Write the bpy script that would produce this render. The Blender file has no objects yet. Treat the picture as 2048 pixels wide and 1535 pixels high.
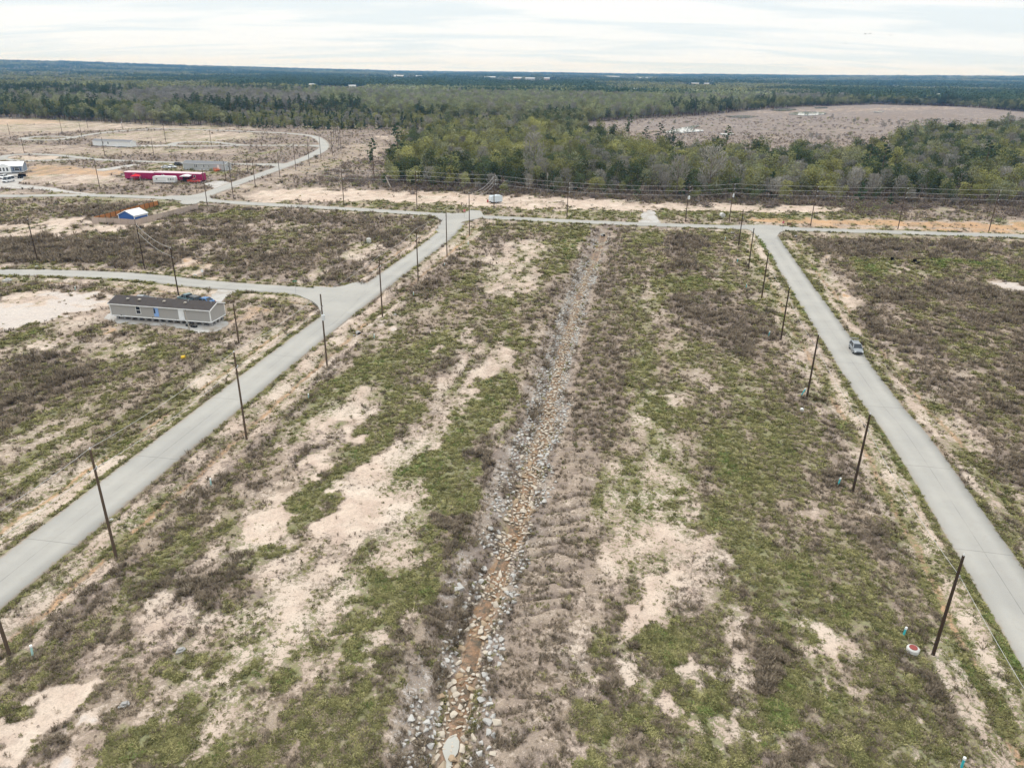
import bpy, bmesh, math, random
import numpy as np
from mathutils import Vector, Matrix

R = math.radians
rng = np.random.default_rng(7)
random.seed(7)
scene = bpy.context.scene
COL = scene.collection

# ---------------------------------------------------------------- camera
cam = bpy.data.cameras.new('drone_camera')
cam.sensor_fit = 'HORIZONTAL'
cam.sensor_width = 36.0
cam.lens = 36.0 * 1460.0 / 2048.0
cam.clip_start = 0.5
cam.clip_end = 40000
cam_o = bpy.data.objects.new('drone_camera', cam)
COL.objects.link(cam_o)
cam_o.matrix_world = (Matrix.Translation((0, 0, 45.0)) @ Matrix.Rotation(R(90 - 23.191), 4, 'X')
                      @ Matrix.Rotation(R(0.75), 4, 'Z'))
scene.camera = cam_o

# ---------------------------------------------------------------- sky, sun, exposure
SUN_EL, SUN_AZ = R(50), R(-35)          # azimuth measured from the view direction (+Y) towards +X
world = bpy.data.worlds.new('World')
scene.world = world
world.use_nodes = True
wn, wl = world.node_tree.nodes, world.node_tree.links
wn.clear()
def wnode(t, **kw):
    n = wn.new(t)
    for k, v in kw.items():
        setattr(n, k, v)
    return n
w_out = wnode('ShaderNodeOutputWorld')
w_bg = wnode('ShaderNodeBackground')
w_bg.inputs['Strength'].default_value = 0.1
wl.new(w_bg.outputs[0], w_out.inputs[0])
sky = wnode('ShaderNodeTexSky', sky_type='NISHITA', sun_disc=False)
sky.sun_elevation = SUN_EL
sky.sun_rotation = SUN_AZ
sky.air_density, sky.dust_density = 1.0, 1.5
tc = wnode('ShaderNodeTexCoord')
sep = wnode('ShaderNodeSeparateXYZ')
wl.new(tc.outputs['Generated'], sep.inputs[0])
def wmath(op, a, b=None, c=None):
    n = wnode('ShaderNodeMath', operation=op)
    for i, v in enumerate((a, b, c)):
        if v is None:
            continue
        if isinstance(v, (int, float)):
            n.inputs[i].default_value = v
        else:
            wl.new(v, n.inputs[i])
    return n.outputs[0]
zc = wmath('MAXIMUM', sep.outputs['Z'], 0.0)
den = wmath('ADD', zc, 0.10)
cx = wmath('DIVIDE', sep.outputs['X'], den)
cy = wmath('DIVIDE', sep.outputs['Y'], den)
cv = wnode('ShaderNodeCombineXYZ')
wl.new(wmath('MULTIPLY', cx, 0.42), cv.inputs['X'])
wl.new(wmath('MULTIPLY', cy, 1.25), cv.inputs['Y'])
cl1 = wnode('ShaderNodeTexNoise')
cl1.inputs['Scale'].default_value = 1.1
cl1.inputs['Detail'].default_value = 8
cl1.inputs['Roughness'].default_value = 0.55
cl1.inputs['Distortion'].default_value = 0.5
wl.new(cv.outputs[0], cl1.inputs['Vector'])
ramp = wnode('ShaderNodeMapRange', interpolation_type='SMOOTHSTEP')
wl.new(cl1.outputs['Fac'], ramp.inputs['Value'])
ramp.inputs['From Min'].default_value = 0.38
ramp.inputs['From Max'].default_value = 0.56
cl2 = wnode('ShaderNodeTexNoise')
cl2.inputs['Scale'].default_value = 3.4
cl2.inputs['Detail'].default_value = 6
wl.new(cv.outputs[0], cl2.inputs['Vector'])
# thin veil (bluish) to bright cloud
veil = wnode('ShaderNodeMix', data_type='RGBA')
veil.inputs[6].default_value = (7.35, 8.0, 8.3, 1)
veil.inputs[7].default_value = (8.7, 8.85, 8.8, 1)
wl.new(ramp.outputs[0], veil.inputs[0])
grain = wnode('ShaderNodeMix', data_type='RGBA', blend_type='MULTIPLY')
grain.inputs[0].default_value = 1.0
wl.new(veil.outputs[2], grain.inputs[6])
gv = wmath('MULTIPLY_ADD', cl2.outputs['Fac'], 0.06, 0.97)
gcol = wnode('ShaderNodeCombineColor')
for i in range(3):
    wl.new(gv, gcol.inputs[i])
wl.new(gcol.outputs[0], grain.inputs[7])
# an overcast vault: brighter overhead than at the horizon
lift = wmath('MULTIPLY_ADD', wmath('POWER', zc, 1.3), 0.75, 1.0)
lcol = wnode('ShaderNodeCombineColor')
for i in range(3):
    wl.new(lift, lcol.inputs[i])
vault = wnode('ShaderNodeMix', data_type='RGBA', blend_type='MULTIPLY')
vault.inputs[0].default_value = 1.0
wl.new(grain.outputs[2], vault.inputs[6])
wl.new(lcol.outputs[0], vault.inputs[7])
skymix = wnode('ShaderNodeMix', data_type='RGBA')
skymix.inputs[0].default_value = 0.96
wl.new(sky.outputs[0], skymix.inputs[6])
wl.new(vault.outputs[2], skymix.inputs[7])
wl.new(skymix.outputs[2], w_bg.inputs['Color'])

sun = bpy.data.lights.new('sun', 'SUN')
sun.energy = 1.5
sun.angle = R(11)
sun.color = (1.0, 0.95, 0.88)
sun_o = bpy.data.objects.new('sun', sun)
COL.objects.link(sun_o)
sd = Vector((math.sin(SUN_AZ) * math.cos(SUN_EL), math.cos(SUN_AZ) * math.cos(SUN_EL), math.sin(SUN_EL)))
sun_o.rotation_euler = (-sd).to_track_quat('-Z', 'Y').to_euler()
sun_o.location = sd * 300

vs = scene.view_settings
vs.view_transform = 'Standard'
vs.look = 'None'
vs.gamma = 1.0
vs.exposure = 0.2
vs.use_curve_mapping = False
scene.render.engine = 'CYCLES'
scene.cycles.volume_bounces = 0
scene.cycles.max_bounces = 5
scene.cycles.diffuse_bounces = 3
scene.cycles.use_adaptive_sampling = True

# ---------------------------------------------------------------- materials
MATS = {}
class NB:
    """small node builder"""
    def __init__(self, mat):
        mat.use_nodes = True
        self.t = mat.node_tree
        self.t.nodes.clear()
        self.out = self.t.nodes.new('ShaderNodeOutputMaterial')
    def n(self, typ, **kw):
        n = self.t.nodes.new(typ)
        for k, v in kw.items():
            setattr(n, k, v)
        return n
    def put(self, sock, v):
        if isinstance(v, (int, float)):
            sock.default_value = v
        elif isinstance(v, (tuple, list)):
            sock.default_value = tuple(v) + ((1,) if len(v) == 3 and sock.type == 'RGBA' else ())
        else:
            self.t.links.new(v, sock)
    def m(self, op, a, b=None, c=None, clamp=False):
        n = self.n('ShaderNodeMath', operation=op, use_clamp=clamp)
        for i, v in enumerate((a, b, c)):
            if v is not None:
                self.put(n.inputs[i], v)
        return n.outputs[0]
    def mix(self, fac, a, b, blend='MIX'):
        n = self.n('ShaderNodeMix', data_type='RGBA', blend_type=blend)
        self.put(n.inputs[0], fac); self.put(n.inputs[6], a); self.put(n.inputs[7], b)
        return n.outputs[2]
    def noise(self, vec, scale, detail=3, rough=0.55, dist=0.0):
        n = self.n('ShaderNodeTexNoise')
        if vec is not None:
            self.put(n.inputs['Vector'], vec)
        n.inputs['Scale'].default_value = scale
        n.inputs['Detail'].default_value = detail
        n.inputs['Roughness'].default_value = rough
        n.inputs['Distortion'].default_value = dist
        return n.outputs['Fac']
    def step(self, v, lo, hi, a=0.0, b=1.0):
        n = self.n('ShaderNodeMapRange', interpolation_type='SMOOTHSTEP')
        self.put(n.inputs['Value'], v)
        for k, x in (('From Min', lo), ('From Max', hi), ('To Min', a), ('To Max', b)):
            self.put(n.inputs[k], x)
        return n.outputs[0]
    def scale(self, col, v):
        n = self.n('ShaderNodeVectorMath', operation='SCALE')
        self.put(n.inputs[0], col); self.put(n.inputs['Scale'], v)
        return n.outputs[0]
    def bsdf(self, col, rough=0.9, spec=0.2, metal=0.0, normal=None):
        b = self.n('ShaderNodeBsdfPrincipled')
        self.put(b.inputs['Base Color'], col); self.put(b.inputs['Roughness'], rough)
        b.inputs['Specular IOR Level'].default_value = spec
        b.inputs['Metallic'].default_value = metal
        if normal is not None:
            self.put(b.inputs['Normal'], normal)
        self.t.links.new(b.outputs[0], self.out.inputs['Surface'])
        return b
    def bump(self, h, strength=0.5, dist=0.1):
        n = self.n('ShaderNodeBump')
        n.inputs['Strength'].default_value = strength
        n.inputs['Distance'].default_value = dist
        self.put(n.inputs['Height'], h)
        return n.outputs[0]

def mat(name, col, rough=0.8, spec=0.2, metal=0.0, var=0.12, scale=3.0, randv=0.0, bump=0.0):
    """plain paint, wood, metal or stone with a little uneven wear"""
    if name in MATS:
        return MATS[name]
    ma = bpy.data.materials.new(name)
    b = NB(ma)
    pos = b.n('ShaderNodeTexCoord').outputs['Object']
    nz = b.noise(pos, scale, 4, 0.6)
    v = b.m('MULTIPLY_ADD', nz, 2 * var, 1 - var)
    if randv:
        rd = b.n('ShaderNodeObjectInfo').outputs['Random']
        v = b.m('MULTIPLY', v, b.m('MULTIPLY_ADD', rd, 2 * randv, 1 - randv))
    c = b.scale(col, v)
    b.bsdf(c, rough, spec, metal, b.bump(nz, bump, 0.05) if bump else None)
    MATS[name] = ma
    return ma

def leaf_mat(name, c1, c2, rough=0.8, trans=0.2, pscale=0.7, vary=0.0):
    """foliage: two tones mixed per plant and per clump"""
    if name in MATS:
        return MATS[name]
    ma = bpy.data.materials.new(name)
    b = NB(ma)
    rd = b.n('ShaderNodeObjectInfo').outputs['Random']
    pos = b.n('ShaderNodeNewGeometry').outputs['Position']
    nz = b.noise(pos, pscale, 2)
    f = b.m('ADD', b.m('MULTIPLY', rd, 0.55), b.m('MULTIPLY_ADD', nz, 1.3, -0.42), clamp=True)
    c = b.mix(f, c1, c2)
    if vary:                       # random brightness per plant paints in lit crowns and dark gaps
        q = b.m('FRACT', b.m('MULTIPLY', rd, 37.0))
        c = b.scale(c, b.m('MULTIPLY_ADD', b.m('POWER', q, 1.3), vary, 1.08 - 0.62 * vary))
    d = b.n('ShaderNodeBsdfDiffuse'); b.put(d.inputs['Color'], c)
    t = b.n('ShaderNodeBsdfTranslucent'); b.put(t.inputs['Color'], c)
    ms = b.n('ShaderNodeMixShader'); ms.inputs[0].default_value = trans
    b.t.links.new(d.outputs[0], ms.inputs[1]); b.t.links.new(t.outputs[0], ms.inputs[2])
    b.t.links.new(ms.outputs[0], b.out.inputs['Surface'])
    MATS[name] = ma
    return ma

# ---------------------------------------------------------------- mesh helpers
class MB:
    """collects shapes and links them as one mesh object"""
    def __init__(self):
        self.v, self.f, self.mi = [], [], []
        self.smooth = False
    def add(self, vs, fs, mi=0):
        o = len(self.v)
        self.v += [tuple(p) for p in vs]
        self.f += [tuple(i + o for i in f) for f in fs]
        self.mi += [mi] * len(fs)
        return self
    def box(self, c, s, rz=0.0, mi=0, rx=0.0, ry=0.0):
        x, y, z = s[0] / 2, s[1] / 2, s[2] / 2
        m = Matrix.Rotation(rz, 3, 'Z') @ Matrix.Rotation(ry, 3, 'Y') @ Matrix.Rotation(rx, 3, 'X')
        vs = [m @ Vector(p) + Vector(c) for p in ((-x, -y, -z), (x, -y, -z), (x, y, -z), (-x, y, -z), (-x, -y, z), (x, -y, z), (x, y, z), (-x, y, z))]
        return self.add(vs, [(0, 3, 2, 1), (4, 5, 6, 7), (0, 1, 5, 4), (1, 2, 6, 5), (2, 3, 7, 6), (3, 0, 4, 7)], mi)
    def tube(self, p0, p1, r0, r1=None, n=8, caps=True, mi=0):
        r1 = r0 if r1 is None else r1
        p0, p1 = Vector(p0), Vector(p1)
        d = (p1 - p0).normalized()
        u = d.orthogonal().normalized(); w = d.cross(u)
        vs = []
        for p, r in ((p0, r0), (p1, r1)):
            for i in range(n):
                a = 2 * math.pi * i / n
                vs.append(p + u * (math.cos(a) * r) + w * (math.sin(a) * r))
        fs = [(i, (i + 1) % n, n + (i + 1) % n, n + i) for i in range(n)]
        if caps:
            fs += [tuple(reversed(range(n))), tuple(range(n, 2 * n))]
        return self.add(vs, fs, mi)
    def prism(self, pts, axis, a, b, mi=0):
        """outline in the two other axes, extruded along axis from a to b"""
        n = len(pts)
        def mk(p, t):
            return {'x': (t, p[0], p[1]), 'y': (p[0], t, p[1]), 'z': (p[0], p[1], t)}[axis]
        vs = [mk(p, a) for p in pts] + [mk(p, b) for p in pts]
        fs = [(i, (i + 1) % n, n + (i + 1) % n, n + i) for i in range(n)] + [tuple(reversed(range(n))), tuple(range(n, 2 * n))]
        return self.add(vs, fs, mi)
    def mesh(self, name, *mats):
        me = bpy.data.meshes.new(name)
        me.from_pydata(self.v, [], self.f)
        for m in mats:
            me.materials.append(m)
        if any(self.mi):
            me.polygons.foreach_set('material_index', self.mi)
        bm = bmesh.new(); bm.from_mesh(me)
        if len(self.f) < 3000:
            bmesh.ops.recalc_face_normals(bm, faces=bm.faces)
        bm.to_mesh(me); bm.free()
        if self.smooth:
            me.polygons.foreach_set('use_smooth', [True] * len(me.polygons))
        me.update()
        return me
    def build(self, name, m, parent=None, loc=None, rz=0.0):
        mats = m if isinstance(m, (list, tuple)) else (m,)
        return place(name, self.mesh(name, *mats), parent, loc, rz)

def place(name, me, parent=None, loc=None, rz=0.0):
    o = bpy.data.objects.new(name, me)
    COL.objects.link(o)
    if parent is not None:
        o.parent = parent
    if loc is not None:
        o.location = loc
    o.rotation_euler = (0, 0, rz)
    return o
def tag(o, label=None, cat=None, group=None, kind=None):
    if label: o['label'] = label
    if cat: o['category'] = cat
    if group: o['group'] = group
    if kind: o['kind'] = kind
    return o
def thing(name, label, cat, loc, rz=0.0, group=None):
    o = bpy.data.objects.new(name, None)
    o.empty_display_size = 0.3
    COL.objects.link(o)
    o.location = loc
    o.rotation_euler = (0, 0, rz)
    return tag(o, label, cat, group)
def dup(root, loc, rz, label, group=None, scale=None):
    """a copy of a thing with its parts and sub-parts; mesh data is shared"""
    r = root.copy(); COL.objects.link(r)
    r.location = loc; r.rotation_euler = (0, 0, rz)
    if scale is not None:
        r.scale = scale if isinstance(scale, tuple) else (scale,) * 3
    r['label'] = label
    if group: r['group'] = group
    for ch in root.children:
        c = ch.copy(); COL.objects.link(c); c.parent = r
        for g in ch.children:
            d = g.copy(); COL.objects.link(d); d.parent = c
    return r
def np_mesh(name, verts, faces, *mats):
    """verts (n,3), faces (m,k) arrays"""
    me = bpy.data.meshes.new(name)
    nv, (nf, k) = len(verts), faces.shape
    me.vertices.add(nv); me.vertices.foreach_set('co', verts.astype(np.float32).ravel())
    me.loops.add(nf * k); me.loops.foreach_set('vertex_index', faces.astype(np.int32).ravel())
    me.polygons.add(nf); me.polygons.foreach_set('loop_start', np.arange(0, nf * k, k, dtype=np.int32))
    for m in mats:
        me.materials.append(m)
    me.update(calc_edges=True)
    return me

# ---------------------------------------------------------------- noise and distance fields (numpy)
def _h(ix, iy, seed):
    n = (ix.astype(np.int64) * 374761393 + iy.astype(np.int64) * 668265263 + seed * 1442695041) & 0xffffffff
    n = ((n ^ (n >> 13)) * 1274126177) & 0xffffffff
    return ((n ^ (n >> 16)) & 0xffff) / 65535.0
def vnoise(x, y, s, seed=0):
    x = np.asarray(x) / s; y = np.asarray(y) / s
    ix = np.floor(x); iy = np.floor(y)
    fx = x - ix; fy = y - iy
    fx = fx * fx * (3 - 2 * fx); fy = fy * fy * (3 - 2 * fy)
    a = _h(ix, iy, seed) * (1 - fx) + _h(ix + 1, iy, seed) * fx
    b = _h(ix, iy + 1, seed) * (1 - fx) + _h(ix + 1, iy + 1, seed) * fx
    return a * (1 - fy) + b * fy
def fbm(x, y, s, seed=0, o=3):
    t, a, n = 0.0, 0.5, 0.0
    for i in range(o):
        t = t + a * vnoise(x, y, s / 2 ** i, seed + 17 * i); n += a; a *= 0.5
    return t / n                        # 0..1
def sstep(a, b, x):
    t = np.clip((x - a) / (b - a), 0, 1)
    return t * t * (3 - 2 * t)
def seg_dist(x, y, pts):
    """distance, signed side and arc position of points to a polyline"""
    best = np.full(x.shape, 1e9); side = np.zeros(x.shape); arc = np.zeros(x.shape); s0 = 0.0
    for (ax, ay), (bx, by) in zip(pts[:-1], pts[1:]):
        dx, dy = bx - ax, by - ay
        L = math.hypot(dx, dy) or 1e-6
        t = np.clip(((x - ax) * dx + (y - ay) * dy) / (L * L), 0, 1)
        ex, ey = x - ax - t * dx, y - ay - t * dy
        d = np.hypot(ex, ey)
        k = d < best
        best = np.where(k, d, best)
        side = np.where(k, np.sign(ex * dy - ey * dx), side)      # + to the right of travel
        arc = np.where(k, s0 + t * L, arc)
        s0 += L
    return best, side, arc
def poly_sd(x, y, pts):
    """signed distance to a polygon, positive inside"""
    n = len(pts)
    best = np.full(x.shape, 1e18); inside = np.zeros(x.shape, bool)
    for i in range(n):
        ax, ay = pts[i]; bx, by = pts[(i + 1) % n]
        dx, dy = bx - ax, by - ay
        L2 = dx * dx + dy * dy or 1e-9
        t = np.clip(((x - ax) * dx + (y - ay) * dy) / L2, 0, 1)
        best = np.minimum(best, (x - ax - t * dx) ** 2 + (y - ay - t * dy) ** 2)
        c = (ay > y) != (by > y)
        with np.errstate(divide='ignore', invalid='ignore'):
            inside ^= c & (x < dx * (y - ay) / (dy if dy else 1e-9) + ax)
    d = np.sqrt(best)
    return np.where(inside, d, -d)
def smooth_line(pts, step=2.0, closed=False):
    """Catmull-Rom through the survey points"""
    P_ = [np.array(p, float) for p in pts]
    out = []
    n = len(P_)
    for i in range(n if closed else n - 1):
        if closed:
            p0, p1, p2, p3 = P_[(i - 1) % n], P_[i], P_[(i + 1) % n], P_[(i + 2) % n]
        else:
            p0, p1, p2, p3 = P_[max(i - 1, 0)], P_[i], P_[i + 1], P_[min(i + 2, n - 1)]
        k = max(2, int(np.linalg.norm(p2 - p1) / step))
        for j in range(k):
            t = j / k
            out.append(tuple(0.5 * (2 * p1 + (p2 - p0) * t + (2 * p0 - 5 * p1 + 4 * p2 - p3) * t * t + (3 * p1 - p0 - 3 * p2 + p3) * t ** 3)))
    if not closed:
        out.append(tuple(P_[-1]))
    return out

# ================================================================ SURVEY (metres, camera stands over the origin)
def straight(a, b, ext0=0.0, ext1=0.0):
    dx, dy = b[0] - a[0], b[1] - a[1]
    L = math.hypot(dx, dy)
    return [(a[0] - dx / L * ext0, a[1] - dy / L * ext0), (b[0] + dx / L * ext1, b[1] + dy / L * ext1)]
HOME_ROAD = smooth_line(straight((-46.00, 69.20), (-41.77, 95.83), 34, 0) + [(-37.80,120.67),(-33.65,144.68),(-27.93,176.12),(-21.41,210.84),(-18.62,235.26)], 4)
SUV_ROAD = smooth_line(straight((48.18, 59.64), (52.41, 80.53), 60, 0) + [(54.96,97.96),(56.68,108.45),(59.95,127.03),(67.89,171.50),(72.95,199.13),(78.41,228.83)], 4)
CROSS_ROAD = smooth_line([(-224.26,280.34),(-191.19,275.89),(-172.35,278.65),(-159.78,279.70),(-144.91,278.55),(-126.84,275.35),(-111.22,270.93),(-92.74,265.83),(-68.42,260.37),(-46.03,255.04),(-21.63,248.25),(-0.72,244.29),(19.91,240.46),(40.66,237.20),(62.72,234.97),(80.64,232.92),(105.71,230.61),(129.68,228.30),(157.22,225.54),(193.22,221.97)], 6)
SIDE_STREET = smooth_line([(-143.17,163.12),(-131.42,165.98),(-120.72,167.45),(-113.88,167.80),(-106.05,167.51),(-98.02,166.78),(-90.51,165.80),(-81.36,163.58),(-73.92,160.92),(-65.83,159.00),(-57.15,157.16),(-49.24,155.92),(-40.86,153.17),(-36.23,151.85)], 3)
LOOP_ROAD = smooth_line([(-117.86,278.42),(-118.23,288.11),(-117.86,301.2),(-117.34,320.1),(-116.33,337.8),(-115.54,359.5),(-114.76,386.0),(-114.01,414.1),(-114.62,440.4),(-117.25,466.8),(-123.96,495.8),(-134.52,528.1),(-146.55,553.4),(-163.72,571.0),(-181.31,580.0),(-197.18,584.7),(-232.76,596.3),(-274.11,602.2),(-291.09,588.6),(-299.32,567.3),(-300.9,539.5),(-298.72,514.8)], 5)
LANE_MID = smooth_line([(-123.99,485.4),(-148.59,482.7),(-162.89,480.0),(-173.60,481.9),(-184.07,489.0),(-195.50,498.0),(-209.19,499.7),(-216.26,493.2),(-216.52,482.6),(-212.40,473.1),(-201.68,469.7),(-186.18,473.4),(-172.93,479.9)], 5)
LANE_LOW = smooth_line([(-115.53,381.6),(-122.12,380.9),(-130.82,382.1),(-142.98,382.9),(-149.83,384.3),(-168.86,385.4),(-184.11,387.0),(-199.28,389.8),(-215.71,393.6),(-230.37,401.4),(-246.28,410.6),(-262.50,415.1),(-271.12,411.4),(-271.38,401.3),(-264.92,391.3),(-254.85,385.6),(-245.88,385.5),(-236.26,389.6),(-229.13,394.4)], 5)
CULDESAC = smooth_line([(-300.2,518.6),(-311.9,525.0),(-324.5,523.0),(-327.0,510.4),(-322.1,501.5),(-310.7,495.7),(-300.8,500.9)], 5, True)
ROADS = [('home_road', HOME_ROAD, 6.1, 0.060), ('suv_road', SUV_ROAD, 5.7, 0.060), ('cross_road', CROSS_ROAD, 6.1, 0.064),
         ('side_street', SIDE_STREET, 6.1, 0.056), ('loop_road', LOOP_ROAD, 6.6, 0.056), ('middle_lane', LANE_MID, 6.0, 0.052),
         ('lower_lane', LANE_LOW, 6.0, 0.052), ('turning_circle', CULDESAC, 6.0, 0.048)]
JUNCTIONS = [[(-44.23,158.80),(-40.94,158.14),(-37.97,159.94),(-35.99,163.00),(-32.67,158.74),(-34.76,131.78),(-38.95,141.04),(-40.19,144.39),(-42.27,147.68),(-45.81,151.41),(-47.61,154.02)],
             [(-30.01,250.92),(-26.79,246.05),(-24.29,240.86),(-23.31,237.47),(-23.71,222.20),(-18.25,216.65),(-17.29,234.51),(-14.42,240.24),(-10.48,243.60),(-6.34,243.44),(-16.84,252.36)],
             [(-17.44,248.56),(-16.68,255.26),(-15.50,258.80),(-11.94,257.57),(-10.83,251.85),(-10.09,246.33),(-16.30,244.08)],
             [(67.72,235.71),(73.08,232.02),(74.04,226.25),(72.68,215.27),(73.49,208.57),(80.52,222.91),(82.99,227.59),(88.71,231.46),(94.01,233.00),(81.51,238.71)],
             [(-130.87,280.31),(-123.38,282.74),(-121.15,289.12),(-120.29,299.66),(-115.74,296.05),(-115.98,288.30),(-115.64,283.39),(-114.45,279.29),(-112.02,275.41),(-107.19,272.38),(-105.60,268.07),(-113.00,268.03),(-114.42,263.08),(-119.94,264.77),(-121.30,270.13),(-127.66,272.99)],
             [(-115.42,399.5),(-117.43,429.1),(-120.07,469.6),(-125.63,476.9),(-130.31,482.9),(-125.22,490.4),(-126.06,510.0),(-114.58,467.1),(-111.61,435.3),(-112.16,395.2)],
             [(-127.41,377.8),(-120.56,375.8),(-115.84,369.2),(-112.90,367.5),(-113.37,399.7),(-116.91,389.1),(-124.95,386.0),(-131.91,385.4)]]
GRAVEL = [[(-63.26,158.71),(-60.59,156.18),(-60.88,151.47),(-60.90,147.74),(-60.26,143.50),(-56.77,135.74),(-54.73,133.36),(-54.52,128.65),(-57.74,127.39),(-65.59,130.52),(-75.39,132.20),(-79.16,134.49),(-80.02,137.30),(-78.47,139.32),(-70.52,141.68),(-64.91,145.40),(-64.57,151.30),(-64.85,155.18),(-67.41,158.72)],
          [(39.94,236.74),(42.77,246.45),(43.43,253.88),(45.60,259.85),(48.42,264.08),(49.52,260.14),(48.84,252.38),(47.37,236.82)],
          [(-196.30,354.8),(-193.40,365.8),(-189.83,376.6),(-185.57,373.9),(-187.61,360.5),(-191.52,349.7)],
          [(-234.19,470.0),(-214.44,477.8),(-211.43,471.6),(-230.41,462.2)],
          [(-231.70,328.1),(-227.54,340.5),(-215.62,329.7),(-207.13,314.6),(-203.03,305.4),(-192.65,301.4),(-182.15,296.21),(-172.97,289.77),(-159.52,282.76),(-158.34,279.82),(-177.82,288.07),(-191.17,294.07),(-202.37,293.09),(-206.69,290.73)],
          [(-130.06,314.3),(-125.66,322.3),(-116.84,312.6),(-113.84,310.0),(-114.59,296.15),(-119.31,299.74)]]
DITCH = smooth_line([(27.77,228.64),(27.02,221.73),(23.84,205.61),(21.63,193.26),(18.08,176.07),(15.89,164.47),(13.80,152.26),(11.89,140.57),(10.48,131.26),(9.36,123.76),(8.05,116.25),(6.79,107.80),(6.23,104.35),(5.24,95.23),(3.95,88.38),(2.83,83.38),(2.09,77.37),(1.44,73.00),(0.74,69.10),(-0.50,62.73),(-1.60,57.83),(-2.64,52.80),(-3.29,48.39),(-3.70,45.02),(-4.07,42.46),(-4.19,39.65),(-4.33,37.08),(-4.26,33.99)], 1.0)
POOL = [(-4.70,40.00),(-4.37,40.51),(-4.01,40.65),(-3.63,40.11),(-3.67,39.13),(-3.99,38.51),(-4.07,37.75),(-4.02,36.28),(-4.47,36.27),(-4.51,37.49),(-4.44,38.25),(-4.82,39.20)]
MARSH = [(38.10,658.1),(71.59,743.0),(119.35,808.3),(214.71,905.1),(315.2,1048.6),(431.6,1186.1),(611.4,1332.0),(713.8,1285.8),(735.7,1239.1),(725.2,1113.5),(847.0,1040.9),(568.3,691.9),(442.2,671.1),(375.4,629.1),(329.9,612.4),(251.31,506.1),(204.82,452.2),(159.96,426.3),(132.42,428.1),(90.63,460.6),(66.37,508.5),(55.47,569.8)]
POOLS = [[(122.71,633.9),(135.03,660.9),(164.36,715.6),(171.46,720.3),(155.58,676.2),(160.62,656.8),(142.86,632.0),(129.48,624.6)], [(238.42,880.3),(266.74,912.0),(274.28,888.4),(254.34,862.8)],
         [(340.5,967.7),(368.9,1018.1),(399.7,1018.3),(384.2,966.9),(349.3,925.9),(335.5,937.6)], [(350.1,1071.6),(389.1,1121.5),(389.6,1082.1),(350.4,1031.3)], [(480.3,1044.9),(497.2,1058.3),(490.6,1041.1),(474.6,1029.5)],
         [(165.52,622.8),(176.14,629.2),(175.21,616.9),(164.37,612.2)], [(446.7,1165.8),(471.7,1187.7),(459.8,1153.5),(438.7,1136.8)]]
# everything on the camera's side of this line is cleared land
CLEARED = [(-764.9,774.2),(-467.5,701.1),(-405.8,688.4),(-329.0,650.0),(-259.00,633.0),(-208.55,619.4),(-156.66,617.7),(-109.04,620.7),(-72.28,616.4),(-52.31,641.9),(-60.41,578.6),(-68.79,526.1),(-69.98,463.8),(-63.93,387.3),(-56.02,313.8),(-26.48,306.5),(-1.00,298.06),(33.54,292.10),(71.23,285.53),(96.87,284.08),(136.58,281.50),(192.94,281.38),(307.5,272.95)] + [(600.0, 0.0), (0.0, -100.0), (-900.0, 0.0)]
WOOD = [(-55.13,311.0),(-26.36,305.2),(-0.99,296.77),(33.41,290.85),(70.96,284.34),(96.50,282.90),(136.06,280.34),(192.20,280.22),(244.41,274.51),(553.6,647.1),(427.0,647.4),(363.3,608.2),(319.5,592.5),(247.97,499.1),(202.38,446.5),(157.26,418.8),(130.18,420.5),(88.99,451.9),(65.49,501.4),(45.57,586.4),(25.22,655.8),(-12.45,626.8),(-50.57,620.2),(-59.49,569.5),(-67.83,518.5),(-68.52,457.9),(-62.76,383.2)]

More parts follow.
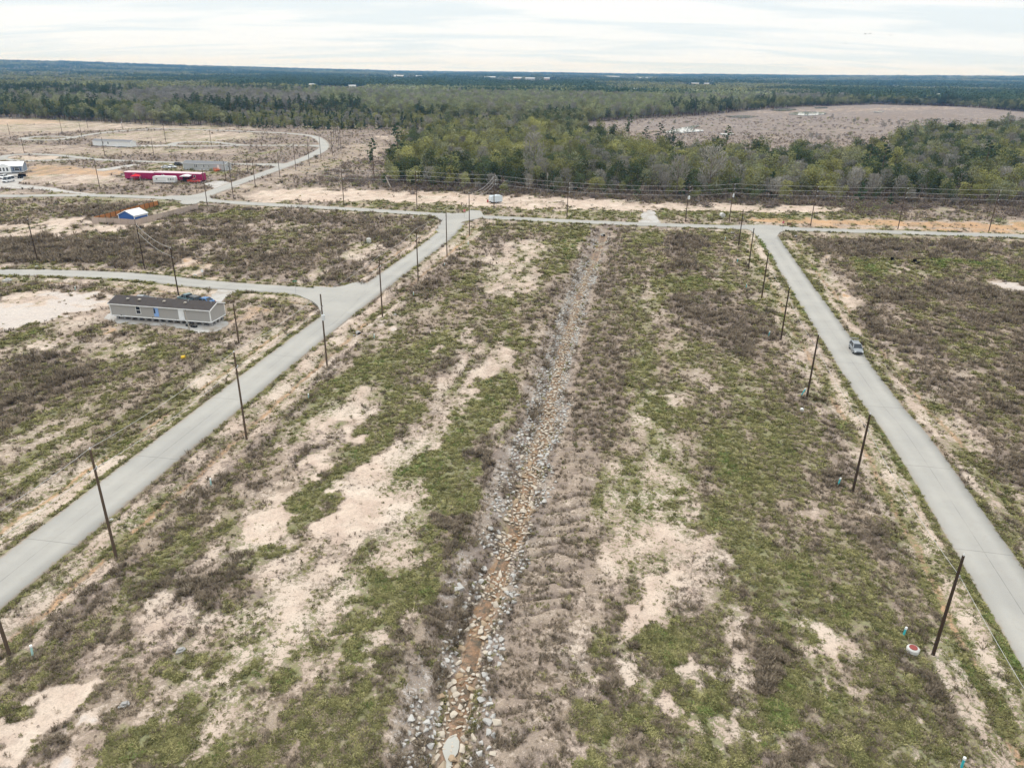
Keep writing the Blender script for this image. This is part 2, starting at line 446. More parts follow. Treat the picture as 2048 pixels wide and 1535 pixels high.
# ground cover classes: cover, green, brown, clay, grey
CLS = {'bare': (.08, .4, .6, .03, 0), 'white': (.05, .3, .2, 0, .75), 'sand': (.43, .50, .66, 0, 0), 'mix': (.55, .35, .3, 0, 0),
       'green': (.95, .82, .05, 0, 0), 'bright': (1.0, 1.25, 0, 0, 0), 'olive': (.86, .50, .32, 0, 0), 'brown': (.86, .15, .68, 0, .15),
       'dark': (.95, .08, 1.0, 0, .1), 'tan': (.60, .15, .32, .03, 0), 'bank': (.60, .10, .42, 0, .25), 'clay': (.25, .3, .2, 1.0, 0), 'rust': (.55, .1, .35, 1.1, 0),
       'grey': (.6, .1, .45, 0, .8), 'lawn': (1.0, .6, -.2, .1, 0), 'marsh': (.85, -.4, .75, 0, .8), 'ogreen': (.6, .75, 0, .6, 0)}
PATCH = [
 ('dark', 1., WOOD),  # forest floor darkened: shade under the canopy put into the ground colour
 # ---- far compound and the land beyond the cross road
 ('brown', .75, [(-528.2,662.4),(-452.8,678.4),(-206.85,614.2),(-52.55,619.8),(-56.43,313.8),(-72.35,276.32),(-92.74,265.83),(-127.81,277.60),(-223.58,269.73)]),
 ('sand', .9, [(-547.5,687.2),(-461.1,691.2),(-367.0,682.3),(-300.6,662.0),(-213.84,635.6),(-203.52,604.1),(-289.58,610.2),(-327.9,572.1),(-372.5,554.8),(-430.1,535.9)]),
 ('clay', .6, [(-504.4,689.2),(-405.8,688.4),(-373.4,654.0),(-415.5,621.0),(-450.9,614.2)]),
 ('tan', .8, [(-404.7,549.3),(-331.2,571.5),(-328.4,608.7),(-329.8,543.6),(-342.1,508.1),(-362.2,489.8)]),
 ('sand', .85, [(-300.4,548.5),(-284.86,579.6),(-253.64,595.2),(-194.15,575.5),(-177.78,525.5),(-219.29,492.8),(-243.50,492.8),(-273.13,503.2)]),
 ('sand', .8, [(-308.6,456.5),(-260.19,469.7),(-246.11,440.6),(-257.70,430.5),(-287.41,423.9)]),
 ('tan', .9, [(-303.0,447.9),(-225.65,452.2),(-163.05,451.5),(-156.38,424.3),(-203.60,423.8),(-280.99,414.1)]),
 ('sand', .6, [(-225.62,455.3),(-165.06,457.3),(-159.18,440.4),(-208.37,434.1)]),
 ('brown', .9, [(-227.20,415.6),(-148.52,436.1),(-126.30,407.7),(-132.88,388.4),(-189.52,393.2)]),
 ('olive', .8, [(-323.2,507.1),(-310.3,519.1),(-300.4,510.6),(-310.8,497.5)]),
 ('bare', .8, [(-267.41,405.5),(-246.93,408.0),(-237.08,394.6),(-249.01,388.6),(-261.50,394.1)]),
 ('clay', .75, [(-243.80,378.0),(-201.67,360.0),(-183.33,354.3),(-170.21,318.1),(-202.45,309.1),(-221.22,337.7)]),
 ('sand', .8, [(-217.58,332.9),(-178.59,333.4),(-160.90,313.0),(-127.31,307.3),(-145.37,297.45),(-195.52,301.2)]),
 ('lawn', .95, [(-177.87,358.7),(-179.79,383.1),(-168.57,386.6),(-156.21,355.2),(-134.62,357.5),(-136.98,373.0),(-129.11,373.9),(-128.37,340.1),(-170.90,346.3)]),
 ('brown', .9, [(-196.72,308.2),(-164.37,305.4),(-124.81,302.0),(-123.87,283.92),(-153.44,283.89),(-171.12,289.93)]),
 ('tan', .8, [(-200.35,289.98),(-182.56,292.85),(-174.68,283.32),(-193.40,279.29)]),
 ('rust', .6, [(-129.01,298.89),(-120.33,305.2),(-123.07,291.51)]),
 ('tan', .9, [(-115.54,284.62),(-113.70,329.8),(-108.66,382.4),(-107.31,441.4),(-98.15,426.2),(-95.64,304.6),(-94.84,272.24),(-108.49,273.40)]),
 ('sand', .6, [(-111.44,281.32),(-103.42,298.45),(-99.61,304.2),(-96.30,276.68)]),
 ('olive', .75, [(-104.05,293.14),(-104.85,368.4),(-101.26,453.7),(-95.98,431.8),(-99.97,359.2),(-98.62,288.52)]),
 ('brown', .8, [(-91.19,380.1),(-72.85,429.3),(-53.08,311.2),(-69.40,312.6),(-85.97,342.6)]),
 ('tan', .85, [(-109.28,490.9),(-87.06,512.0),(-72.85,429.3),(-90.21,402.4),(-93.08,341.8),(-97.11,348.5),(-95.42,426.6)]),
 ('brown', .7, [(-144.35,625.4),(-91.80,613.0),(-83.79,512.5),(-110.54,512.3)]),
 ('bare', .7, [(-102.04,562.7),(-87.07,560.7),(-85.63,519.7)]),
 ('brown', .55, [(-107.33,343.9),(-82.44,355.4),(-70.92,322.9),(-94.03,313.2)]),
 ('bare', .85, [(-99.81,292.22),(-87.68,305.3),(-62.52,302.0),(-54.77,304.1),(-0.98,294.22),(33.02,287.19),(69.87,279.67),(95.39,279.42),(123.02,271.76),(117.62,263.16),(90.23,263.14),(52.96,265.45),(-0.82,264.48),(-40.38,276.60),(-94.49,271.16)]),
 ('clay', .45, [(-92.16,292.87),(-54.09,300.1),(-13.68,295.70),(-12.50,269.93),(-60.44,272.75),(-90.51,274.85)]),
 ('brown', .6, [(-75.24,288.00),(-60.50,291.74),(-57.18,284.61),(-71.63,281.03)]), ('brown', .5, [(-3.60,284.21),(19.01,279.06),(18.60,272.34),(-3.47,275.02)]),
 ('brown', .8, [(40.20,283.05),(51.38,281.62),(48.00,272.45),(40.87,274.07)]), ('brown', .9, [(66.29,283.97),(71.80,272.12),(69.02,266.65),(65.05,274.85)]),
 ('brown', .85, [(91.96,278.04),(95.21,269.66),(91.95,266.31),(88.41,275.56)]),
 ('dark', .9, [(-58.75,315.0),(-26.59,307.9),(-1.00,299.36),(33.67,293.35),(71.51,286.73),(97.25,285.27),(136.58,281.50),(238.17,278.28),(231.11,269.44),(132.50,272.47),(95.03,278.27),(70.14,280.82),(32.90,285.98),(-0.97,292.97),(-25.92,299.86),(-54.32,301.4)]),
 ('brown', .9, [(120.23,269.45),(144.19,277.66),(234.59,273.79),(213.71,247.64),(174.77,252.96),(142.52,256.25),(118.06,255.45)]),
 ('tan', .8, [(139.94,268.85),(152.39,271.86),(142.02,255.28),(134.01,256.59)]), ('sand', .7, [(145.45,274.51),(165.79,272.86),(162.40,268.47),(144.24,270.21)]),
 ('sand', .7, [(119.67,255.57),(174.77,252.96),(215.18,249.48),(211.54,244.92),(171.77,248.28),(118.01,251.74)]),
 ('ogreen', .6, [(-64.05,272.46),(-40.07,274.37),(-0.81,262.43),(26.67,260.44),(54.87,260.54),(89.67,259.15),(114.32,255.19),(111.96,249.49),(52.27,247.12),(37.53,249.72),(-0.77,253.53),(-38.59,263.68),(-62.63,266.04)]),
 ('green', .5, [(26.30,256.47),(43.29,259.68),(42.25,252.85),(27.30,248.99)]), ('green', .6, [(52.76,263.39),(68.49,258.59),(81.35,254.72),(76.75,250.66),(51.62,252.58)]),
 ('clay', .9, [(74.70,243.37),(90.68,251.65),(114.49,251.49),(171.77,248.28),(210.82,244.02),(197.49,227.32),(160.24,230.25),(107.78,235.52),(83.17,238.82)]),
 ('bare', .45, [(-91.06,289.16),(-53.21,294.91),(-25.08,289.71),(-0.92,284.43),(32.27,280.11),(43.38,278.71),(40.27,269.71),(-0.84,268.69),(-33.11,274.92),(-61.37,277.20),(-86.89,275.15)]), ('bare', .4, [(50.42,275.91),(93.96,274.90),(117.92,268.25),(110.70,263.65),(80.93,265.49),(52.80,268.55)]),
 ('rust', .5, [(-89.83,272.65),(-55.55,266.59),(-54.34,260.42),(-88.16,267.27)]), ('clay', .55, [(50.57,247.00),(74.95,244.26),(73.47,239.01),(49.57,241.64)]),
 ('clay', .6, [(-70.20,267.59),(-47.73,262.98),(-25.60,254.60),(-47.04,258.94),(-69.42,264.45)]),
 # ---- between the side street and the cross road
 ('brown', .95, [(-221.11,266.54),(-124.47,269.88),(-91.39,261.71),(-45.71,251.20),(-25.01,239.94),(-23.40,231.63),(-30.85,196.15),(-37.69,164.00),(-43.50,159.46),(-59.83,161.19),(-84.81,166.08),(-122.79,170.64),(-145.06,168.53)]),
 ('dark', .6, [(-182.17,262.01),(-124.32,263.36),(-119.94,253.45),(-137.94,238.99),(-177.66,255.07)]), ('dark', .55, [(-145.24,205.18),(-120.33,211.59),(-98.98,206.04),(-70.77,193.83),(-66.09,172.65),(-97.82,168.63),(-123.70,172.05)]),
 ('dark', .6, [(-81.22,244.88),(-53.89,241.42),(-42.70,233.61),(-43.55,220.91),(-57.99,230.92),(-78.53,236.20)]),
 ('olive', .8, [(-201.12,263.74),(-162.29,258.31),(-143.02,247.84),(-155.59,246.91),(-187.43,244.54)]), ('olive', .6, [(-170.42,243.92),(-144.44,244.90),(-139.50,238.88),(-160.69,233.87)]),
 ('bare', .85, [(-170.06,220.17),(-156.58,222.64),(-144.13,234.18),(-121.99,226.57),(-115.22,228.65),(-103.51,242.36),(-109.21,227.44),(-119.30,216.72),(-128.55,206.90),(-143.98,203.25),(-156.51,201.17)]),
 ('brown', .6, [(-136.90,225.56),(-131.78,227.52),(-127.65,218.41),(-133.52,219.54)]), ('brown', .4, [(-154.17,218.93),(-143.40,223.53),(-138.20,214.76),(-149.13,211.17)]),
 ('green', .85, [(-111.18,241.81),(-104.78,250.68),(-87.57,250.03),(-77.15,245.17),(-85.67,238.30),(-105.37,236.91)]), ('green', .8, [(-127.52,253.87),(-128.91,268.41),(-122.36,270.04),(-112.80,262.15),(-115.83,247.95),(-120.67,243.86)]),
 ('bare', .8, [(-121.27,253.35),(-117.86,260.71),(-115.46,251.82),(-119.90,247.65)]), ('bare', .6, [(-120.67,243.86),(-115.81,249.86),(-115.07,242.44)]),
 ('green', .7, [(-102.97,226.26),(-97.56,227.42),(-95.27,220.55),(-100.12,220.23)]), ('green', .5, [(-92.75,206.42),(-85.81,206.85),(-84.64,199.12),(-91.87,199.95)]), ('green', .6, [(-98.98,192.19),(-97.20,195.90),(-94.57,191.27)]),
 ('olive', .9, [(-133.46,212.17),(-115.35,216.24),(-109.52,208.78),(-122.25,201.96)]), ('sand', .6, [(-96.63,225.10),(-80.28,227.79),(-78.77,223.17),(-93.36,220.67)]),
 ('tan', .7, [(-97.03,204.82),(-80.24,207.20),(-71.04,186.90),(-76.40,182.24),(-88.45,192.80)]), ('sand', .7, [(-82.94,235.89),(-57.12,228.55),(-57.67,223.02),(-77.79,220.18)]), ('tan', .6, [(-77.79,220.18),(-57.01,214.20),(-53.58,194.83),(-73.67,207.60)]),
 ('olive', .8, [(-89.35,251.83),(-78.45,247.86),(-83.77,238.43),(-93.55,242.17)]), ('olive', .7, [(-62.77,220.41),(-49.37,221.28),(-49.30,210.48),(-59.79,211.90)]), ('olive', .8, [(-41.60,233.69),(-32.95,230.98),(-33.17,224.63),(-40.01,224.18)]),
 ('green', .6, [(-72.30,216.10),(-65.02,216.56),(-64.51,209.53),(-69.66,209.90)]), ('green', .7, [(-74.21,206.23),(-65.57,206.76),(-64.01,199.10),(-70.50,195.04)]),
 ('sand', .95, [(-46.46,207.27),(-40.46,205.64),(-36.37,200.74),(-37.74,189.34),(-43.32,182.99),(-47.47,186.01),(-46.00,194.08)]), ('sand', .85, [(-51.66,172.92),(-46.28,174.17),(-41.35,166.93),(-49.20,163.87),(-52.30,160.71),(-52.60,167.72)]),
 ('clay', .5, [(-54.02,168.56),(-51.15,171.04),(-48.17,164.36),(-51.11,162.47)]), ('brown', .8, [(-45.80,173.71),(-42.74,176.33),(-39.79,168.37),(-42.66,165.52)]),
 ('clay', .9, [(-81.91,170.40),(-83.57,182.38),(-75.98,180.15),(-74.65,167.51),(-78.58,164.61)]), ('bare', .6, [(-83.59,179.74),(-75.83,179.12),(-75.03,169.34),(-79.64,168.18)]),
 ('tan', .5, [(-85.64,167.87),(-62.95,163.62),(-66.53,160.86),(-84.81,166.08)]),
 # ---- round the grey home
 ('tan', .7, [(-149.18,159.33),(-118.71,164.37),(-82.05,160.10),(-65.50,155.15),(-42.45,146.77),(-45.49,118.38),(-52.48,62.45),(-60.02,53.04)]),
 ('olive', .95, [(-129.56,163.37),(-104.41,164.64),(-83.49,160.03),(-80.73,152.08),(-86.72,149.89),(-97.89,153.22),(-107.25,146.72),(-116.62,145.21)]), ('brown', .5, [(-118.71,164.37),(-104.41,164.64),(-84.26,159.99),(-99.64,159.24),(-116.50,160.96)]),
 ('green', .6, [(-112.77,156.93),(-99.64,159.24),(-90.55,154.76),(-99.08,154.35),(-106.82,149.34)]),
 ('white', .95, [(-115.64,143.83),(-106.56,145.67),(-96.60,150.95),(-86.72,149.89),(-83.16,144.58),(-85.16,139.70),(-85.67,136.10),(-91.35,129.47),(-104.40,128.07)]), ('tan', .5, [(-89.07,142.23),(-83.36,144.57),(-78.03,133.61),(-83.20,133.39)]),
 ('sand', .7, [(-110.08,151.09),(-97.52,149.77),(-97.98,141.84),(-103.90,141.57)]), ('green', .85, [(-96.17,118.97),(-91.68,122.77),(-88.10,128.73),(-86.31,125.14),(-88.27,117.52),(-91.27,111.97)]),
 ('olive', .6, [(-79.72,125.40),(-77.15,129.17),(-65.21,129.66),(-65.81,124.86),(-75.35,122.34)]), ('sand', .75, [(-89.66,123.11),(-83.29,125.26),(-73.99,119.81),(-63.66,120.20),(-65.14,114.30),(-76.44,112.05),(-87.49,116.33)]),
 ('brown', .95, [(-89.83,107.63),(-80.80,115.85),(-67.98,111.67),(-60.18,106.14),(-64.65,102.40),(-63.09,97.43),(-67.19,94.69),(-65.74,89.39),(-67.16,85.04),(-71.10,81.35)]), ('dark', .6, [(-85.22,106.74),(-80.23,114.21),(-67.98,110.12),(-64.89,101.43),(-71.77,96.63),(-72.74,88.41)]),
 ('olive', .7, [(-68.03,109.46),(-64.29,113.40),(-63.12,108.56),(-65.74,107.41)]), ('brown', .6, [(-61.07,120.30),(-55.36,127.20),(-51.54,120.66),(-54.08,110.39)]), ('green', .4, [(-63.38,117.71),(-59.34,120.37),(-57.48,115.04),(-60.90,114.22)]),
 ('clay', .8, [(-76.54,128.91),(-71.64,128.82),(-71.10,124.92),(-73.94,124.27)]), ('tan', .8, [(-83.32,131.87),(-78.19,132.99),(-75.90,128.94),(-80.80,129.03)]), ('olive', .6, [(-79.58,128.50),(-76.69,129.19),(-74.53,125.06),(-76.92,124.42)]),
 ('clay', .75, [(-82.06,151.25),(-81.66,158.03),(-78.02,157.38),(-78.06,151.44),(-79.63,146.89)]), ('olive', .6, [(-77.12,156.61),(-66.27,154.32),(-71.42,150.98),(-76.67,150.74)]), ('clay', .6, [(-56.70,134.50),(-53.70,146.62),(-47.92,144.05),(-54.87,132.14)]),
 ('brown', .6, [(-52.40,151.86),(-44.16,149.24),(-44.04,144.92),(-50.08,146.07)]), ('tan', .9, [(-55.74,134.54),(-47.92,144.05),(-42.12,141.57),(-46.37,115.92),(-54.63,113.29),(-52.49,123.23)]), ('rust', .4, [(-54.79,134.58),(-49.17,148.27),(-45.60,143.12),(-52.26,130.18)]),
 ('olive', .5, [(-70.15,97.57),(-66.68,98.58),(-65.54,95.95),(-68.29,95.69)]), ('olive', .4, [(-61.40,88.75),(-57.39,88.86),(-56.86,86.64),(-59.73,86.41)]), ('sand', .5, [(-60.14,74.25),(-58.28,84.44),(-56.71,88.88),(-53.77,84.57),(-55.32,72.14),(-56.70,68.94)]),
 # ---- field between the home road and the ditch
 ('mix', .75, [(-28.29,119.02),(-17.70,209.71),(-13.41,222.87),(24.72,223.07),(7.24,115.51),(-1.11,67.28),(-4.95,35.48),(-38.05,35.00),(-46.63,47.03),(-38.01,64.56)]),
 ('olive', .65, [(-24.46,132.79),(-17.35,196.93),(-4.39,228.88),(15.86,227.86),(5.99,158.54),(-2.46,133.69),(-13.69,130.29),(-16.15,119.47),(-19.90,110.06)]),
 ('brown', .6, [(-24.05,165.56),(-16.41,185.54),(-11.89,175.48),(-15.56,149.80),(-21.43,145.93)]), ('brown', .5, [(-10.75,157.75),(-2.05,173.57),(-2.80,150.38),(-12.58,139.53)]),
 ('sand', .95, [(-8.66,200.51),(-4.04,211.91),(8.31,211.31),(9.94,198.52),(5.85,173.98),(6.84,167.10),(2.04,154.39),(-2.74,147.47),(-5.60,154.04),(-8.22,175.68)]), ('brown', .5, [(-6.61,224.83),(4.85,221.05),(6.13,211.17),(-4.02,210.55)]),
 ('sand', .8, [(-13.55,128.86),(-9.70,134.00),(-3.99,136.70),(2.36,133.89),(-0.45,122.60),(-3.09,106.44),(-6.76,90.35),(-9.30,84.42),(-9.41,79.15),(-8.99,72.20),(-9.27,67.10),(-10.11,65.19),(-10.17,61.67),(-9.99,58.43),(-10.53,54.01),(-10.37,50.08),(-11.36,45.97),(-12.24,42.33),(-16.11,42.26),(-19.54,45.83),(-24.85,46.85),(-27.98,47.37),(-31.45,46.73),(-30.85,50.95),(-28.67,54.35),(-25.29,58.11),(-21.32,61.42),(-20.39,65.89),(-20.48,70.85),(-19.14,75.29),(-17.54,79.56),(-14.50,84.27),(-11.92,90.20),(-11.58,100.35),(-10.97,110.37)]),
 ('sand', .9, [(-26.22,104.66),(-20.24,104.86),(-18.92,100.11),(-20.28,94.45),(-21.38,92.77),(-22.49,88.07),(-24.48,85.11),(-24.30,81.70),(-25.65,78.47),(-24.72,71.81),(-23.27,65.64),(-23.16,62.49),(-24.54,60.36),(-24.91,58.74),(-26.69,57.92),(-28.72,59.46),(-30.06,57.85),(-31.27,55.00),(-32.02,51.58),(-33.27,47.85),(-34.16,45.57),(-34.36,50.89),(-32.19,54.99),(-30.07,60.40),(-29.11,64.76),(-28.59,69.62),(-28.59,75.05),(-28.47,78.65),(-28.47,85.28),(-28.47,92.88),(-27.80,98.91)]),
 ('bare', .9, [(-23.56,93.03),(-21.32,90.70),(-22.84,86.59),(-24.10,87.14)]), ('bare', .9, [(-26.25,79.08),(-23.57,81.33),(-22.74,79.42),(-24.71,76.08)]), ('bare', .9, [(-27.98,68.62),(-24.44,71.82),(-23.25,69.75),(-23.85,63.09),(-25.49,60.50),(-26.87,61.30)]),
 ('bare', .8, [(-21.48,70.30),(-18.79,73.60),(-15.10,72.59),(-13.25,69.99),(-16.03,65.52),(-17.91,63.22),(-20.43,64.96)]), ('bare', .6, [(-19.16,81.45),(-14.94,82.89),(-14.77,77.78),(-18.18,76.49)]), ('bare', .5, [(-31.88,54.28),(-29.82,57.25),(-28.95,55.05),(-29.98,50.97),(-32.43,47.87),(-33.31,49.65)]),
 ('olive', .9, [(-24.91,129.84),(-18.16,136.11),(-13.80,122.10),(-11.96,104.14),(-18.84,101.04),(-22.00,103.81),(-26.62,103.66),(-27.89,96.26),(-28.60,88.19),(-28.11,77.43),(-29.51,72.78),(-30.71,70.08),(-30.86,65.93),(-30.09,59.43),(-31.09,57.99),(-31.88,54.28),(-32.47,51.57),(-33.89,47.84),(-34.45,46.12),(-36.52,45.42),(-38.97,48.94),(-39.09,51.44),(-39.67,54.13),(-39.41,57.81),(-39.25,61.71),(-37.65,64.57),(-36.35,69.43),(-35.58,75.45),(-33.33,84.44),(-31.50,96.15),(-28.63,116.57)]),
 ('green', .65, [(-27.64,111.99),(-21.76,121.79),(-18.93,114.57),(-23.54,103.76),(-27.68,95.41),(-29.01,89.70),(-31.05,89.64),(-29.78,97.95)]), ('green', .5, [(-34.06,73.78),(-32.66,82.41),(-30.02,83.84),(-29.77,75.02),(-31.17,70.59)]), ('brown', .35, [(-33.15,94.39),(-31.23,103.51),(-29.22,101.65),(-30.37,89.66)]),
 ('olive', .8, [(-38.21,54.87),(-36.27,58.66),(-32.21,57.20),(-33.66,52.20),(-35.46,49.61),(-37.94,50.19)]),
 ('green', 1., [(-19.63,105.88),(-11.92,103.75),(-12.30,96.74),(-12.41,91.44),(-14.15,87.42),(-15.90,82.87),(-18.55,79.92),(-19.26,75.87),(-20.74,72.45),(-20.68,69.81),(-20.60,66.07),(-21.35,63.85),(-23.19,65.36),(-23.58,67.73),(-23.10,70.47),(-25.15,73.77),(-23.96,75.52),(-23.15,77.56),(-22.51,80.06),(-22.73,83.77),(-20.99,87.37),(-19.90,91.21),(-19.78,94.47),(-18.84,101.04)]),
 ('olive', .5, [(-18.63,93.18),(-14.88,91.68),(-15.58,87.09),(-18.65,85.56)]), ('brown', .6, [(-23.27,77.56),(-22.48,82.69),(-20.91,80.75),(-21.51,75.23),(-22.55,74.63)]),
 ('green', .95, [(-24.75,59.14),(-23.36,61.80),(-20.95,63.51),(-20.96,61.60),(-23.30,59.57)]),
 ('brown', .95, [(-30.56,56.48),(-27.28,58.22),(-23.98,57.37),(-23.10,53.62),(-25.45,51.90),(-27.67,51.86),(-29.36,54.33)]), ('tan', .7, [(-31.41,58.76),(-29.19,62.10),(-25.49,60.50),(-26.47,57.31),(-29.23,55.77)]),
 ('tan', .9, [(-32.16,82.42),(-27.82,85.30),(-25.38,83.97),(-26.23,77.24),(-26.59,72.30),(-29.16,71.70),(-30.81,69.56)]), ('brown', .85, [(-29.29,74.80),(-26.11,78.34),(-25.86,75.47),(-27.42,73.16)]), ('brown', .8, [(-26.14,86.49),(-23.76,87.44),(-23.17,84.87),(-25.48,84.38)]), ('brown', .7, [(-27.53,81.22),(-25.33,83.29),(-24.93,79.75),(-26.36,78.83)]),
 ('green', .8, [(-31.65,55.36),(-30.06,57.24),(-29.73,54.68),(-30.90,53.61)]), ('green', .8, [(-26.70,54.04),(-23.51,54.45),(-23.49,52.73),(-25.38,51.70)]),
 ('green', 1., [(-1.97,109.61),(1.28,111.23),(0.17,100.72),(-1.65,93.69),(-2.53,87.46),(-4.02,83.19),(-4.94,76.83),(-3.72,72.87),(-5.10,69.98),(-6.70,68.92),(-8.47,69.89),(-9.74,72.18),(-8.45,75.56),(-10.37,76.69),(-12.29,76.64),(-11.88,79.08),(-9.81,83.03),(-10.35,85.79),(-9.03,88.76),(-8.61,91.87),(-6.84,96.91),(-5.94,100.53),(-3.85,105.41)]),
 ('bright', .5, [(-1.95,108.55),(0.95,110.35),(-1.01,98.86),(-2.54,100.64)]), ('olive', .5, [(-7.26,75.59),(-4.27,75.67),(-5.12,70.18),(-7.92,70.11)]),
 ('green', .8, [(15.86,227.86),(23.23,226.79),(18.43,205.28),(14.45,190.01),(12.34,176.75),(9.43,167.22),(7.12,158.60),(5.17,148.90),(2.98,143.53),(-0.18,139.41),(-2.51,136.14),(-5.18,142.50),(1.50,156.33),(7.07,174.05),(6.69,181.50),(12.16,201.73)]),
 ('olive', .7, [(-10.14,133.38),(-2.49,135.21),(2.45,141.82),(4.36,137.05),(1.33,120.12),(-1.34,122.57),(-5.80,122.40),(-8.64,124.92)]), ('bright', .5, [(-1.83,125.19),(1.36,126.39),(1.16,122.15),(-1.50,121.03)]), ('brown', .5, [(3.62,150.67),(9.57,162.87),(7.32,137.17),(2.33,130.93)]),
 ('green', .6, [(-17.67,124.57),(-10.87,130.40),(-9.36,122.26),(-15.57,114.69)]), ('olive', .6, [(-16.12,112.39),(-10.72,117.23),(-10.59,106.19),(-14.29,104.07)]),
 ('dark', .95, [(-5.86,81.81),(-2.90,82.55),(-2.27,78.59),(-3.82,74.88),(-5.53,76.58)]), ('dark', .95, [(-8.47,68.88),(-5.22,69.16),(-5.20,66.52),(-5.85,64.38),(-5.41,62.02),(-5.79,60.35),(-7.74,60.31),(-8.23,62.56),(-7.51,64.16),(-8.65,66.44)]), ('brown', .6, [(-3.15,86.00),(-0.89,90.52),(-1.44,83.26),(-2.33,80.60)]),
 ('green', .8, [(-11.07,65.17),(-8.80,66.34),(-8.30,64.14),(-10.02,63.66)]), ('green', .6, [(-10.69,63.56),(-7.72,62.57),(-7.96,60.06),(-10.06,60.83)]),
 ('green', 1., [(-14.08,58.34),(-6.52,58.03),(-6.42,55.43),(-8.59,54.67),(-10.26,53.74),(-12.87,54.94)]), ('green', .9, [(-14.51,50.44),(-13.02,52.73),(-12.53,51.11),(-13.09,49.05),(-14.42,49.02)]), ('green', .9, [(-12.10,46.79),(-10.13,47.51),(-10.03,45.61),(-11.32,45.27)]),
 ('green', .8, [(-12.03,52.29),(-10.06,50.02),(-10.51,48.80),(-12.00,50.17)]), ('green', .85, [(-16.47,47.63),(-14.36,48.19),(-12.53,47.70),(-12.39,45.57),(-13.65,45.55),(-14.38,46.75)]), ('green', 1., [(-12.68,43.47),(-10.98,44.53),(-10.31,43.00),(-10.74,41.15),(-12.42,41.36)]),
 ('green', 1., [(-14.64,39.75),(-12.34,41.31),(-10.73,41.10),(-10.64,39.41),(-11.87,38.26),(-11.45,35.39),(-14.57,35.34),(-14.71,38.87)]), ('green', .9, [(-19.66,43.66),(-18.26,44.30),(-17.62,42.14),(-18.47,41.88)]), ('green', .7, [(-15.36,54.97),(-13.09,55.37),(-13.23,53.61),(-14.53,53.24)]),
 ('green', .8, [(-27.30,46.25),(-25.95,47.12),(-23.87,44.20),(-24.30,43.17),(-26.16,43.39)]), ('olive', .8, [(-26.66,40.43),(-24.76,41.64),(-24.36,39.78),(-26.00,39.31)]), ('green', .9, [(-29.84,37.52),(-26.16,38.86),(-23.36,38.73),(-22.09,35.23),(-29.92,35.12)]), ('olive', .7, [(-28.79,42.05),(-26.54,43.08),(-25.52,41.62),(-27.74,40.64)]),
 ('olive', .7, [(-30.73,44.82),(-29.30,45.66),(-27.82,43.31),(-29.15,42.79)]), ('mix', .7, [(-24.18,41.17),(-19.96,42.20),(-16.95,39.90),(-15.83,36.10),(-21.37,36.02)]), ('olive', .5, [(-17.65,42.24),(-15.46,42.77),(-14.84,40.39),(-16.58,39.90)]), ('brown', .5, [(-21.25,43.68),(-19.84,44.22),(-18.88,41.26),(-20.23,40.76)]),
 ('dark', .95, [(-10.16,45.40),(-8.30,46.14),(-8.43,44.68),(-10.03,44.65)]), ('dark', .8, [(-10.16,43.51),(-8.76,44.20),(-8.71,42.53),(-9.99,42.51)]), ('dark', .7, [(-8.34,53.43),(-6.28,53.95),(-6.48,52.26),(-8.18,52.10)]), ('brown', .7, [(-10.71,49.46),(-8.35,51.38),(-7.18,48.92),(-9.57,47.70)]),
 ('dark', .9, [(-40.06,53.50),(-38.80,55.36),(-37.21,54.11),(-38.56,51.78),(-38.19,48.71),(-36.83,45.26),(-38.52,44.11),(-42.07,42.82),(-44.59,46.50),(-39.87,48.08),(-40.63,52.27)]), ('brown', .6, [(-40.30,57.03),(-39.42,61.03),(-38.12,59.42),(-38.58,55.58)]), ('green', .6, [(-36.68,44.99),(-36.03,45.27),(-35.21,43.70),(-36.00,43.69)]),
 ('tan', .5, [(-41.63,43.34),(-36.61,44.20),(-35.68,41.94),(-39.37,39.99)]),
 ('bare', 1., [(-38.33,37.39),(-37.06,38.74),(-35.89,41.45),(-34.97,43.35),(-32.69,44.79),(-31.58,43.81),(-32.63,42.73),(-33.47,41.45),(-32.83,39.65),(-32.85,38.28),(-33.46,37.42),(-34.23,37.16),(-35.04,35.62),(-36.70,35.02)]), ('white', .6, [(-33.27,40.09),(-33.31,43.99),(-32.03,44.54),(-32.50,42.48),(-33.37,41.26)]),
 ('white', .95, [(-31.83,37.20),(-31.78,38.69),(-30.82,39.77),(-30.49,38.88),(-31.29,37.62)]), ('white', .95, [(-32.52,35.46),(-32.30,37.03),(-31.61,36.75),(-30.82,35.49)]), ('green', .9, [(-38.64,40.01),(-36.75,41.25),(-36.44,39.72),(-37.76,38.68)]),
 ('dark', .6, [(-32.88,42.48),(-31.08,43.51),(-30.52,42.03),(-31.98,41.52)]), ('brown', .6, [(-33.16,40.55),(-32.30,41.75),(-31.05,40.13),(-32.46,39.65)]), ('dark', .7, [(-32.74,37.90),(-32.27,38.99),(-31.61,37.49),(-33.34,36.24),(-33.61,37.26)]), ('brown', .6, [(-30.13,42.03),(-29.10,42.29),(-28.82,41.47),(-29.66,41.32)]),
 ('white', .95, [(-34.55,128.88),(-32.38,133.98),(-29.61,135.63),(-24.46,132.79),(-24.78,130.13),(-29.05,129.38),(-31.19,128.44)]), ('grey', .6, [(-31.19,128.44),(-26.78,129.76),(-24.72,128.70),(-27.98,126.34)]),
 # ---- field between the ditch and the SUV road
 ('mix', .8, [(28.57,223.32),(68.72,222.17),(48.50,117.00),(38.70,71.23),(37.38,47.96),(36.47,36.09),(-4.61,35.49),(-2.41,47.82),(2.16,67.36),(8.41,106.83)]),
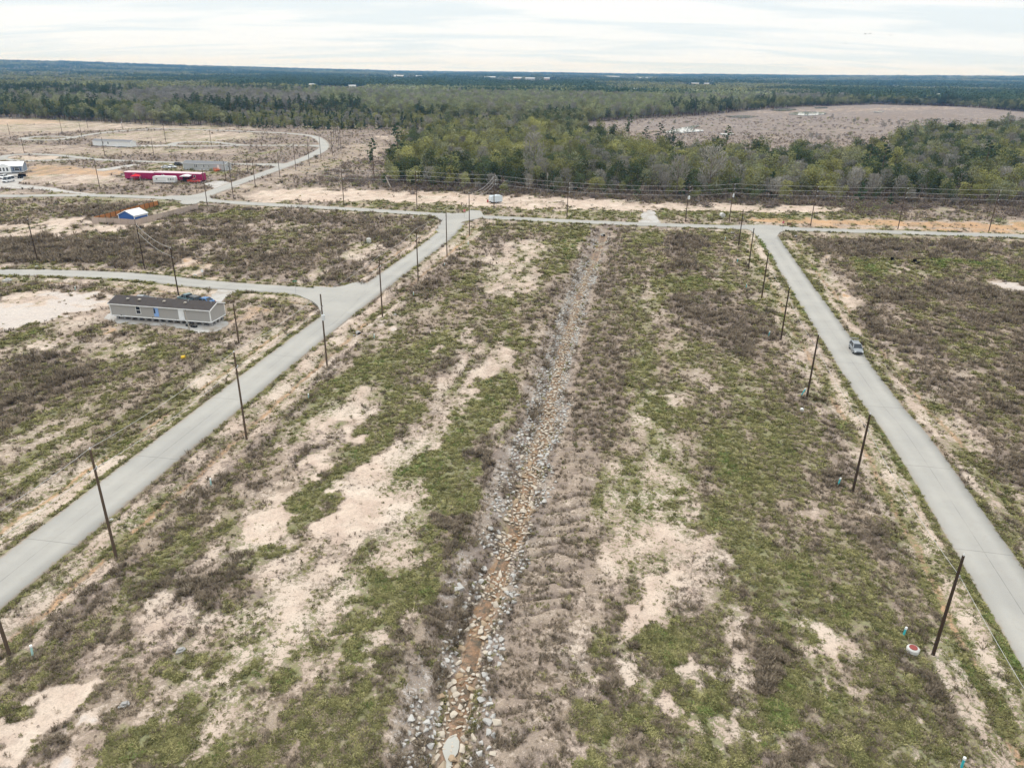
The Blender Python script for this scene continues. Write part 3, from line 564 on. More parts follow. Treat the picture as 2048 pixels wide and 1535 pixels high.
 ('bank', .9, [(28.14,219.59),(33.94,212.88),(28.41,151.80),(20.74,120.85),(13.99,107.02),(10.75,89.33),(8.91,76.01),(9.75,62.10),(9.45,48.04),(4.02,35.61),(-2.88,35.51),(-0.63,43.52),(1.48,55.66),(6.32,83.48),(16.22,137.54)]),
 ('olive', .75, [(26.62,219.50),(38.37,213.15),(33.84,152.04),(24.33,116.13),(16.92,99.43),(10.62,95.73),(9.49,111.08),(17.05,151.28)]), ('brown', .5, [(22.51,187.68),(28.88,177.61),(26.17,137.96),(17.18,107.12),(10.93,99.24),(10.31,111.11)]),
 ('olive', .75, [(33.76,229.04),(66.07,226.49),(56.26,169.55),(51.25,139.01),(45.90,116.90),(43.38,100.27),(41.98,88.73),(35.05,84.27),(33.24,107.66),(32.06,116.41),(30.15,155.70),(26.39,177.48)]),
 ('green', .8, [(42.08,226.47),(64.72,224.89),(60.74,215.92),(45.59,215.68),(39.05,208.48),(28.95,196.01),(32.73,221.35)]), ('olive', .7, [(30.12,205.98),(43.23,200.45),(35.86,168.54),(26.33,168.07)]),
 ('green', .7, [(33.63,169.33),(43.28,172.11),(49.76,167.89),(48.66,157.74),(39.07,159.30),(33.63,160.27)]), ('bright', .4, [(35.86,168.54),(42.24,170.67),(40.21,163.51),(35.45,163.28)]),
 ('rust', .25, [(45.83,218.54),(58.30,219.32),(52.55,207.32),(49.96,194.86),(48.47,178.64),(41.82,174.87),(38.44,179.61),(42.33,194.43),(43.21,210.06)]), ('dark', .8, [(45.83,218.54),(58.30,219.32),(52.55,207.32),(49.96,194.86),(48.47,178.64),(41.82,174.87),(38.44,179.61),(42.33,194.43),(43.21,210.06)]), ('brown', .6, [(39.66,175.73),(51.50,178.80),(52.65,169.37),(44.23,168.96)]),
 ('dark', 1., [(39.32,155.34),(44.46,158.34),(47.11,155.70),(45.62,145.39),(43.65,130.56),(40.16,120.57),(37.45,120.97),(34.20,126.04),(32.32,130.97),(31.86,140.77),(33.16,150.16)]), ('brown', .8, [(33.48,155.85),(49.09,160.59),(47.21,138.84),(41.41,119.14),(35.51,116.53),(29.79,126.41)]),
 ('brown', .7, [(22.35,172.45),(26.00,173.59),(24.03,158.59),(20.90,159.66)]), ('brown', .8, [(22.69,131.17),(27.75,134.02),(27.73,127.14),(23.59,124.30)]), ('brown', .6, [(14.59,119.38),(17.79,121.24),(18.34,117.33),(14.54,113.03)]), ('brown', .7, [(50.59,165.73),(55.18,160.88),(52.14,155.93)]), ('dark', .8, [(47.62,138.86),(52.52,142.97),(47.13,124.41),(43.77,130.00)]),
 ('tan', .8, [(25.53,145.55),(32.47,145.50),(31.10,129.22),(27.64,121.86),(27.50,133.71)]), ('sand', .5, [(23.82,123.52),(28.35,123.69),(32.06,116.41),(26.23,112.77),(22.61,116.07)]),
 ('olive', .8, [(33.20,121.31),(47.54,121.85),(43.38,100.27),(37.51,91.65),(33.51,99.95),(31.00,111.83)]), ('green', .5, [(33.33,114.60),(35.73,113.78),(35.94,110.27),(33.28,111.04)]), ('brown', .4, [(23.08,113.78),(29.48,116.31),(28.41,107.50),(22.43,105.28)]),
 ('brown', .9, [(8.49,106.83),(17.10,104.12),(16.32,95.57),(16.72,92.30),(15.48,88.42),(13.38,86.18),(9.97,89.01),(10.01,92.74),(13.27,94.14),(13.53,99.87)]), ('dark', .85, [(9.35,85.64),(12.37,87.88),(15.56,89.02),(14.75,85.51),(12.07,83.36),(9.13,83.01)]), ('olive', .75, [(9.06,82.21),(16.33,83.75),(18.17,79.88),(15.50,78.32),(14.13,79.52),(8.88,80.01)]), ('rust', .3, [(12.71,88.49),(15.51,89.17),(14.48,86.49),(12.58,86.15)]),
 ('sand', .9, [(16.92,99.97),(28.71,103.92),(27.52,99.05),(19.28,98.25),(21.02,93.56),(20.13,89.00),(16.20,89.64)]), ('green', .9, [(19.19,97.72),(21.88,98.34),(25.94,97.58),(23.78,90.17),(20.40,89.01),(21.02,93.56),(18.78,95.14)]), ('green', .6, [(19.41,76.04),(22.25,77.17),(22.10,74.39),(19.91,75.25)]),
 ('sand', .8, [(11.03,79.07),(20.18,78.69),(21.89,73.50),(19.98,70.06),(17.86,70.73),(13.80,67.15),(11.13,67.57),(9.89,73.76)]), ('olive', .8, [(16.77,73.93),(19.89,74.56),(20.26,72.70),(17.39,71.87)]), ('green', .8, [(17.01,68.88),(21.09,68.78),(20.06,67.87),(16.91,67.80)]),
 ('olive', .95, [(24.86,88.24),(29.60,96.32),(35.33,103.75),(40.34,100.17),(42.22,95.02),(41.98,88.73),(40.58,81.75),(39.02,73.37),(38.53,68.20),(38.62,63.59),(37.94,57.88),(37.14,51.59),(36.34,46.81),(36.14,42.15),(35.87,38.53),(35.42,36.07),(16.17,35.79),(16.98,39.98),(18.26,41.86),(19.54,44.89),(21.27,46.54),(21.56,48.84),(21.36,52.60),(21.82,57.55),(21.90,61.52),(21.44,65.91),(20.48,68.76),(20.02,71.83),(22.52,75.20),(23.01,80.01),(22.89,85.31)]),
 ('green', .6, [(25.21,86.79),(34.24,94.78),(36.99,90.09),(33.72,76.64),(34.49,72.18),(27.22,70.95),(25.21,76.42),(24.89,82.64)]), ('green', .6, [(23.01,67.84),(29.32,67.03),(31.01,60.07),(28.05,54.77),(22.93,53.29),(22.97,59.91)]), ('green', .45, [(36.61,66.25),(37.82,61.86),(36.52,54.93),(32.22,49.64),(29.94,51.46),(30.90,58.50)]), ('olive', .7, [(27.45,50.78),(30.72,47.27),(30.29,42.06),(26.68,37.55),(21.23,38.30),(21.30,42.88)]),
 ('bright', .75, [(17.49,41.85),(19.54,44.89),(21.00,44.40),(20.66,40.96),(18.71,39.56),(17.35,39.99)]), ('green', .6, [(22.52,46.57),(25.04,44.46),(24.08,41.95),(21.30,42.88)]),
 ('brown', .8, [(23.30,79.39),(27.73,77.67),(26.85,74.51),(25.10,73.91),(23.25,77.31)]), ('dark', .6, [(22.79,76.36),(24.76,77.00),(23.60,73.54),(22.39,74.63)]),
 ('sand', .85, [(32.38,69.04),(35.13,70.83),(36.21,67.66),(33.82,67.42)]), ('sand', .8, [(35.08,56.70),(37.59,57.64),(36.66,55.43),(35.61,55.69)]), ('sand', .9, [(25.50,52.15),(27.21,51.54),(26.90,49.78),(28.19,47.23),(27.28,45.83),(26.21,45.92),(25.34,47.92),(25.06,49.87)]), ('sand', .8, [(24.19,45.56),(25.05,45.47),(24.76,43.64),(23.29,43.97)]),
 ('bare', .7, [(30.41,43.43),(31.48,43.20),(30.60,41.82),(29.85,42.43)]), ('sand', .8, [(26.44,44.96),(27.43,44.14),(27.18,42.63),(26.60,43.02)]), ('sand', .9, [(27.70,40.33),(29.52,38.64),(27.79,37.24),(27.84,38.40)]), ('sand', .6, [(46.84,87.40),(48.86,88.93),(47.89,86.01)]), ('sand', .6, [(29.26,55.50),(30.59,55.88),(29.79,54.45)]),
 ('brown', .85, [(22.91,51.78),(25.12,50.55),(24.68,48.55),(22.07,49.09)]), ('brown', .8, [(32.23,49.10),(34.65,48.08),(34.90,45.90),(33.51,43.79),(32.33,44.69),(31.27,47.56)]), ('dark', .6, [(32.56,46.74),(34.70,46.23),(33.27,44.09),(32.38,45.11)]), ('brown', .6, [(30.51,41.16),(31.79,40.49),(30.34,39.70)]), ('brown', .7, [(19.69,41.50),(22.11,40.56),(20.99,38.77),(18.65,38.18)]), ('dark', .6, [(18.95,39.13),(20.43,39.15),(19.48,35.84),(17.56,35.81)]),
 ('brown', .7, [(42.48,94.53),(45.32,91.10),(43.71,87.46),(43.24,92.77)]), ('dark', .8, [(38.93,79.80),(42.71,80.78),(40.54,75.19),(38.55,74.24),(37.64,75.69)]), ('brown', .6, [(28.29,68.95),(32.81,65.06),(32.50,63.28),(29.22,60.93),(27.17,61.46)]), ('brown', .4, [(38.56,72.28),(39.03,64.48),(37.04,63.56),(36.71,69.14)]),
 ('sand', .95, [(11.22,65.68),(15.33,67.86),(19.09,67.46),(22.09,65.92),(22.97,63.25),(22.35,59.10),(21.95,54.65),(21.33,50.67),(19.94,46.52),(18.07,42.83),(17.60,39.55),(16.11,38.14),(13.83,37.69),(12.29,38.94),(10.83,41.17),(9.66,43.59),(7.90,46.31),(9.01,48.62),(9.93,51.73),(10.05,54.41),(9.88,58.84),(9.24,62.09)]),
 ('bare', .85, [(10.19,54.41),(12.62,57.51),(16.27,58.35),(17.47,56.71),(14.28,52.99),(11.51,50.36),(9.50,49.10)]), ('bare', .7, [(12.09,41.76),(13.73,41.88),(14.54,40.40),(13.56,39.40),(12.21,40.82)]), ('bare', .5, [(14.44,65.75),(18.21,65.84),(18.50,62.29),(14.24,61.35)]), ('bare', .45, [(8.60,48.02),(10.38,48.64),(9.90,45.26),(8.54,45.77)]),
 ('green', .95, [(11.09,49.92),(13.06,50.45),(14.69,50.92),(17.42,49.43),(16.67,47.76),(15.09,47.45),(13.83,44.64),(12.25,43.03),(11.52,44.03),(9.76,44.57),(12.43,45.79),(12.85,46.95),(10.74,47.03)]), ('green', .95, [(14.02,44.17),(15.92,44.62),(17.07,43.46),(16.45,42.61),(14.26,42.57)]), ('dark', .5, [(12.96,48.69),(14.13,48.12),(13.37,46.41),(12.71,46.84)]), ('green', .6, [(17.27,52.52),(19.09,52.55),(18.15,50.61),(16.89,50.90)]), ('green', .6, [(12.51,52.43),(14.41,54.15),(13.74,51.80)]), ('green', .5, [(16.69,46.46),(18.21,45.94),(18.18,44.35),(16.70,44.84)]),
 ('olive', .95, [(6.14,50.20),(8.21,52.81),(9.99,52.18),(9.25,49.16),(8.09,47.61),(6.73,47.93)]), ('dark', .9, [(6.30,44.10),(7.56,43.96),(8.29,43.06),(9.24,42.83),(8.78,41.47),(7.66,41.69),(6.40,42.64)]), ('green', .9, [(3.94,44.68),(5.32,45.39),(6.53,44.88),(7.18,42.65),(10.17,41.82),(10.54,40.79),(8.81,40.26),(7.46,39.34),(5.39,39.76),(3.03,40.17),(5.03,41.50),(5.38,43.01)]), ('green', .85, [(4.42,38.05),(5.96,38.71),(6.43,37.87),(7.83,35.67),(3.68,35.61)]), ('olive', .6, [(8.57,55.80),(10.71,55.85),(10.15,53.38),(8.54,53.35)]),  # the dark patch paints the shaded side of bushes
 ('dark', 1., [(20.14,47.94),(22.10,48.38),(22.71,47.13),(21.82,44.93),(19.73,45.54)]), ('brown', .6, [(21.48,54.64),(23.36,54.67),(22.00,48.85),(20.53,48.24)]), ('brown', .5, [(10.39,38.56),(15.40,38.21),(14.78,35.77),(9.56,35.70)]), ('olive', .7, [(13.95,38.19),(17.84,39.11),(16.87,35.80),(13.39,35.75)]),  # its dark patch carries the bushes' shaded side in the cover colour
 # ---- field beyond the SUV road
 ('brown', .9, [(86.05,219.62),(150.61,215.20),(212.82,210.30),(50.59,34.77),(37.88,36.11),(51.67,60.51),(56.07,82.17),(62.90,112.94),(69.27,146.41),(78.38,190.76)]),
 ('olive', .55, [(94.28,203.42),(137.04,193.98),(190.41,186.05),(134.05,125.07),(112.50,155.61),(83.82,162.24),(84.66,180.53)]),
 ('dark', .95, [(83.61,209.18),(96.58,218.14),(117.35,218.72),(134.70,216.29),(130.58,202.43),(118.34,194.65),(110.14,197.08),(103.53,193.83),(94.78,196.22),(89.39,193.05),(83.92,192.74)]), ('olive', .8, [(87.89,222.64),(101.50,220.59),(98.15,216.14),(87.53,215.48)]), ('clay', .7, [(92.37,224.41),(118.17,223.82),(153.38,219.52),(187.99,215.41),(184.66,211.24),(150.61,215.20),(116.00,219.34),(92.50,220.75)]),
 ('green', .95, [(89.60,194.20),(99.55,192.48),(97.19,180.18),(87.75,167.98),(85.76,170.12),(88.06,185.86)]), ('bright', .9, [(111.35,195.99),(128.78,194.09),(128.81,180.33),(120.50,167.39),(118.32,174.03),(121.34,187.11),(107.88,187.46)]), ('olive', .7, [(125.82,202.15),(144.96,206.36),(133.40,188.29),(128.99,193.54)]),
 ('grey', .5, [(100.10,191.95),(105.00,191.11),(100.17,178.85),(90.35,171.25)]), ('sand', .7, [(99.60,185.42),(109.36,184.38),(106.45,174.37),(96.50,171.56)]), ('white', .95, [(113.90,169.71),(118.65,172.20),(118.25,163.87),(113.72,156.82),(112.11,160.30)]), ('bare', .7, [(109.24,203.04),(113.06,204.51),(110.19,198.26),(107.06,196.91)]),
 ('tan', .8, [(83.31,196.74),(89.21,191.35),(82.22,166.40),(73.95,157.73),(78.24,180.19)]), ('clay', .95, [(73.84,157.72),(77.31,157.49),(77.10,153.25),(72.42,148.66),(71.97,151.90)]), ('clay', .8, [(82.85,205.90),(81.08,190.90),(77.91,185.32),(79.17,193.62)]), ('sand', .7, [(82.00,168.59),(91.04,167.70),(89.75,165.05),(81.05,165.05)]),
 ('dark', .7, [(78.20,164.06),(102.99,165.68),(114.21,163.68),(109.84,156.65),(98.78,158.09),(79.87,153.38),(75.49,158.99)]), ('olive', .8, [(94.85,152.93),(97.92,149.43),(94.36,143.42),(92.84,148.49)]), ('olive', .8, [(83.13,147.02),(88.06,144.49),(84.88,140.41),(81.60,141.89)]), ('green', .6, [(82.50,129.00),(84.42,120.22),(79.53,115.32),(79.28,122.52)]), ('olive', .7, [(77.70,140.11),(81.17,137.12),(79.83,125.65),(75.18,125.47)]),
 ('tan', .6, [(78.38,150.36),(84.20,147.06),(79.58,134.03),(76.15,136.91)]), ('tan', .6, [(71.86,128.03),(76.11,125.51),(71.23,117.82),(68.32,118.91)]), ('dark', .8, [(67.79,119.61),(73.19,119.08),(71.55,115.96),(65.70,115.29)]), ('tan', .7, [(72.11,117.85),(78.86,114.61),(81.56,107.24),(74.41,107.00),(69.94,112.09)]), ('dark', .5, [(79.42,119.31),(82.41,117.74),(78.62,113.49),(76.32,113.85)]),
 ('olive', .8, [(73.45,104.03),(81.89,107.25),(90.43,93.20),(74.42,73.15),(69.08,87.31),(64.73,83.45),(68.11,90.99)]), ('sand', .6, [(64.88,106.09),(71.55,101.71),(67.00,100.65)]), ('olive', .6, [(57.56,84.88),(58.77,76.11),(56.24,67.64),(54.17,68.56),(55.17,77.18)]), ('dark', .4, [(63.44,95.66),(68.34,94.16),(63.56,85.05),(59.68,86.33)]),
 # ---- the marsh
 ('marsh', 1., MARSH), ('dark', .5, [(382.6,902.8),(453.9,983.5),(570.3,1023.4),(549.0,940.1),(438.3,886.1),(366.9,826.5)]), ('brown', .5, [(83.17,643.4),(130.78,674.8),(118.19,607.6),(78.78,577.9)]), ('brown', .4, [(143.43,597.3),(217.75,634.0),(222.15,600.3),(152.77,559.0)]), ('tan', .4, [(310.9,1034.1),(713.8,1285.8),(694.5,1194.6),(287.60,955.0)]), ('brown', .5, [(104.76,536.0),(208.88,563.2),(279.11,623.7),(348.1,655.5),(458.4,696.5),(419.8,636.1),(218.00,482.6),(145.78,473.5)]),
 ('clay', .8, [(25.22,655.8),(35.62,694.6),(31.85,634.5),(26.02,612.4)]),
]
# ---------------------------------------------------------------- terrain height and cover
RUN = DITCH[::3] + [DITCH[-1]]
ROADLINES = [(HOME_ROAD, 3.05), (SUV_ROAD, 2.85), (CROSS_ROAD, 3.05), (SIDE_STREET, 3.05)]
def coarse(line, k):
    return line[::k] + ([line[-1]] if (len(line) - 1) % k else [])
def line_field(x, y, pts, reach):
    """seg_dist only where the line is near"""
    a = np.array(pts)
    k = (x > a[:, 0].min() - reach) & (x < a[:, 0].max() + reach) & (y > a[:, 1].min() - reach) & (y < a[:, 1].max() + reach)
    d = np.full(x.shape, 1e6); s = np.ones(x.shape); t = np.zeros(x.shape)
    if k.any():
        d[k], s[k], t[k] = seg_dist(x[k], y[k], pts)
    return d, s, t
def swale(d):
    return -0.45 * np.exp(-((d - 4.0) / 1.5) ** 2)
def rill_phase(arc, x, y):
    return arc * 1.45 + 7.0 * fbm(x, y, 9.0, 31) + 2.6 * fbm(x, y, 2.2, 32)
def ditch_profile(d, side, arc, x, y):
    w = 0.75 + 0.45 * fbm(x, y, 9.0, 5)
    right = side < 0                                  # the line runs towards the camera: its - side is to the east
    reach = np.where(right, 8.5, 6.0) * (0.85 + 0.3 * fbm(x, y, 14.0, 9))
    z = -1.15 * (1 - sstep(w * 0.6, reach, d)) - 0.55 * (1 - sstep(0.7, 2.3, d))
    # erosion rills down the east bank
    rill = np.exp(-(np.sin(rill_phase(arc, x, y)) / 0.42) ** 2)
    band = sstep(2.2, 3.4, d) * (1 - sstep(6.5, 9.5, d)) * right
    return z + band * (0.10 - 0.62 * rill * (0.15 + 1.3 * fbm(x, y, 7.0, 33) ** 1.5))
def height(x, y, dist=None):
    x = np.asarray(x, float); y = np.asarray(y, float)
    r = np.hypot(x, y)
    z = 0.30 * (fbm(x, y, 18.0, 1) - 0.5) + 0.14 * (fbm(x, y, 3.0, 2, 2) - 0.5)
    flat = np.ones(x.shape)
    for pts, hw in ROADLINES:
        d, s, t = line_field(x, y, coarse(pts, 3), 16.0)
        flat = np.minimum(flat, sstep(hw + 0.3, hw + 5.0, d))
        sw = swale(d - hw) * (d < 14)
        z = z * sstep(hw, hw + 4, d) + sw
    for pts in (LOOP_ROAD, LANE_MID, LANE_LOW, CULDESAC):
        d, s, t = line_field(x, y, coarse(pts, 2), 12.0)
        flat = np.minimum(flat, sstep(4.0, 9.0, d))
    for g in GRAVEL:
        a = np.array(g); c = a.mean(0); rad = np.abs(a - c).max() + 4
        k = (np.abs(x - c[0]) < rad) & (np.abs(y - c[1]) < rad)
        if k.any():
            f = np.ones(x.shape); f[k] = 1 - sstep(-3.0, 0.5, poly_sd(x[k], y[k], g))
            flat = np.minimum(flat, f); z = z * np.maximum(f, 0.0)
    z = np.where(flat < 1, np.where(z < -0.2, z, z * flat), z)
    d, s, t = line_field(x, y, RUN, 14.0)
    near = d < 13
    if near.any():
        zz = ditch_profile(d[near], s[near], t[near], x[near], y[near])
        z[near] = z[near] * sstep(0.5, 6, d[near]) * flat[near] + zz * sstep(0.0, 1.0, flat[near] + 0.0)
    # low hills round the horizon
    az = np.arctan2(x, y)
    hill = 8 + 50 * sstep(-0.12, -0.62, az) + 28 * sstep(0.12, 0.6, az) + 14 * (fbm(az * 40 + 50, r / 4000, 5.0, 8, 3) - 0.5)
    z = z + hill * sstep(4200, 8200, r)
    return z
def cover(x, y):
    """(cover, green, brown, clay, grey, wet) at points"""
    r = np.hypot(x, y)
    amp = np.minimum(1.3 + 0.014 * r, 6.0)
    wx = x + amp * 2.4 * (fbm(x, y, 5.0, 11, 3) - 0.5) + amp * 1.6 * (fbm(x, y, 1.4, 13, 2) - 0.5)
    wy = y + amp * 2.8 * (fbm(x, y, 5.0, 12, 3) - 0.5) + amp * 1.6 * (fbm(x, y, 1.4, 14, 2) - 0.5)
    F = np.empty((5,) + x.shape)
    for i, v in enumerate(CLS['olive']):
        F[i] = v
    far = r > 330
    for i, v in enumerate((.98, .35, .9, 0, 0)):
        F[i][far] = v
    for cl, st, pts in PATCH:
        a = np.array(pts)
        cy0 = max(30.0, a[:, 1].mean())
        soft = 0.35 + 0.006 * cy0
        m = soft * 1.5 + 3
        k = (wx > a[:, 0].min() - m) & (wx < a[:, 0].max() + m) & (wy > a[:, 1].min() - m) & (wy < a[:, 1].max() + m)
        if not k.any():
            continue
        w = st * sstep(-soft, soft, poly_sd(wx[k], wy[k], pts))
        for i, v in enumerate(CLS[cl]):
            F[i][k] += (v - F[i][k]) * w
    # verges: green edge, worn sand, clay swale, sand again
    for pts, hw in ROADLINES:
        d, s, t = line_field(x, y, coarse(pts, 3), 16.0)
        e = d - hw + 0.9 * (fbm(x, y, 3.5, 21) - 0.5) + 0.5 * (fbm(x, y, 0.9, 22) - 0.5)
        on = d < 13.5
        patchy = fbm(x, y, 9.0, 23)
        for lo, hi, cl, st in ((-0.5, 1.0, 'green', .7 + 1.4 * (patchy - .45)), (0.8, 3.2, 'sand', .95), (3.1, 4.4, 'ogreen', .8), (3.5, 4.1, 'rust', .65), (4.3, 7.4, 'sand', .8 * sstep(.36, .46, patchy)), (6.0, 8.6, 'brown', .35)):
            w = np.clip(st, 0, 1) * sstep(lo - 0.25, lo + 0.25, e) * (1 - sstep(hi - 0.25, hi + 0.25, e)) * on
            if lo == -0.5 and pts is not CROSS_ROAD:
                w = w * np.where(s < 0, 1.0, .45) if pts is HOME_ROAD or pts is SUV_ROAD else w
            if pts is CROSS_ROAD:
                w = w * 0.55
            for i, v in enumerate(CLS[cl]):
                F[i] += (v - F[i]) * w
    # weather and soil make every patch uneven: thin spots, tufty spots, dead spots
    gu = x * .984 - y * .178; gv = (x * .178 + y * .984) / 4.5            # graded and mown along the lots: patches run long that way
    q1 = fbm(gu, gv, 4.5, 51, 3) - 0.5; q2 = fbm(gu, gv, 4.0, 52, 3) - 0.5; q3 = fbm(gu, gv * 1.5, 1.5, 53, 2) - 0.5; q4 = fbm(gu, gv, 20.0, 54, 3) - 0.5
    mid = 1 - np.abs(2 * np.clip(F[0], 0, 1) - 1) * 0.45
    F[0] += mid * ((0.3 + 0.45 * sstep(.5, .8, F[0])) * q1 + 0.6 * q3) + 0.2 * q4
    F[1] += 0.8 * q2 + 0.6 * q3 - 0.25 * q1 + 0.5 * q4
    F[2] += 1.0 * (fbm(x, y, 5.0, 55, 3) - 0.5) + 0.5 * (fbm(x, y, 1.6, 56, 2) - 0.5) - 0.4 * q4
    d, s, t = line_field(x, y, RUN, 14.0)
    e = d + 1.3 * (fbm(x, y, 3.0, 25) - 0.5) + 0.6 * (fbm(x, y, 0.8, 26) - 0.5)
    right = s < 0
    cell = sstep(.38, .62, fbm(x, y, 4.0, 27))
    for cl, w in (('bank', .95 * right * (1 - sstep(7.0, 9.5, e))), ('grey', .95 * (~right) * sstep(1.5, 2.2, e) * (1 - sstep(3.9, 4.9, e))),
                  ('brown', .5 * (~right) * sstep(2.6, 3.2, e) * (1 - sstep(4.2, 5.2, e)) * cell), ('grey', .9 * (1 - sstep(2.2, 3.0, e))), ('dark', np.where(right, .5, .85) * sstep(.7, 1.1, e) * (1 - sstep(2.2, 2.9, e)) * sstep(.35, .6, fbm(x, y, 2.5, 28))), ('rust', .9 * (1 - sstep(0.7, 1.3, e)) * (0.35 + 0.65 * cell)), ('olive', .7 * (1 - sstep(1.0, 2.2, e)) * (1 - cell))):
        w = w * (d < 13)
        for i, v in enumerate(CLS[cl]):
            F[i] += (v - F[i]) * w
    far_bank = right * (1 - sstep(8.0, 11.0, e)) * sstep(3.0, 4.2, e) * sstep(72, 105, y) * (d < 13)
    for i, v in enumerate((.86, .34, .55, 0, .1)):
        F[i] += (v + .5 * (q1, q2, q3, 0, 0)[i] - F[i]) * far_bank * .8
    rl = np.exp(-(np.sin(rill_phase(t, x, y)) / 0.40) ** 2) * right * sstep(2.4, 3.6, d) * (1 - sstep(6.5, 9.5, d)) * (d < 13) * sstep(.3, .6, fbm(x, y, 7.0, 33))
    F[2] += .38 * rl; F[0] += .16 * rl
    wet = np.where(d < 3, (1 - sstep(0.2, 1.3, e)), 0.0)
    return F[0], F[1], F[2], F[3], F[4], wet

# ---------------------------------------------------------------- ground sheet (finer where it lies nearer)
ys = list(np.arange(-80, 26, 6.0)) + list(np.arange(28, 80, 0.26))
while ys[-1] < 700:
    ys.append(ys[-1] + 0.26 * (ys[-1] / 80.0) ** 1.25)
while ys[-1] < 13000:
    ys.append(ys[-1] * 1.022)
ys = np.array(ys)
us = np.linspace(-1, 1, 560)
us = us * (0.62 + 0.38 * us * us)
wid = np.maximum(ys * 1.05 + 45, 75)
GX = us[None, :] * wid[:, None]
GY = np.repeat(ys[:, None], len(us), 1)
gx, gy = GX.ravel(), GY.ravel()
gz = height(gx, gy)
nr, nc = GX.shape
idx = np.arange(nr * nc).reshape(nr, nc)
gf = np.stack([idx[:-1, :-1], idx[:-1, 1:], idx[1:, 1:], idx[1:, :-1]], -1).reshape(-1, 4)

def ground_material():
    ma = bpy.data.materials.new('ground')
    b = NB(ma)
    pos = b.n('ShaderNodeNewGeometry').outputs['Position']
    at1 = b.n('ShaderNodeAttribute', attribute_name='plants'); at2 = b.n('ShaderNodeAttribute', attribute_name='soil')
    s1 = b.n('ShaderNodeSeparateColor'); b.put(s1.inputs[0], at1.outputs['Color'])
    s2 = b.n('ShaderNodeSeparateColor'); b.put(s2.inputs[0], at2.outputs['Color'])
    veg, grn, brn = s1.outputs[0], s1.outputs[1], s1.outputs[2]
    org, gry, wet = s2.outputs[0], s2.outputs[1], s2.outputs[2]
    n1 = b.noise(pos, 1.9, 4, 0.66, 0.5)
    n2 = b.noise(pos, 0.42, 4, 0.6, 0.3)
    n3 = b.noise(pos, 6.5, 3, 0.65)
    n4 = b.noise(pos, 0.12, 3, 0.6)
    m = b.m('ADD', b.m('MULTIPLY', n1, 0.50), b.m('ADD', b.m('MULTIPLY', n2, 0.14), b.m('MULTIPLY', n3, 0.36)))
    m = b.m('ADD', m, b.m('MULTIPLY_ADD', veg, 0.25, -0.125))
    mask = b.step(m, 0.462, 0.535)
    # soil
    sand = b.mix(b.step(n2, 0.3, 0.7), (0.570, 0.462, 0.378), (0.470, 0.362, 0.296))
    sand = b.mix(b.step(n4, 0.45, 0.65), sand, (0.60, 0.500, 0.415))
    clay = b.mix(n2, (0.52, 0.29, 0.145), (0.46, 0.31, 0.18))
    grey = b.mix(n1, (0.60, 0.56, 0.53), (0.42, 0.385, 0.36))
    soil = b.mix(b.m('MULTIPLY', b.m('MULTIPLY', org, 1.0, clamp=True), b.step(b.m('ADD', n1, org), 0.75, 1.3)), sand, clay)
    soil = b.mix(b.m('MULTIPLY', gry, b.step(b.m('ADD', n2, gry), 0.6, 1.25)), soil, grey)
    soil = b.scale(soil, b.m('MULTIPLY_ADD', n3, 0.7, 0.66))
    # plants
    tan = b.mix(n1, (0.37, 0.295, 0.225), (0.24, 0.190, 0.148))
    brown = b.mix(n1, (0.250, 0.200, 0.170), (0.135, 0.105, 0.092))
    green = b.mix(b.step(n2, 0.32, 0.68), (0.135, 0.155, 0.065), (0.215, 0.205, 0.100))
    green = b.mix(b.step(grn, 1.0, 1.25), green, (0.150, 0.215, 0.060))
    fb = b.step(b.m('ADD', brn, b.m('MULTIPLY_ADD', n2, 0.9, -0.45)), 0.25, 0.75)
    fg = b.step(b.m('ADD', grn, b.m('MULTIPLY_ADD', b.m('ADD', b.m('MULTIPLY', n1, .55), b.m('MULTIPLY', n2, .45)), 1.5, -0.75)), 0.28, 0.72)
    pl = b.mix(fg, b.mix(fb, tan, brown), green)
    pl = b.scale(pl, b.m('MULTIPLY_ADD', n3, 1.5, 0.2))
    pl = b.mix(0.12, pl, soil)
    col = b.mix(mask, soil, pl)
    col = b.scale(col, b.m('MULTIPLY_ADD', b.step(n1, .36, .60), .22, .86))
    col = b.mix(b.m('MULTIPLY', wet, 0.55), col, (0.23, 0.115, 0.045))
    hgt = b.m('ADD', b.m('MULTIPLY', mask, 0.6), b.m('ADD', b.m('MULTIPLY', n3, 0.5), b.m('MULTIPLY', n1, 0.4)))
    bs = b.bsdf(col, 0.95, 0.08, 0.0, b.bump(hgt, 0.7, 0.14))
    b.put(bs.inputs['Roughness'], b.m('MULTIPLY_ADD', wet, -0.45, 0.95))
    return ma
gme = np_mesh('ground', np.stack([gx, gy, gz], 1), gf, ground_material())
cv_ = cover(gx, gy)
a1 = gme.attributes.new('plants', 'FLOAT_COLOR', 'POINT')
a1.data.foreach_set('color', np.stack([cv_[0], cv_[1], cv_[2], np.ones_like(gx)], 1).astype(np.float32).ravel())
a2 = gme.attributes.new('soil', 'FLOAT_COLOR', 'POINT')
a2.data.foreach_set('color', np.stack([cv_[3], cv_[4], cv_[5], np.ones_like(gx)], 1).astype(np.float32).ravel())
gme.polygons.foreach_set('use_smooth', np.ones(len(gf), bool))
ground = place('ground', gme)
tag(ground, kind='structure')
def z1(x, y):
    return float(height(np.array([x]), np.array([y]))[0])

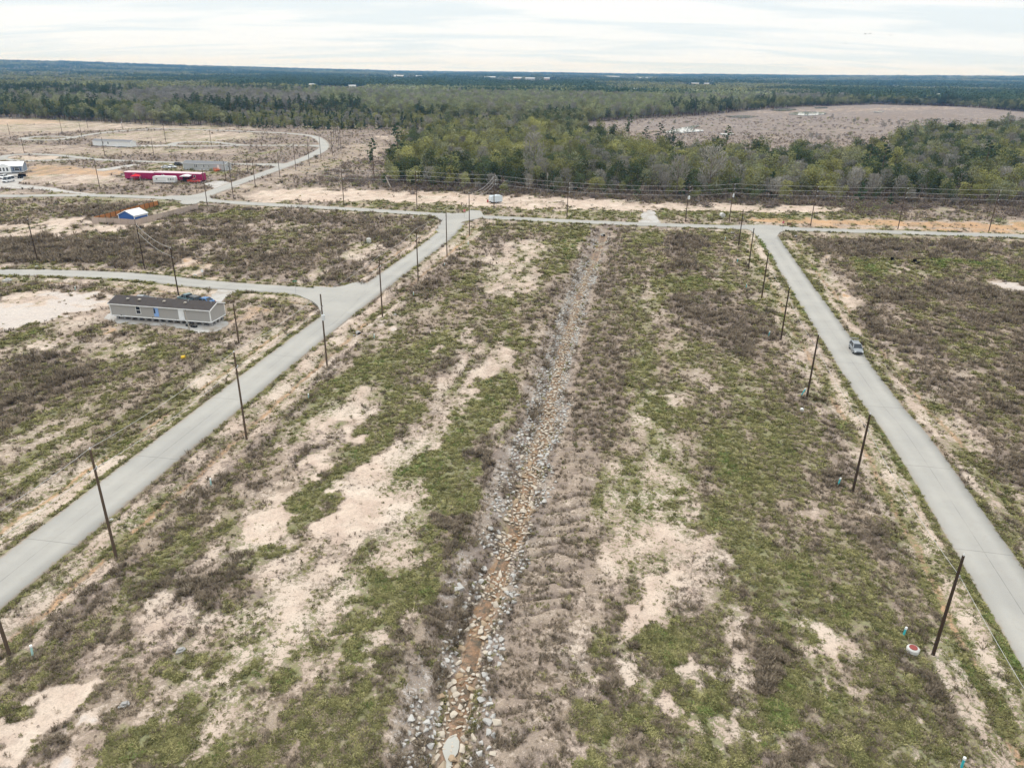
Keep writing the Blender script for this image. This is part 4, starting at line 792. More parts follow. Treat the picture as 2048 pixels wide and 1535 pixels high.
# ---------------------------------------------------------------- roads
def concrete(name, joints=True):
    ma = bpy.data.materials.new(name)
    b = NB(ma)
    pos = b.n('ShaderNodeNewGeometry').outputs['Position']
    n1 = b.noise(pos, 0.10, 3, 0.6); n2 = b.noise(pos, 1.2, 4, 0.7); n3 = b.noise(pos, 14.0, 2)
    c = b.mix(b.step(n1, 0.35, 0.68), (0.385, 0.370, 0.340), (0.335, 0.325, 0.303))
    c = b.mix(b.step(n2, 0.46, 0.75, 0, 0.5), c, (0.31, 0.29, 0.26))
    v = b.m('ADD', b.m('MULTIPLY_ADD', n3, 0.10, 0.90), b.m('MULTIPLY_ADD', n2, 0.12, -0.02))
    if joints:
        uv = b.n('ShaderNodeAttribute', attribute_name='lane')
        s = b.n('ShaderNodeSeparateColor'); b.put(s.inputs[0], uv.outputs['Color'])
        across = b.m('ABSOLUTE', s.outputs[0])                     # metres from the middle
        along = s.outputs[1]
        wob = b.m('MULTIPLY_ADD', n2, 0.10, -0.05)
        mid = b.m('SUBTRACT', 1.0, b.step(b.m('ADD', across, wob), 0.015, 0.05))
        mid = b.m('MULTIPLY', mid, b.step(n1, 0.35, 0.6))
        t = b.m('ABSOLUTE', b.m('SUBTRACT', b.m('FRACT', b.m('DIVIDE', b.m('ADD', along, wob), 18.0)), 0.5))
        cross = b.m('SUBTRACT', 1.0, b.step(t, 0.0015, 0.004))
        v = b.m('MULTIPLY', v, b.m('SUBTRACT', 1.0, b.m('MULTIPLY', b.m('MAXIMUM', mid, cross), 0.30)))
        edge = b.step(b.m('ADD', across, b.m('MULTIPLY_ADD', n2, 1.5, -0.75)), 2.55, 3.1)
        c = b.mix(b.m('MULTIPLY', edge, 0.75), c, (0.36, 0.29, 0.225))
        # tyre tracks polish the lanes a little
        tr = b.m('ABSOLUTE', b.m('SUBTRACT', across, 1.4))
        v = b.m('MULTIPLY', v, b.step(tr, 0.1, 0.8, 1.03, 0.985))
    b.bsdf(b.scale(c, v), 0.88, 0.25, 0, b.bump(n3, 0.2, 0.01))
    return ma
M_ROAD = concrete('concrete_paving')
M_ROAD2 = concrete('concrete_junction', False)
def ribbon(name, line, width, z, closed=False):
    pts = np.array(line)
    n = len(pts)
    tan_ = np.gradient(pts, axis=0) if not closed else np.roll(pts, -1, 0) - np.roll(pts, 1, 0)
    tan_ /= np.linalg.norm(tan_, axis=1)[:, None]
    nor = np.stack([tan_[:, 1], -tan_[:, 0]], 1)
    arc = np.concatenate([[0], np.cumsum(np.linalg.norm(np.diff(pts, axis=0), axis=1))])
    h = width / 2
    wob = 0.14 * (fbm(pts[:, 0], pts[:, 1], 2.5, 41) - 0.5)
    offs = [(-h - 0.02, -0.35), (-h, 0), (-h / 2, 0.02), (0, 0.035), (h / 2, 0.02), (h, 0), (h + 0.02, -0.35)]
    V, L = [], []
    for o, dz in offs:
        oo = o + (wob if abs(o) > h * 0.9 else 0)
        p = pts + nor * (oo * np.ones(n))[:, None]
        V.append(np.column_stack([p, np.full(n, z + dz)])); L.append(np.column_stack([np.full(n, o), arc, np.zeros(n), np.ones(n)]))
    V = np.concatenate(V); L = np.concatenate(L)
    F = []
    m = n if closed else n - 1
    for k in range(len(offs) - 1):
        i = np.arange(m); j = (i + 1) % n
        F.append(np.stack([k * n + i, k * n + j, (k + 1) * n + j, (k + 1) * n + i], 1))
    me = np_mesh(name, V, np.concatenate(F), M_ROAD)
    a = me.attributes.new('lane', 'FLOAT_COLOR', 'POINT'); a.data.foreach_set('color', L.astype(np.float32).ravel())
    return tag(place(name, me), kind='structure')
for nm, line, w, z in ROADS:
    ribbon('road', line, w, z, nm == 'turning_circle')
def plate(name, pts, z, m, skirt=0.35, step=1.5):
    line = smooth_line(pts, step, True)
    mb = MB()
    n = len(line)
    mb.v = [(x, y, z) for x, y in line] + [(x, y, z - skirt) for x, y in line]
    mb.f = [tuple(range(n))] + [(i, n + i, n + (i + 1) % n, (i + 1) % n) for i in range(n)]
    mb.mi = [0] * len(mb.f)
    return mb.build(name, m)
for i, j in enumerate(JUNCTIONS):
    tag(plate('road', j, 0.108 + 0.004 * (i % 3), M_ROAD2), kind='structure')
def gravel_material():
    ma = bpy.data.materials.new('pale_gravel')
    b = NB(ma)
    pos = b.n('ShaderNodeNewGeometry').outputs['Position']
    n1 = b.noise(pos, 0.35, 4, 0.65); n2 = b.noise(pos, 5.0, 3, 0.7)
    c = b.mix(b.step(n1, 0.4, 0.66), (0.47, 0.455, 0.435), (0.37, 0.33, 0.29))
    b.bsdf(b.scale(c, b.m('MULTIPLY_ADD', n2, 0.7, 0.65)), 0.95, 0.1, 0, b.bump(n2, 0.6, 0.05))
    return ma
M_GRAVEL = gravel_material()
def ragged(pts, a):
    out = []
    for x, y in smooth_line(pts, 1.2, True):
        q = fbm(np.array([x]), np.array([y]), 2.2, 77)[0] - 0.5
        q2 = fbm(np.array([x]), np.array([y]), 2.2, 78)[0] - 0.5
        out.append((x + a * q, y + a * q2))
    return out
for i, g in enumerate(GRAVEL):
    tag(plate('gravel_drive', ragged(g, 1.8), 0.035 + 0.004 * i, M_GRAVEL, 0.6, 3.0), kind='structure')

# ---------------------------------------------------------------- water
def water_material():
    ma = bpy.data.materials.new('still_water')
    b = NB(ma)
    pos = b.n('ShaderNodeNewGeometry').outputs['Position']
    n = b.noise(pos, 2.5, 2)
    b.bsdf(b.mix(b.noise(pos, 0.5, 2), (0.46, 0.46, 0.43), (0.36, 0.34, 0.29)), 0.05, 0.5, 0, None)
    return ma
M_WATER = water_material()
zp = min(z1(*p) for p in POOL) + 0.10
tag(plate('water', POOL, zp, M_WATER, 0.1, 0.4), kind='structure')
for i, p in enumerate(POOLS):
    tag(plate('water', ragged(p, 5.0), 0.5, M_WATER, 0.05, 4.0), kind='structure')

# ================================================================ LOW VEGETATION (uncountable: one object of each kind)
def scatter(name, variants, pts, scl, rot, idx, tilt=None):
    """variants: meshes; pts (n,3). Each point carries one variant, scaled and turned."""
    c = bpy.data.collections.new(name + '_variants')
    for i, me in enumerate(variants):
        c.objects.link(bpy.data.objects.new('%s_variant_%02d' % (name, i), me))
    n = len(pts)
    me = bpy.data.meshes.new(name)
    me.vertices.add(n); me.vertices.foreach_set('co', np.asarray(pts, np.float32).ravel())
    for an, ty, val in (('scl', 'FLOAT', scl), ('rot', 'FLOAT', rot), ('idx', 'INT', idx)):
        a = me.attributes.new(an, ty, 'POINT')
        a.data.foreach_set('value', np.asarray(val, np.int32 if ty == 'INT' else np.float32))
    me.update()
    o = place(name, me)
    ng = bpy.data.node_groups.new(name + '_scatter', 'GeometryNodeTree')
    ng.interface.new_socket('Geometry', in_out='INPUT', socket_type='NodeSocketGeometry')
    ng.interface.new_socket('Geometry', in_out='OUTPUT', socket_type='NodeSocketGeometry')
    N = ng.nodes.new; L = ng.links.new
    gi, go = N('NodeGroupInput'), N('NodeGroupOutput')
    inst = N('GeometryNodeInstanceOnPoints')
    ci = N('GeometryNodeCollectionInfo'); ci.inputs['Collection'].default_value = c
    ci.inputs['Separate Children'].default_value = True; ci.inputs['Reset Children'].default_value = True
    def attr(an, ty):
        a = N('GeometryNodeInputNamedAttribute'); a.data_type = ty; a.inputs['Name'].default_value = an
        return a.outputs['Attribute']
    xyz = N('ShaderNodeCombineXYZ'); L(attr('rot', 'FLOAT'), xyz.inputs['Z'])
    L(gi.outputs[0], inst.inputs['Points']); L(ci.outputs[0], inst.inputs['Instance'])
    inst.inputs['Pick Instance'].default_value = True
    L(attr('idx', 'INT'), inst.inputs['Instance Index'])
    L(xyz.outputs[0], inst.inputs['Rotation']); L(attr('scl', 'FLOAT'), inst.inputs['Scale'])
    L(inst.outputs[0], go.inputs[0])
    md = o.modifiers.new('scatter', 'NODES'); md.node_group = ng
    return tag(o, kind='stuff')

M_GRASS = leaf_mat('grass_green', (0.130, 0.138, 0.055), (0.410, 0.375, 0.180), trans=0.25, vary=.9)
M_GRASS_B = leaf_mat('grass_fresh', (0.140, 0.190, 0.060), (0.260, 0.300, 0.110), trans=0.25, vary=.8)
M_DRY = leaf_mat('grass_dry', (0.240, 0.185, 0.135), (0.440, 0.365, 0.275), trans=0.2, vary=1.0)
M_WEED = leaf_mat('weeds_dead', (0.150, 0.118, 0.086), (0.345, 0.285, 0.212), trans=0.1, vary=.9)
def tuft(n, rad, h, w, m, seed, flop=0.9):
    rr = np.random.default_rng(seed)
    V, F = [], []
    for i in range(n):
        a, r0 = rr.uniform(0, 6.28), rad * math.sqrt(rr.uniform(0, 1)) * 0.6
        bx, by = r0 * math.cos(a), r0 * math.sin(a)
        b = a + rr.normal(0, 0.8); L = h * rr.uniform(0.5, 1.1)
        tx, ty = bx + flop * L * math.cos(b), by + flop * L * math.sin(b)
        px, py = -math.sin(b) * w * 0.5, math.cos(b) * w * 0.5
        mx, my, mz = bx + (tx - bx) * 0.45, by + (ty - by) * 0.45, L * 0.75
        k = len(V)
        V += [(bx - px, by - py, -0.03), (bx + px, by + py, -0.03), (mx + px, my + py, mz), (mx - px, my - py, mz), (tx, ty, L * rr.uniform(0.5, 1.0))]
        F += [(k, k + 1, k + 2), (k, k + 2, k + 3), (k + 3, k + 2, k + 4)]
    return np_mesh('tuft', np.array(V), np.array(F), m)
def twigs(n, rad, h, w, m, seed):
    rr = np.random.default_rng(seed)
    V, F = [], []
    for i in range(n):
        a = rr.uniform(0, 6.28); r0 = rad * 0.45 * rr.uniform(0, 1)
        bx, by = r0 * math.cos(a), r0 * math.sin(a)
        L = h * rr.uniform(0.5, 1.1); lean = rr.uniform(0.15, 0.9)
        tx, ty = bx + lean * L * math.cos(a), by + lean * L * math.sin(a)
        for j in range(3):
            f0 = 0 if j == 0 else rr.uniform(0.35, 0.7)
            ox, oy, oz = bx + (tx - bx) * f0, by + (ty - by) * f0, L * f0
            aa = a + (0 if j == 0 else rr.normal(0, 1.2)); ll = L * (1 - f0) * (1 if j == 0 else 0.9)
            ex, ey, ez = ox + math.cos(aa) * ll * (lean if j == 0 else 0.8), oy + math.sin(aa) * ll * (lean if j == 0 else 0.8), oz + ll * (1 if j == 0 else 0.5)
            px, py = -math.sin(aa) * w * 0.5, math.cos(aa) * w * 0.5
            k = len(V)
            V += [(ox - px, oy - py, oz - 0.02), (ox + px, oy + py, oz - 0.02), (ex, ey, ez)]
            F.append((k, k + 1, k + 2))
    return np_mesh('twigs', np.array(V), np.array(F), m)

def sample_ground(n, y0, y1, seed, gamma=0.0):
    """points spread evenly over the land in view between two distances"""
    r_ = np.random.default_rng(seed)
    y = np.sqrt(r_.uniform(0, 1, n) * ((y1 + 12) ** 2 - (y0 + 12) ** 2) + (y0 + 12) ** 2) - 12
    x = r_.uniform(-0.80, 0.80, n) * (y + 12)
    return x, y
def off_road(x, y, pad=0.15):
    ok = np.ones(x.shape, bool)
    for nm, line, w, z in ROADS:
        d, s, t = line_field(x, y, coarse(line, 2), 8.0)
        ok &= d > w / 2 + pad
    for poly in JUNCTIONS + GRAVEL + [POOL]:
        a = np.array(poly); k = (x > a[:, 0].min()) & (x < a[:, 0].max()) & (y > a[:, 1].min()) & (y < a[:, 1].max())
        if k.any():
            i = np.where(k)[0]; ok[i[poly_sd(x[i], y[i], poly) > 0]] = False
    return ok
yt = np.linspace(30, 640, 4000)                     # tufts thin out smoothly with distance as they are drawn larger
wt_ = 1.6 * (yt + 12) * np.minimum(64, 52 * (50 / yt) ** 2.15)
cdf = np.cumsum(wt_) * (yt[1] - yt[0])
n_t = int(cdf[-1])
SY = np.interp(rng.uniform(0, 1, n_t) * cdf[-1], cdf, yt)
SX = rng.uniform(-.80, .80, n_t) * (SY + 12)
k = off_road(SX, SY)
SX, SY = SX[k], SY[k]
v_, g_, b_, o_, gr_, w_ = cover(SX, SY)
u_ = rng.uniform(0, 1, len(SX))
clump = fbm(SX, SY, 1.1, 61, 3); dist_ = np.hypot(SX, SY)
keep = (clump + (v_ - 0.5) * 0.42 + 0.36 * (u_ - 0.5)) > 0.50
keep &= (rng.uniform(0, 1, len(SX)) < np.clip((v_ / .72) ** 2.4, .08, 1))
keep &= (w_ < 0.3) & ((dist_ < 300) | ((v_ > .70) & (u_ < .6)))
d_, s_, t_ = line_field(SX, SY, RUN, 6.0)
keep &= (d_ > 3.0) | (rng.uniform(0, 1, len(SX)) < .5 * (d_ > 1.0))
SX, SY, v_, g_, b_ = SX[keep], SY[keep], v_[keep], g_[keep], b_[keep]
u_ = rng.uniform(0, 1, len(SX))
gg = g_ + 0.9 * (fbm(SX, SY, 1.2, 62, 2) - 0.5) + 0.75 * (u_ - 0.5)
bb = b_ + 0.9 * (fbm(SX, SY, 1.6, 63, 2) - 0.5) + 0.9 * (rng.uniform(0, 1, len(SX)) - 0.5)
SZ = height(SX, SY)
dist = np.hypot(SX, SY)
big = np.clip(dist / 85.0, 0.80, 2.5)
big = np.where(v_ < .62, big * .72, big)
is_g = gg > 0.50
is_w = (~is_g) & (bb > 0.55)
is_d = ~(is_g | is_w)
def pick(mask, frac):
    i = np.where(mask)[0]
    return i[rng.uniform(0, 1, len(i)) < frac]
GR = [tuft(16, .30, .20, .07, M_GRASS, 100 + i) for i in range(5)] + [tuft(18, .34, .15, .08, M_GRASS, 110 + i, 1.3) for i in range(3)] + [tuft(16, .30, .18, .07, M_GRASS_B, 120 + i) for i in range(3)]
DR = [tuft(14, .26, .24, .05, M_DRY, 130 + i, 0.8) for i in range(5)]
WE = [twigs(13, .40, .55, .055, M_WEED, 140 + i) for i in range(6)]
i = pick(is_g, 0.85)
vi = np.where(gg[i] > 1.25, rng.integers(8, 11, len(i)), rng.integers(0, 8, len(i)))
scatter('grass', GR, np.stack([SX[i], SY[i], SZ[i]], 1), big[i] * rng.uniform(.55, 1.35, len(i)), rng.uniform(0, 6.28, len(i)), vi)
i = pick(is_d, 0.55)
scatter('dry_grass', DR, np.stack([SX[i], SY[i], SZ[i]], 1), big[i] * rng.uniform(.4, 1.15, len(i)), rng.uniform(0, 6.28, len(i)), rng.integers(0, 5, len(i)))
i = pick(is_w, 0.62)
tall = 0.55 + 0.75 * np.clip(b_[i] - 0.55, 0, 0.6) + 0.5 * fbm(SX[i], SY[i], 7.0, 64)
scatter('dead_weeds', WE, np.stack([SX[i], SY[i], SZ[i]], 1), big[i] ** 0.8 * tall * rng.uniform(.6, 1.3, len(i)), rng.uniform(0, 6.28, len(i)), rng.integers(0, 6, len(i)))
print('tufts', is_g.sum(), is_d.sum(), is_w.sum())

# ================================================================ DITCH: bed, riprap stones
def mud_material():
    ma = bpy.data.materials.new('wet_mud')
    b = NB(ma)
    pos = b.n('ShaderNodeNewGeometry').outputs['Position']
    n1 = b.noise(pos, 1.1, 4, 0.65); n2 = b.noise(pos, 6.0, 3)
    c = b.mix(b.step(n1, .38, .60), (0.21, 0.112, 0.054), (0.070, 0.053, 0.032))
    c = b.mix(b.step(n2, .55, .75), c, (0.40, 0.27, 0.16))
    bs = b.bsdf(c, 0.45, 0.4, 0, b.bump(n2, 0.6, 0.05))
    b.put(bs.inputs['Roughness'], b.m('MULTIPLY_ADD', n1, 0.9, 0.05))
    return ma
bed = np.array(DITCH[::2])
tg = np.gradient(bed, axis=0); tg /= np.linalg.norm(tg, axis=1)[:, None]
nm_ = np.stack([tg[:, 1], -tg[:, 0]], 1)
rows = []
for o in (-0.8, -0.4, 0.0, 0.4, 0.8):
    oo = o * (0.75 + 0.6 * fbm(bed[:, 0], bed[:, 1], 5.0, 71 + int(o > 0)))
    p = bed + nm_ * oo[:, None]
    rows.append(np.column_stack([p, height(p[:, 0], p[:, 1]) + (0.05 if abs(o) < .7 else -0.10)]))
nb = len(bed)
ii = np.arange(nb - 1)
ff = np.concatenate([np.stack([k * nb + ii, k * nb + ii + 1, (k + 1) * nb + ii + 1, (k + 1) * nb + ii], 1) for k in range(4)])
ditch = tag(place('drainage_channel', np_mesh('drainage_channel', np.concatenate(rows), ff, mud_material())), kind='structure')

def stone_mat(name, c1, c2):
    ma = bpy.data.materials.new(name)
    b = NB(ma)
    rd = b.n('ShaderNodeObjectInfo').outputs['Random']
    pos = b.n('ShaderNodeNewGeometry').outputs['Position']
    n = b.noise(pos, 0.9, 1); n2 = b.noise(pos, 9.0, 3)
    c = b.mix(b.m('ADD', b.m('MULTIPLY', rd, 0.5), b.m('MULTIPLY', n, 0.5)), c1, c2)
    b.bsdf(b.scale(c, b.m('MULTIPLY_ADD', n2, 0.35, 0.8)), 0.9, 0.15)
    return ma
SM = [stone_mat('limestone_grey', (0.56, 0.54, 0.51), (0.38, 0.366, 0.345)), stone_mat('limestone_cream', (0.57, 0.50, 0.41), (0.46, 0.40, 0.33)), stone_mat('limestone_stained', (0.42, 0.29, 0.18), (0.36, 0.31, 0.24))]
def stone_mesh(seed, m):
    rr = random.Random(seed)
    bm = bmesh.new()
    sx, sy, sz = rr.uniform(.8, 1.25), rr.uniform(.6, 1.0), rr.uniform(.35, .62)
    for _ in range(11):
        v = Vector((rr.gauss(0, 1), rr.gauss(0, 1), rr.gauss(0, 1))).normalized()
        bm.verts.new((v.x * sx * .5, v.y * sy * .5, v.z * sz * .5))
    r = bmesh.ops.convex_hull(bm, input=bm.verts)
    bmesh.ops.delete(bm, geom=[g for g in r['geom_interior'] if isinstance(g, bmesh.types.BMVert)], context='VERTS')
    bmesh.ops.triangulate(bm, faces=bm.faces)
    me = bpy.data.meshes.new('stone'); bm.to_mesh(me); bm.free()
    me.materials.append(m)
    return me
STONES = [[stone_mesh(300 + 10 * k + i, SM[k]) for i in range(8)] for k in range(3)]
dl = np.array(DITCH); dseg = np.linalg.norm(np.diff(dl, axis=0), axis=1); dcum = np.concatenate([[0], np.cumsum(dseg)])
cand = []
grid = {}
rs = random.Random(5)
Ltot = dcum[-1]
def y_far(a, b):
    return b < 105
for _ in range(60000):
    s = rs.uniform(2.0, Ltot)
    k = min(np.searchsorted(dcum, s) - 1, len(dl) - 2)
    t = (s - dcum[k]) / dseg[k]
    px, py = dl[k] + (dl[k + 1] - dl[k]) * t
    tx, ty = (dl[k + 1] - dl[k]) / dseg[k]
    o = rs.gauss(-.25, 1.0) * (1.75 if y_far(px, py) else 1.45)
    if abs(o) > 3.4:
        continue
    x, y = px - ty * o, py + tx * o        # o > 0: east bank (line runs towards the camera)
    den = float(vnoise(np.array([s]), np.array([o * 1.6]), 3.2, 81)[0]) * 0.6 + float(vnoise(np.array([s]), np.array([0.0]), 14.0, 82)[0]) * 0.5
    if y < 62:
        den += 0.07
    if 85 < y < 190 and abs(o + .3) < 2.3:
        den += 0.30
    if y > 195:
        den -= 0.22
    east = o > 0
    # outside bands of grey stone, cream and stained stones along the bottom
    if den < (0.43 if abs(o) < 2.0 else 0.55) + (0.10 if abs(o) > 2.9 else 0) + (0.08 if east and abs(o) > 2 else 0):
        continue
    r = rs.choice((.16, .2, .24, .28, .33, .38)) * rs.uniform(.85, 1.15) * (1.22 if y < 80 else 1.12)
    if y < 45 and abs(o) < 0.6 and rs.random() < .6:
        continue
    cell = (int(x / .5), int(y / .5))
    hit = False
    for ax in (-1, 0, 1):
        for ay in (-1, 0, 1):
            for (qx, qy, qr) in grid.get((cell[0] + ax, cell[1] + ay), ()):
                if (qx - x) ** 2 + (qy - y) ** 2 < (0.78 * (qr + r)) ** 2:
                    hit = True
    if hit:
        continue
    grid.setdefault(cell, []).append((x, y, r))
    if abs(o) < (1.3 if y < 80 else .75) + rs.gauss(0, .25):
        kind = 1 if rs.random() < .72 else 2
    else:
        kind = 0 if rs.random() < .85 else 1
    cand.append((x, y, r, kind))
xs = np.array([c[0] for c in cand]); yv = np.array([c[1] for c in cand])
zz = height(xs, yv)
order = sorted(range(len(cand)), key=lambda i: -cand[i][2] / math.hypot(cand[i][0], cand[i][1], 45) if cand[i][1] > 33.5 else 1)
vv, fv, mv = [], [], []
for rank, i in enumerate(order):
    x, y, r, kd = cand[i]
    me = STONES[kd][rs.randrange(8)]
    sc = r * 2 * rs.uniform(.95, 1.15)
    rot = (rs.gauss(0, .25), rs.gauss(0, .25), rs.uniform(0, 6.28))
    loc = (x, y, zz[i] + r * .18 + 0.02)
    if rank < 300:
        o = place('stone', me, ditch, loc)
        o.rotation_euler = rot; o.scale = (sc,) * 3
    else:
        M = Matrix.LocRotScale(Vector(loc), Matrix.Rotation(rot[2], 3, 'Z') @ Matrix.Rotation(rot[0], 3, 'X'), Vector((sc,) * 3))
        b0 = len(vv)
        vv += [M @ v.co for v in me.vertices]
        fv += [tuple(b0 + q for q in p.vertices) for p in me.polygons]
        mv += [kd] * len(me.polygons)
me = np_mesh('riprap', np.array([tuple(v) for v in vv]), np.array(fv), *SM)
me.polygons.foreach_set('material_index', np.array(mv, np.int32))
tag(place('riprap', me, ditch), kind='stuff')
print('stones', len(cand))

# ================================================================ TREES
M_BARK = mat('bark_grey', (0.17, 0.145, 0.125), 0.95, 0.05, var=.3, scale=2)
M_BARKP = mat('bark_pine', (0.15, 0.105, 0.08), 0.95, 0.05, var=.3, scale=2)
LEAF = {'olive': leaf_mat('leaf_olive', (0.138, 0.158, 0.068), (0.319, 0.312, 0.140), pscale=.25, vary=.6),
        'greygreen': leaf_mat('leaf_greygreen', (0.169, 0.188, 0.107), (0.338, 0.333, 0.200), pscale=.25, vary=.6),
        'yellowgreen': leaf_mat('leaf_yellowgreen', (0.188, 0.200, 0.069), (0.388, 0.372, 0.156), pscale=.25, vary=.6),
        'deep': leaf_mat('leaf_deep', (0.062, 0.088, 0.045), (0.138, 0.163, 0.077), pscale=.25, vary=.6),
        'pale': leaf_mat('leaf_pale', (0.188, 0.219, 0.112), (0.350, 0.362, 0.206), pscale=.25, vary=.6),
        'pine': leaf_mat('needles', (0.050, 0.080, 0.045), (0.112, 0.152, 0.075), pscale=.25, trans=.1, vary=.35),
        'bare': leaf_mat('twigs_grey', (0.188, 0.177, 0.155), (0.344, 0.325, 0.285), pscale=.25, trans=.1, vary=.35)}
def cards(P_, size, rr, up=0.3):
    """leaf clumps: one small bent quad (two triangles) at each point"""
    n = len(P_)
    a = rr.normal(size=(n, 3)); a[:, 2] += up * np.sign(a[:, 2] + 1e-6)
    a /= np.linalg.norm(a, axis=1)[:, None]
    b = np.cross(a, rr.normal(size=(n, 3))); b /= np.linalg.norm(b, axis=1)[:, None]
    c = np.cross(a, b)
    s = (size * rr.uniform(.55, 1.35, n))[:, None]
    v = np.stack([P_ - b * s * .6, P_ + c * s * .45 + a * s * .12, P_ + b * s * .6, P_ - c * s * .45 + a * s * .12], 1).reshape(-1, 3)
    i = np.arange(n) * 4
    f = np.concatenate([np.stack([i, i + 1, i + 2], 1), np.stack([i, i + 2, i + 3], 1)])
    return v, f
def limb_mesh(H, seed, spread, first=.25, r0=.17, n=7, top=.85):
    rr = random.Random(seed)
    mb = MB()
    lean = (rr.gauss(0, .03) * H, rr.gauss(0, .03) * H)
    mid = (lean[0] * .5, lean[1] * .5, H * .5)
    mb.tube((0, 0, -.4), mid, r0, r0 * .65, 6, False); mb.tube(mid, (lean[0], lean[1], H * top), r0 * .65, r0 * .15, 5, False)
    for i in range(n):
        t = first + (top - first) * (i + rr.random()) / n
        a = rr.uniform(0, 6.28); L = spread * rr.uniform(.55, 1.0) * (1.1 - .5 * t)
        p = (lean[0] * t, lean[1] * t, H * t)
        q = (p[0] + math.cos(a) * L * .55, p[1] + math.sin(a) * L * .55, p[2] + L * .45)
        w = (p[0] + math.cos(a) * L, p[1] + math.sin(a) * L, p[2] + L * .95)
        mb.tube(p, q, r0 * .4, r0 * .25, 4, False); mb.tube(q, w, r0 * .25, r0 * .07, 4, False)
    return mb
def broadleaf(seed, H, W, tone, n=640, size=.50):
    rr = np.random.default_rng(seed)
    nl = 9
    lob = []
    for i in range(nl):
        a = rr.uniform(0, 6.28); t = rr.uniform(.38, .93)
        rad = W * .5 * math.sqrt(max(.05, 1 - ((t - .58) / .45) ** 2)) * rr.uniform(.25, .8)
        lob.append((math.cos(a) * rad, math.sin(a) * rad, t * H, W * rr.uniform(.17, .30)))
    per = n // nl
    P_ = []
    for x, y, z, r in lob:
        d = rr.normal(size=(per, 3)); d /= np.linalg.norm(d, axis=1)[:, None]
        d *= (r * rr.uniform(.35, 1.1, per) ** .6)[:, None]
        d[:, 2] *= .85
        P_.append(d + np.array([x, y, z]))
    P_ = np.concatenate(P_)
    v, f = cards(P_, size, rr)
    crown = np_mesh('crown', v, f, LEAF[tone])
    trunk = limb_mesh(H, seed, W * .42, r0=.055 * H ** .6).mesh('trunk', M_BARK)
    return crown, trunk
def bare_tree(seed, H, W, n=330):
    rr = np.random.default_rng(seed)
    z = rr.uniform(.35, 1.0, n) ** .8
    rad = W * .5 * np.sqrt(np.maximum(.04, 1 - ((z - .62) / .45) ** 2)) * rr.uniform(.1, 1.0, n) ** .6
    a = rr.uniform(0, 6.28, n)
    P_ = np.stack([np.cos(a) * rad, np.sin(a) * rad, z * H], 1)
    d = np.stack([np.cos(a) * .6, np.sin(a) * .6, np.ones(n)], 1) + rr.normal(size=(n, 3)) * .45
    d /= np.linalg.norm(d, axis=1)[:, None]
    s = np.cross(d, rr.normal(size=(n, 3))); s /= np.linalg.norm(s, axis=1)[:, None]
    L = (rr.uniform(.6, 1.5, n) * H / 11)[:, None]
    v = np.stack([P_ - d * L * .5 - s * .05, P_ - d * L * .5 + s * .05, P_ + d * L * .5 + s * .10, P_ + d * L * .5 - s * .10], 1).reshape(-1, 3)
    i = np.arange(n) * 4
    f = np.concatenate([np.stack([i, i + 1, i + 2], 1), np.stack([i, i + 2, i + 3], 1)])
    return np_mesh('crown', v, f, LEAF['bare']), limb_mesh(H, seed, W * .5, r0=.05 * H ** .6, n=10).mesh('trunk', M_BARK)
def pine(seed, H, W, base=.45, n=420, size=.6, young=False):
    rr = np.random.default_rng(seed)
    P_ = []
    nb_ = 20 if not young else 16
    mb = limb_mesh(H, seed, .1, r0=.045 * H ** .65, n=0, top=.98)
    per = n // nb_
    for i in range(nb_):
        t = base + (1 - base) * (i + rr.uniform(0, .8)) / nb_
        a = rr.uniform(0, 6.28)
        prof = (1 - (t - base) / (1 - base)) ** (.75 if not young else 1.0)
        if not young:
            prof = min(prof, .45 + 1.4 * (t - base) / (1 - base)) + .12
        L = W * .5 * prof * rr.uniform(.55, 1.15) + .25
        d = np.array([math.cos(a), math.sin(a), .12])
        o = np.array([0, 0, t * H])
        if L > .9 and not young:
            mb.tube(o, o + d * L * .9, .07, .02, 3, False)
        q = rr.uniform(.25, 1.05, per)[:, None]
        P_.append(o + d * L * q + rr.normal(size=(per, 3)) * np.array([.16, .16, .10]) * (L * .5 + .5))
    v, f = cards(np.concatenate(P_), size, rr)
    return np_mesh('crown', v, f, LEAF['pine']), mb.mesh('trunk', M_BARKP)
TONES = ['olive', 'greygreen', 'yellowgreen', 'deep', 'pale']
BL = {t: [broadleaf(500 + 20 * k + i, rngH, rngW, t) for i, (rngH, rngW) in enumerate(((9.5, 7.0), (11.5, 8.5), (8.0, 6.5), (12.5, 8.0), (10.5, 9.0)))] for k, t in enumerate(TONES)}
BT = [bare_tree(620 + i, h, w) for i, (h, w) in enumerate(((10, 6.5), (12.5, 7.5), (8.5, 6.0), (13.5, 6.5)))]
PN = [pine(640 + i, h, w, b) for i, (h, w, b) in enumerate(((17, 7.5, .42), (15, 6.5, .35), (19, 7.0, .5)))]
PY = [pine(660 + i, h, w, .06, 300, .7, True) for i, (h, w) in enumerate(((6.5, 4.0), (8.5, 4.8), (5.0, 3.4)))]
def tree_thing(name, meshes, cat):
    t = bpy.data.objects.new(name, None); t.empty_display_size = .5
    t['category'] = cat
    return t
def plant(name, meshes, x, y, sc, rz, label, cat, group=None, z=None):
    t = bpy.data.objects.new(name, None); COL.objects.link(t)
    t.location = (x, y, z1(x, y) if z is None else z); t.rotation_euler = (0, 0, rz); t.scale = (sc,) * 3
    tag(t, label, cat, group)
    place('crown', meshes[0], t); place('trunk', meshes[1], t)
    return t
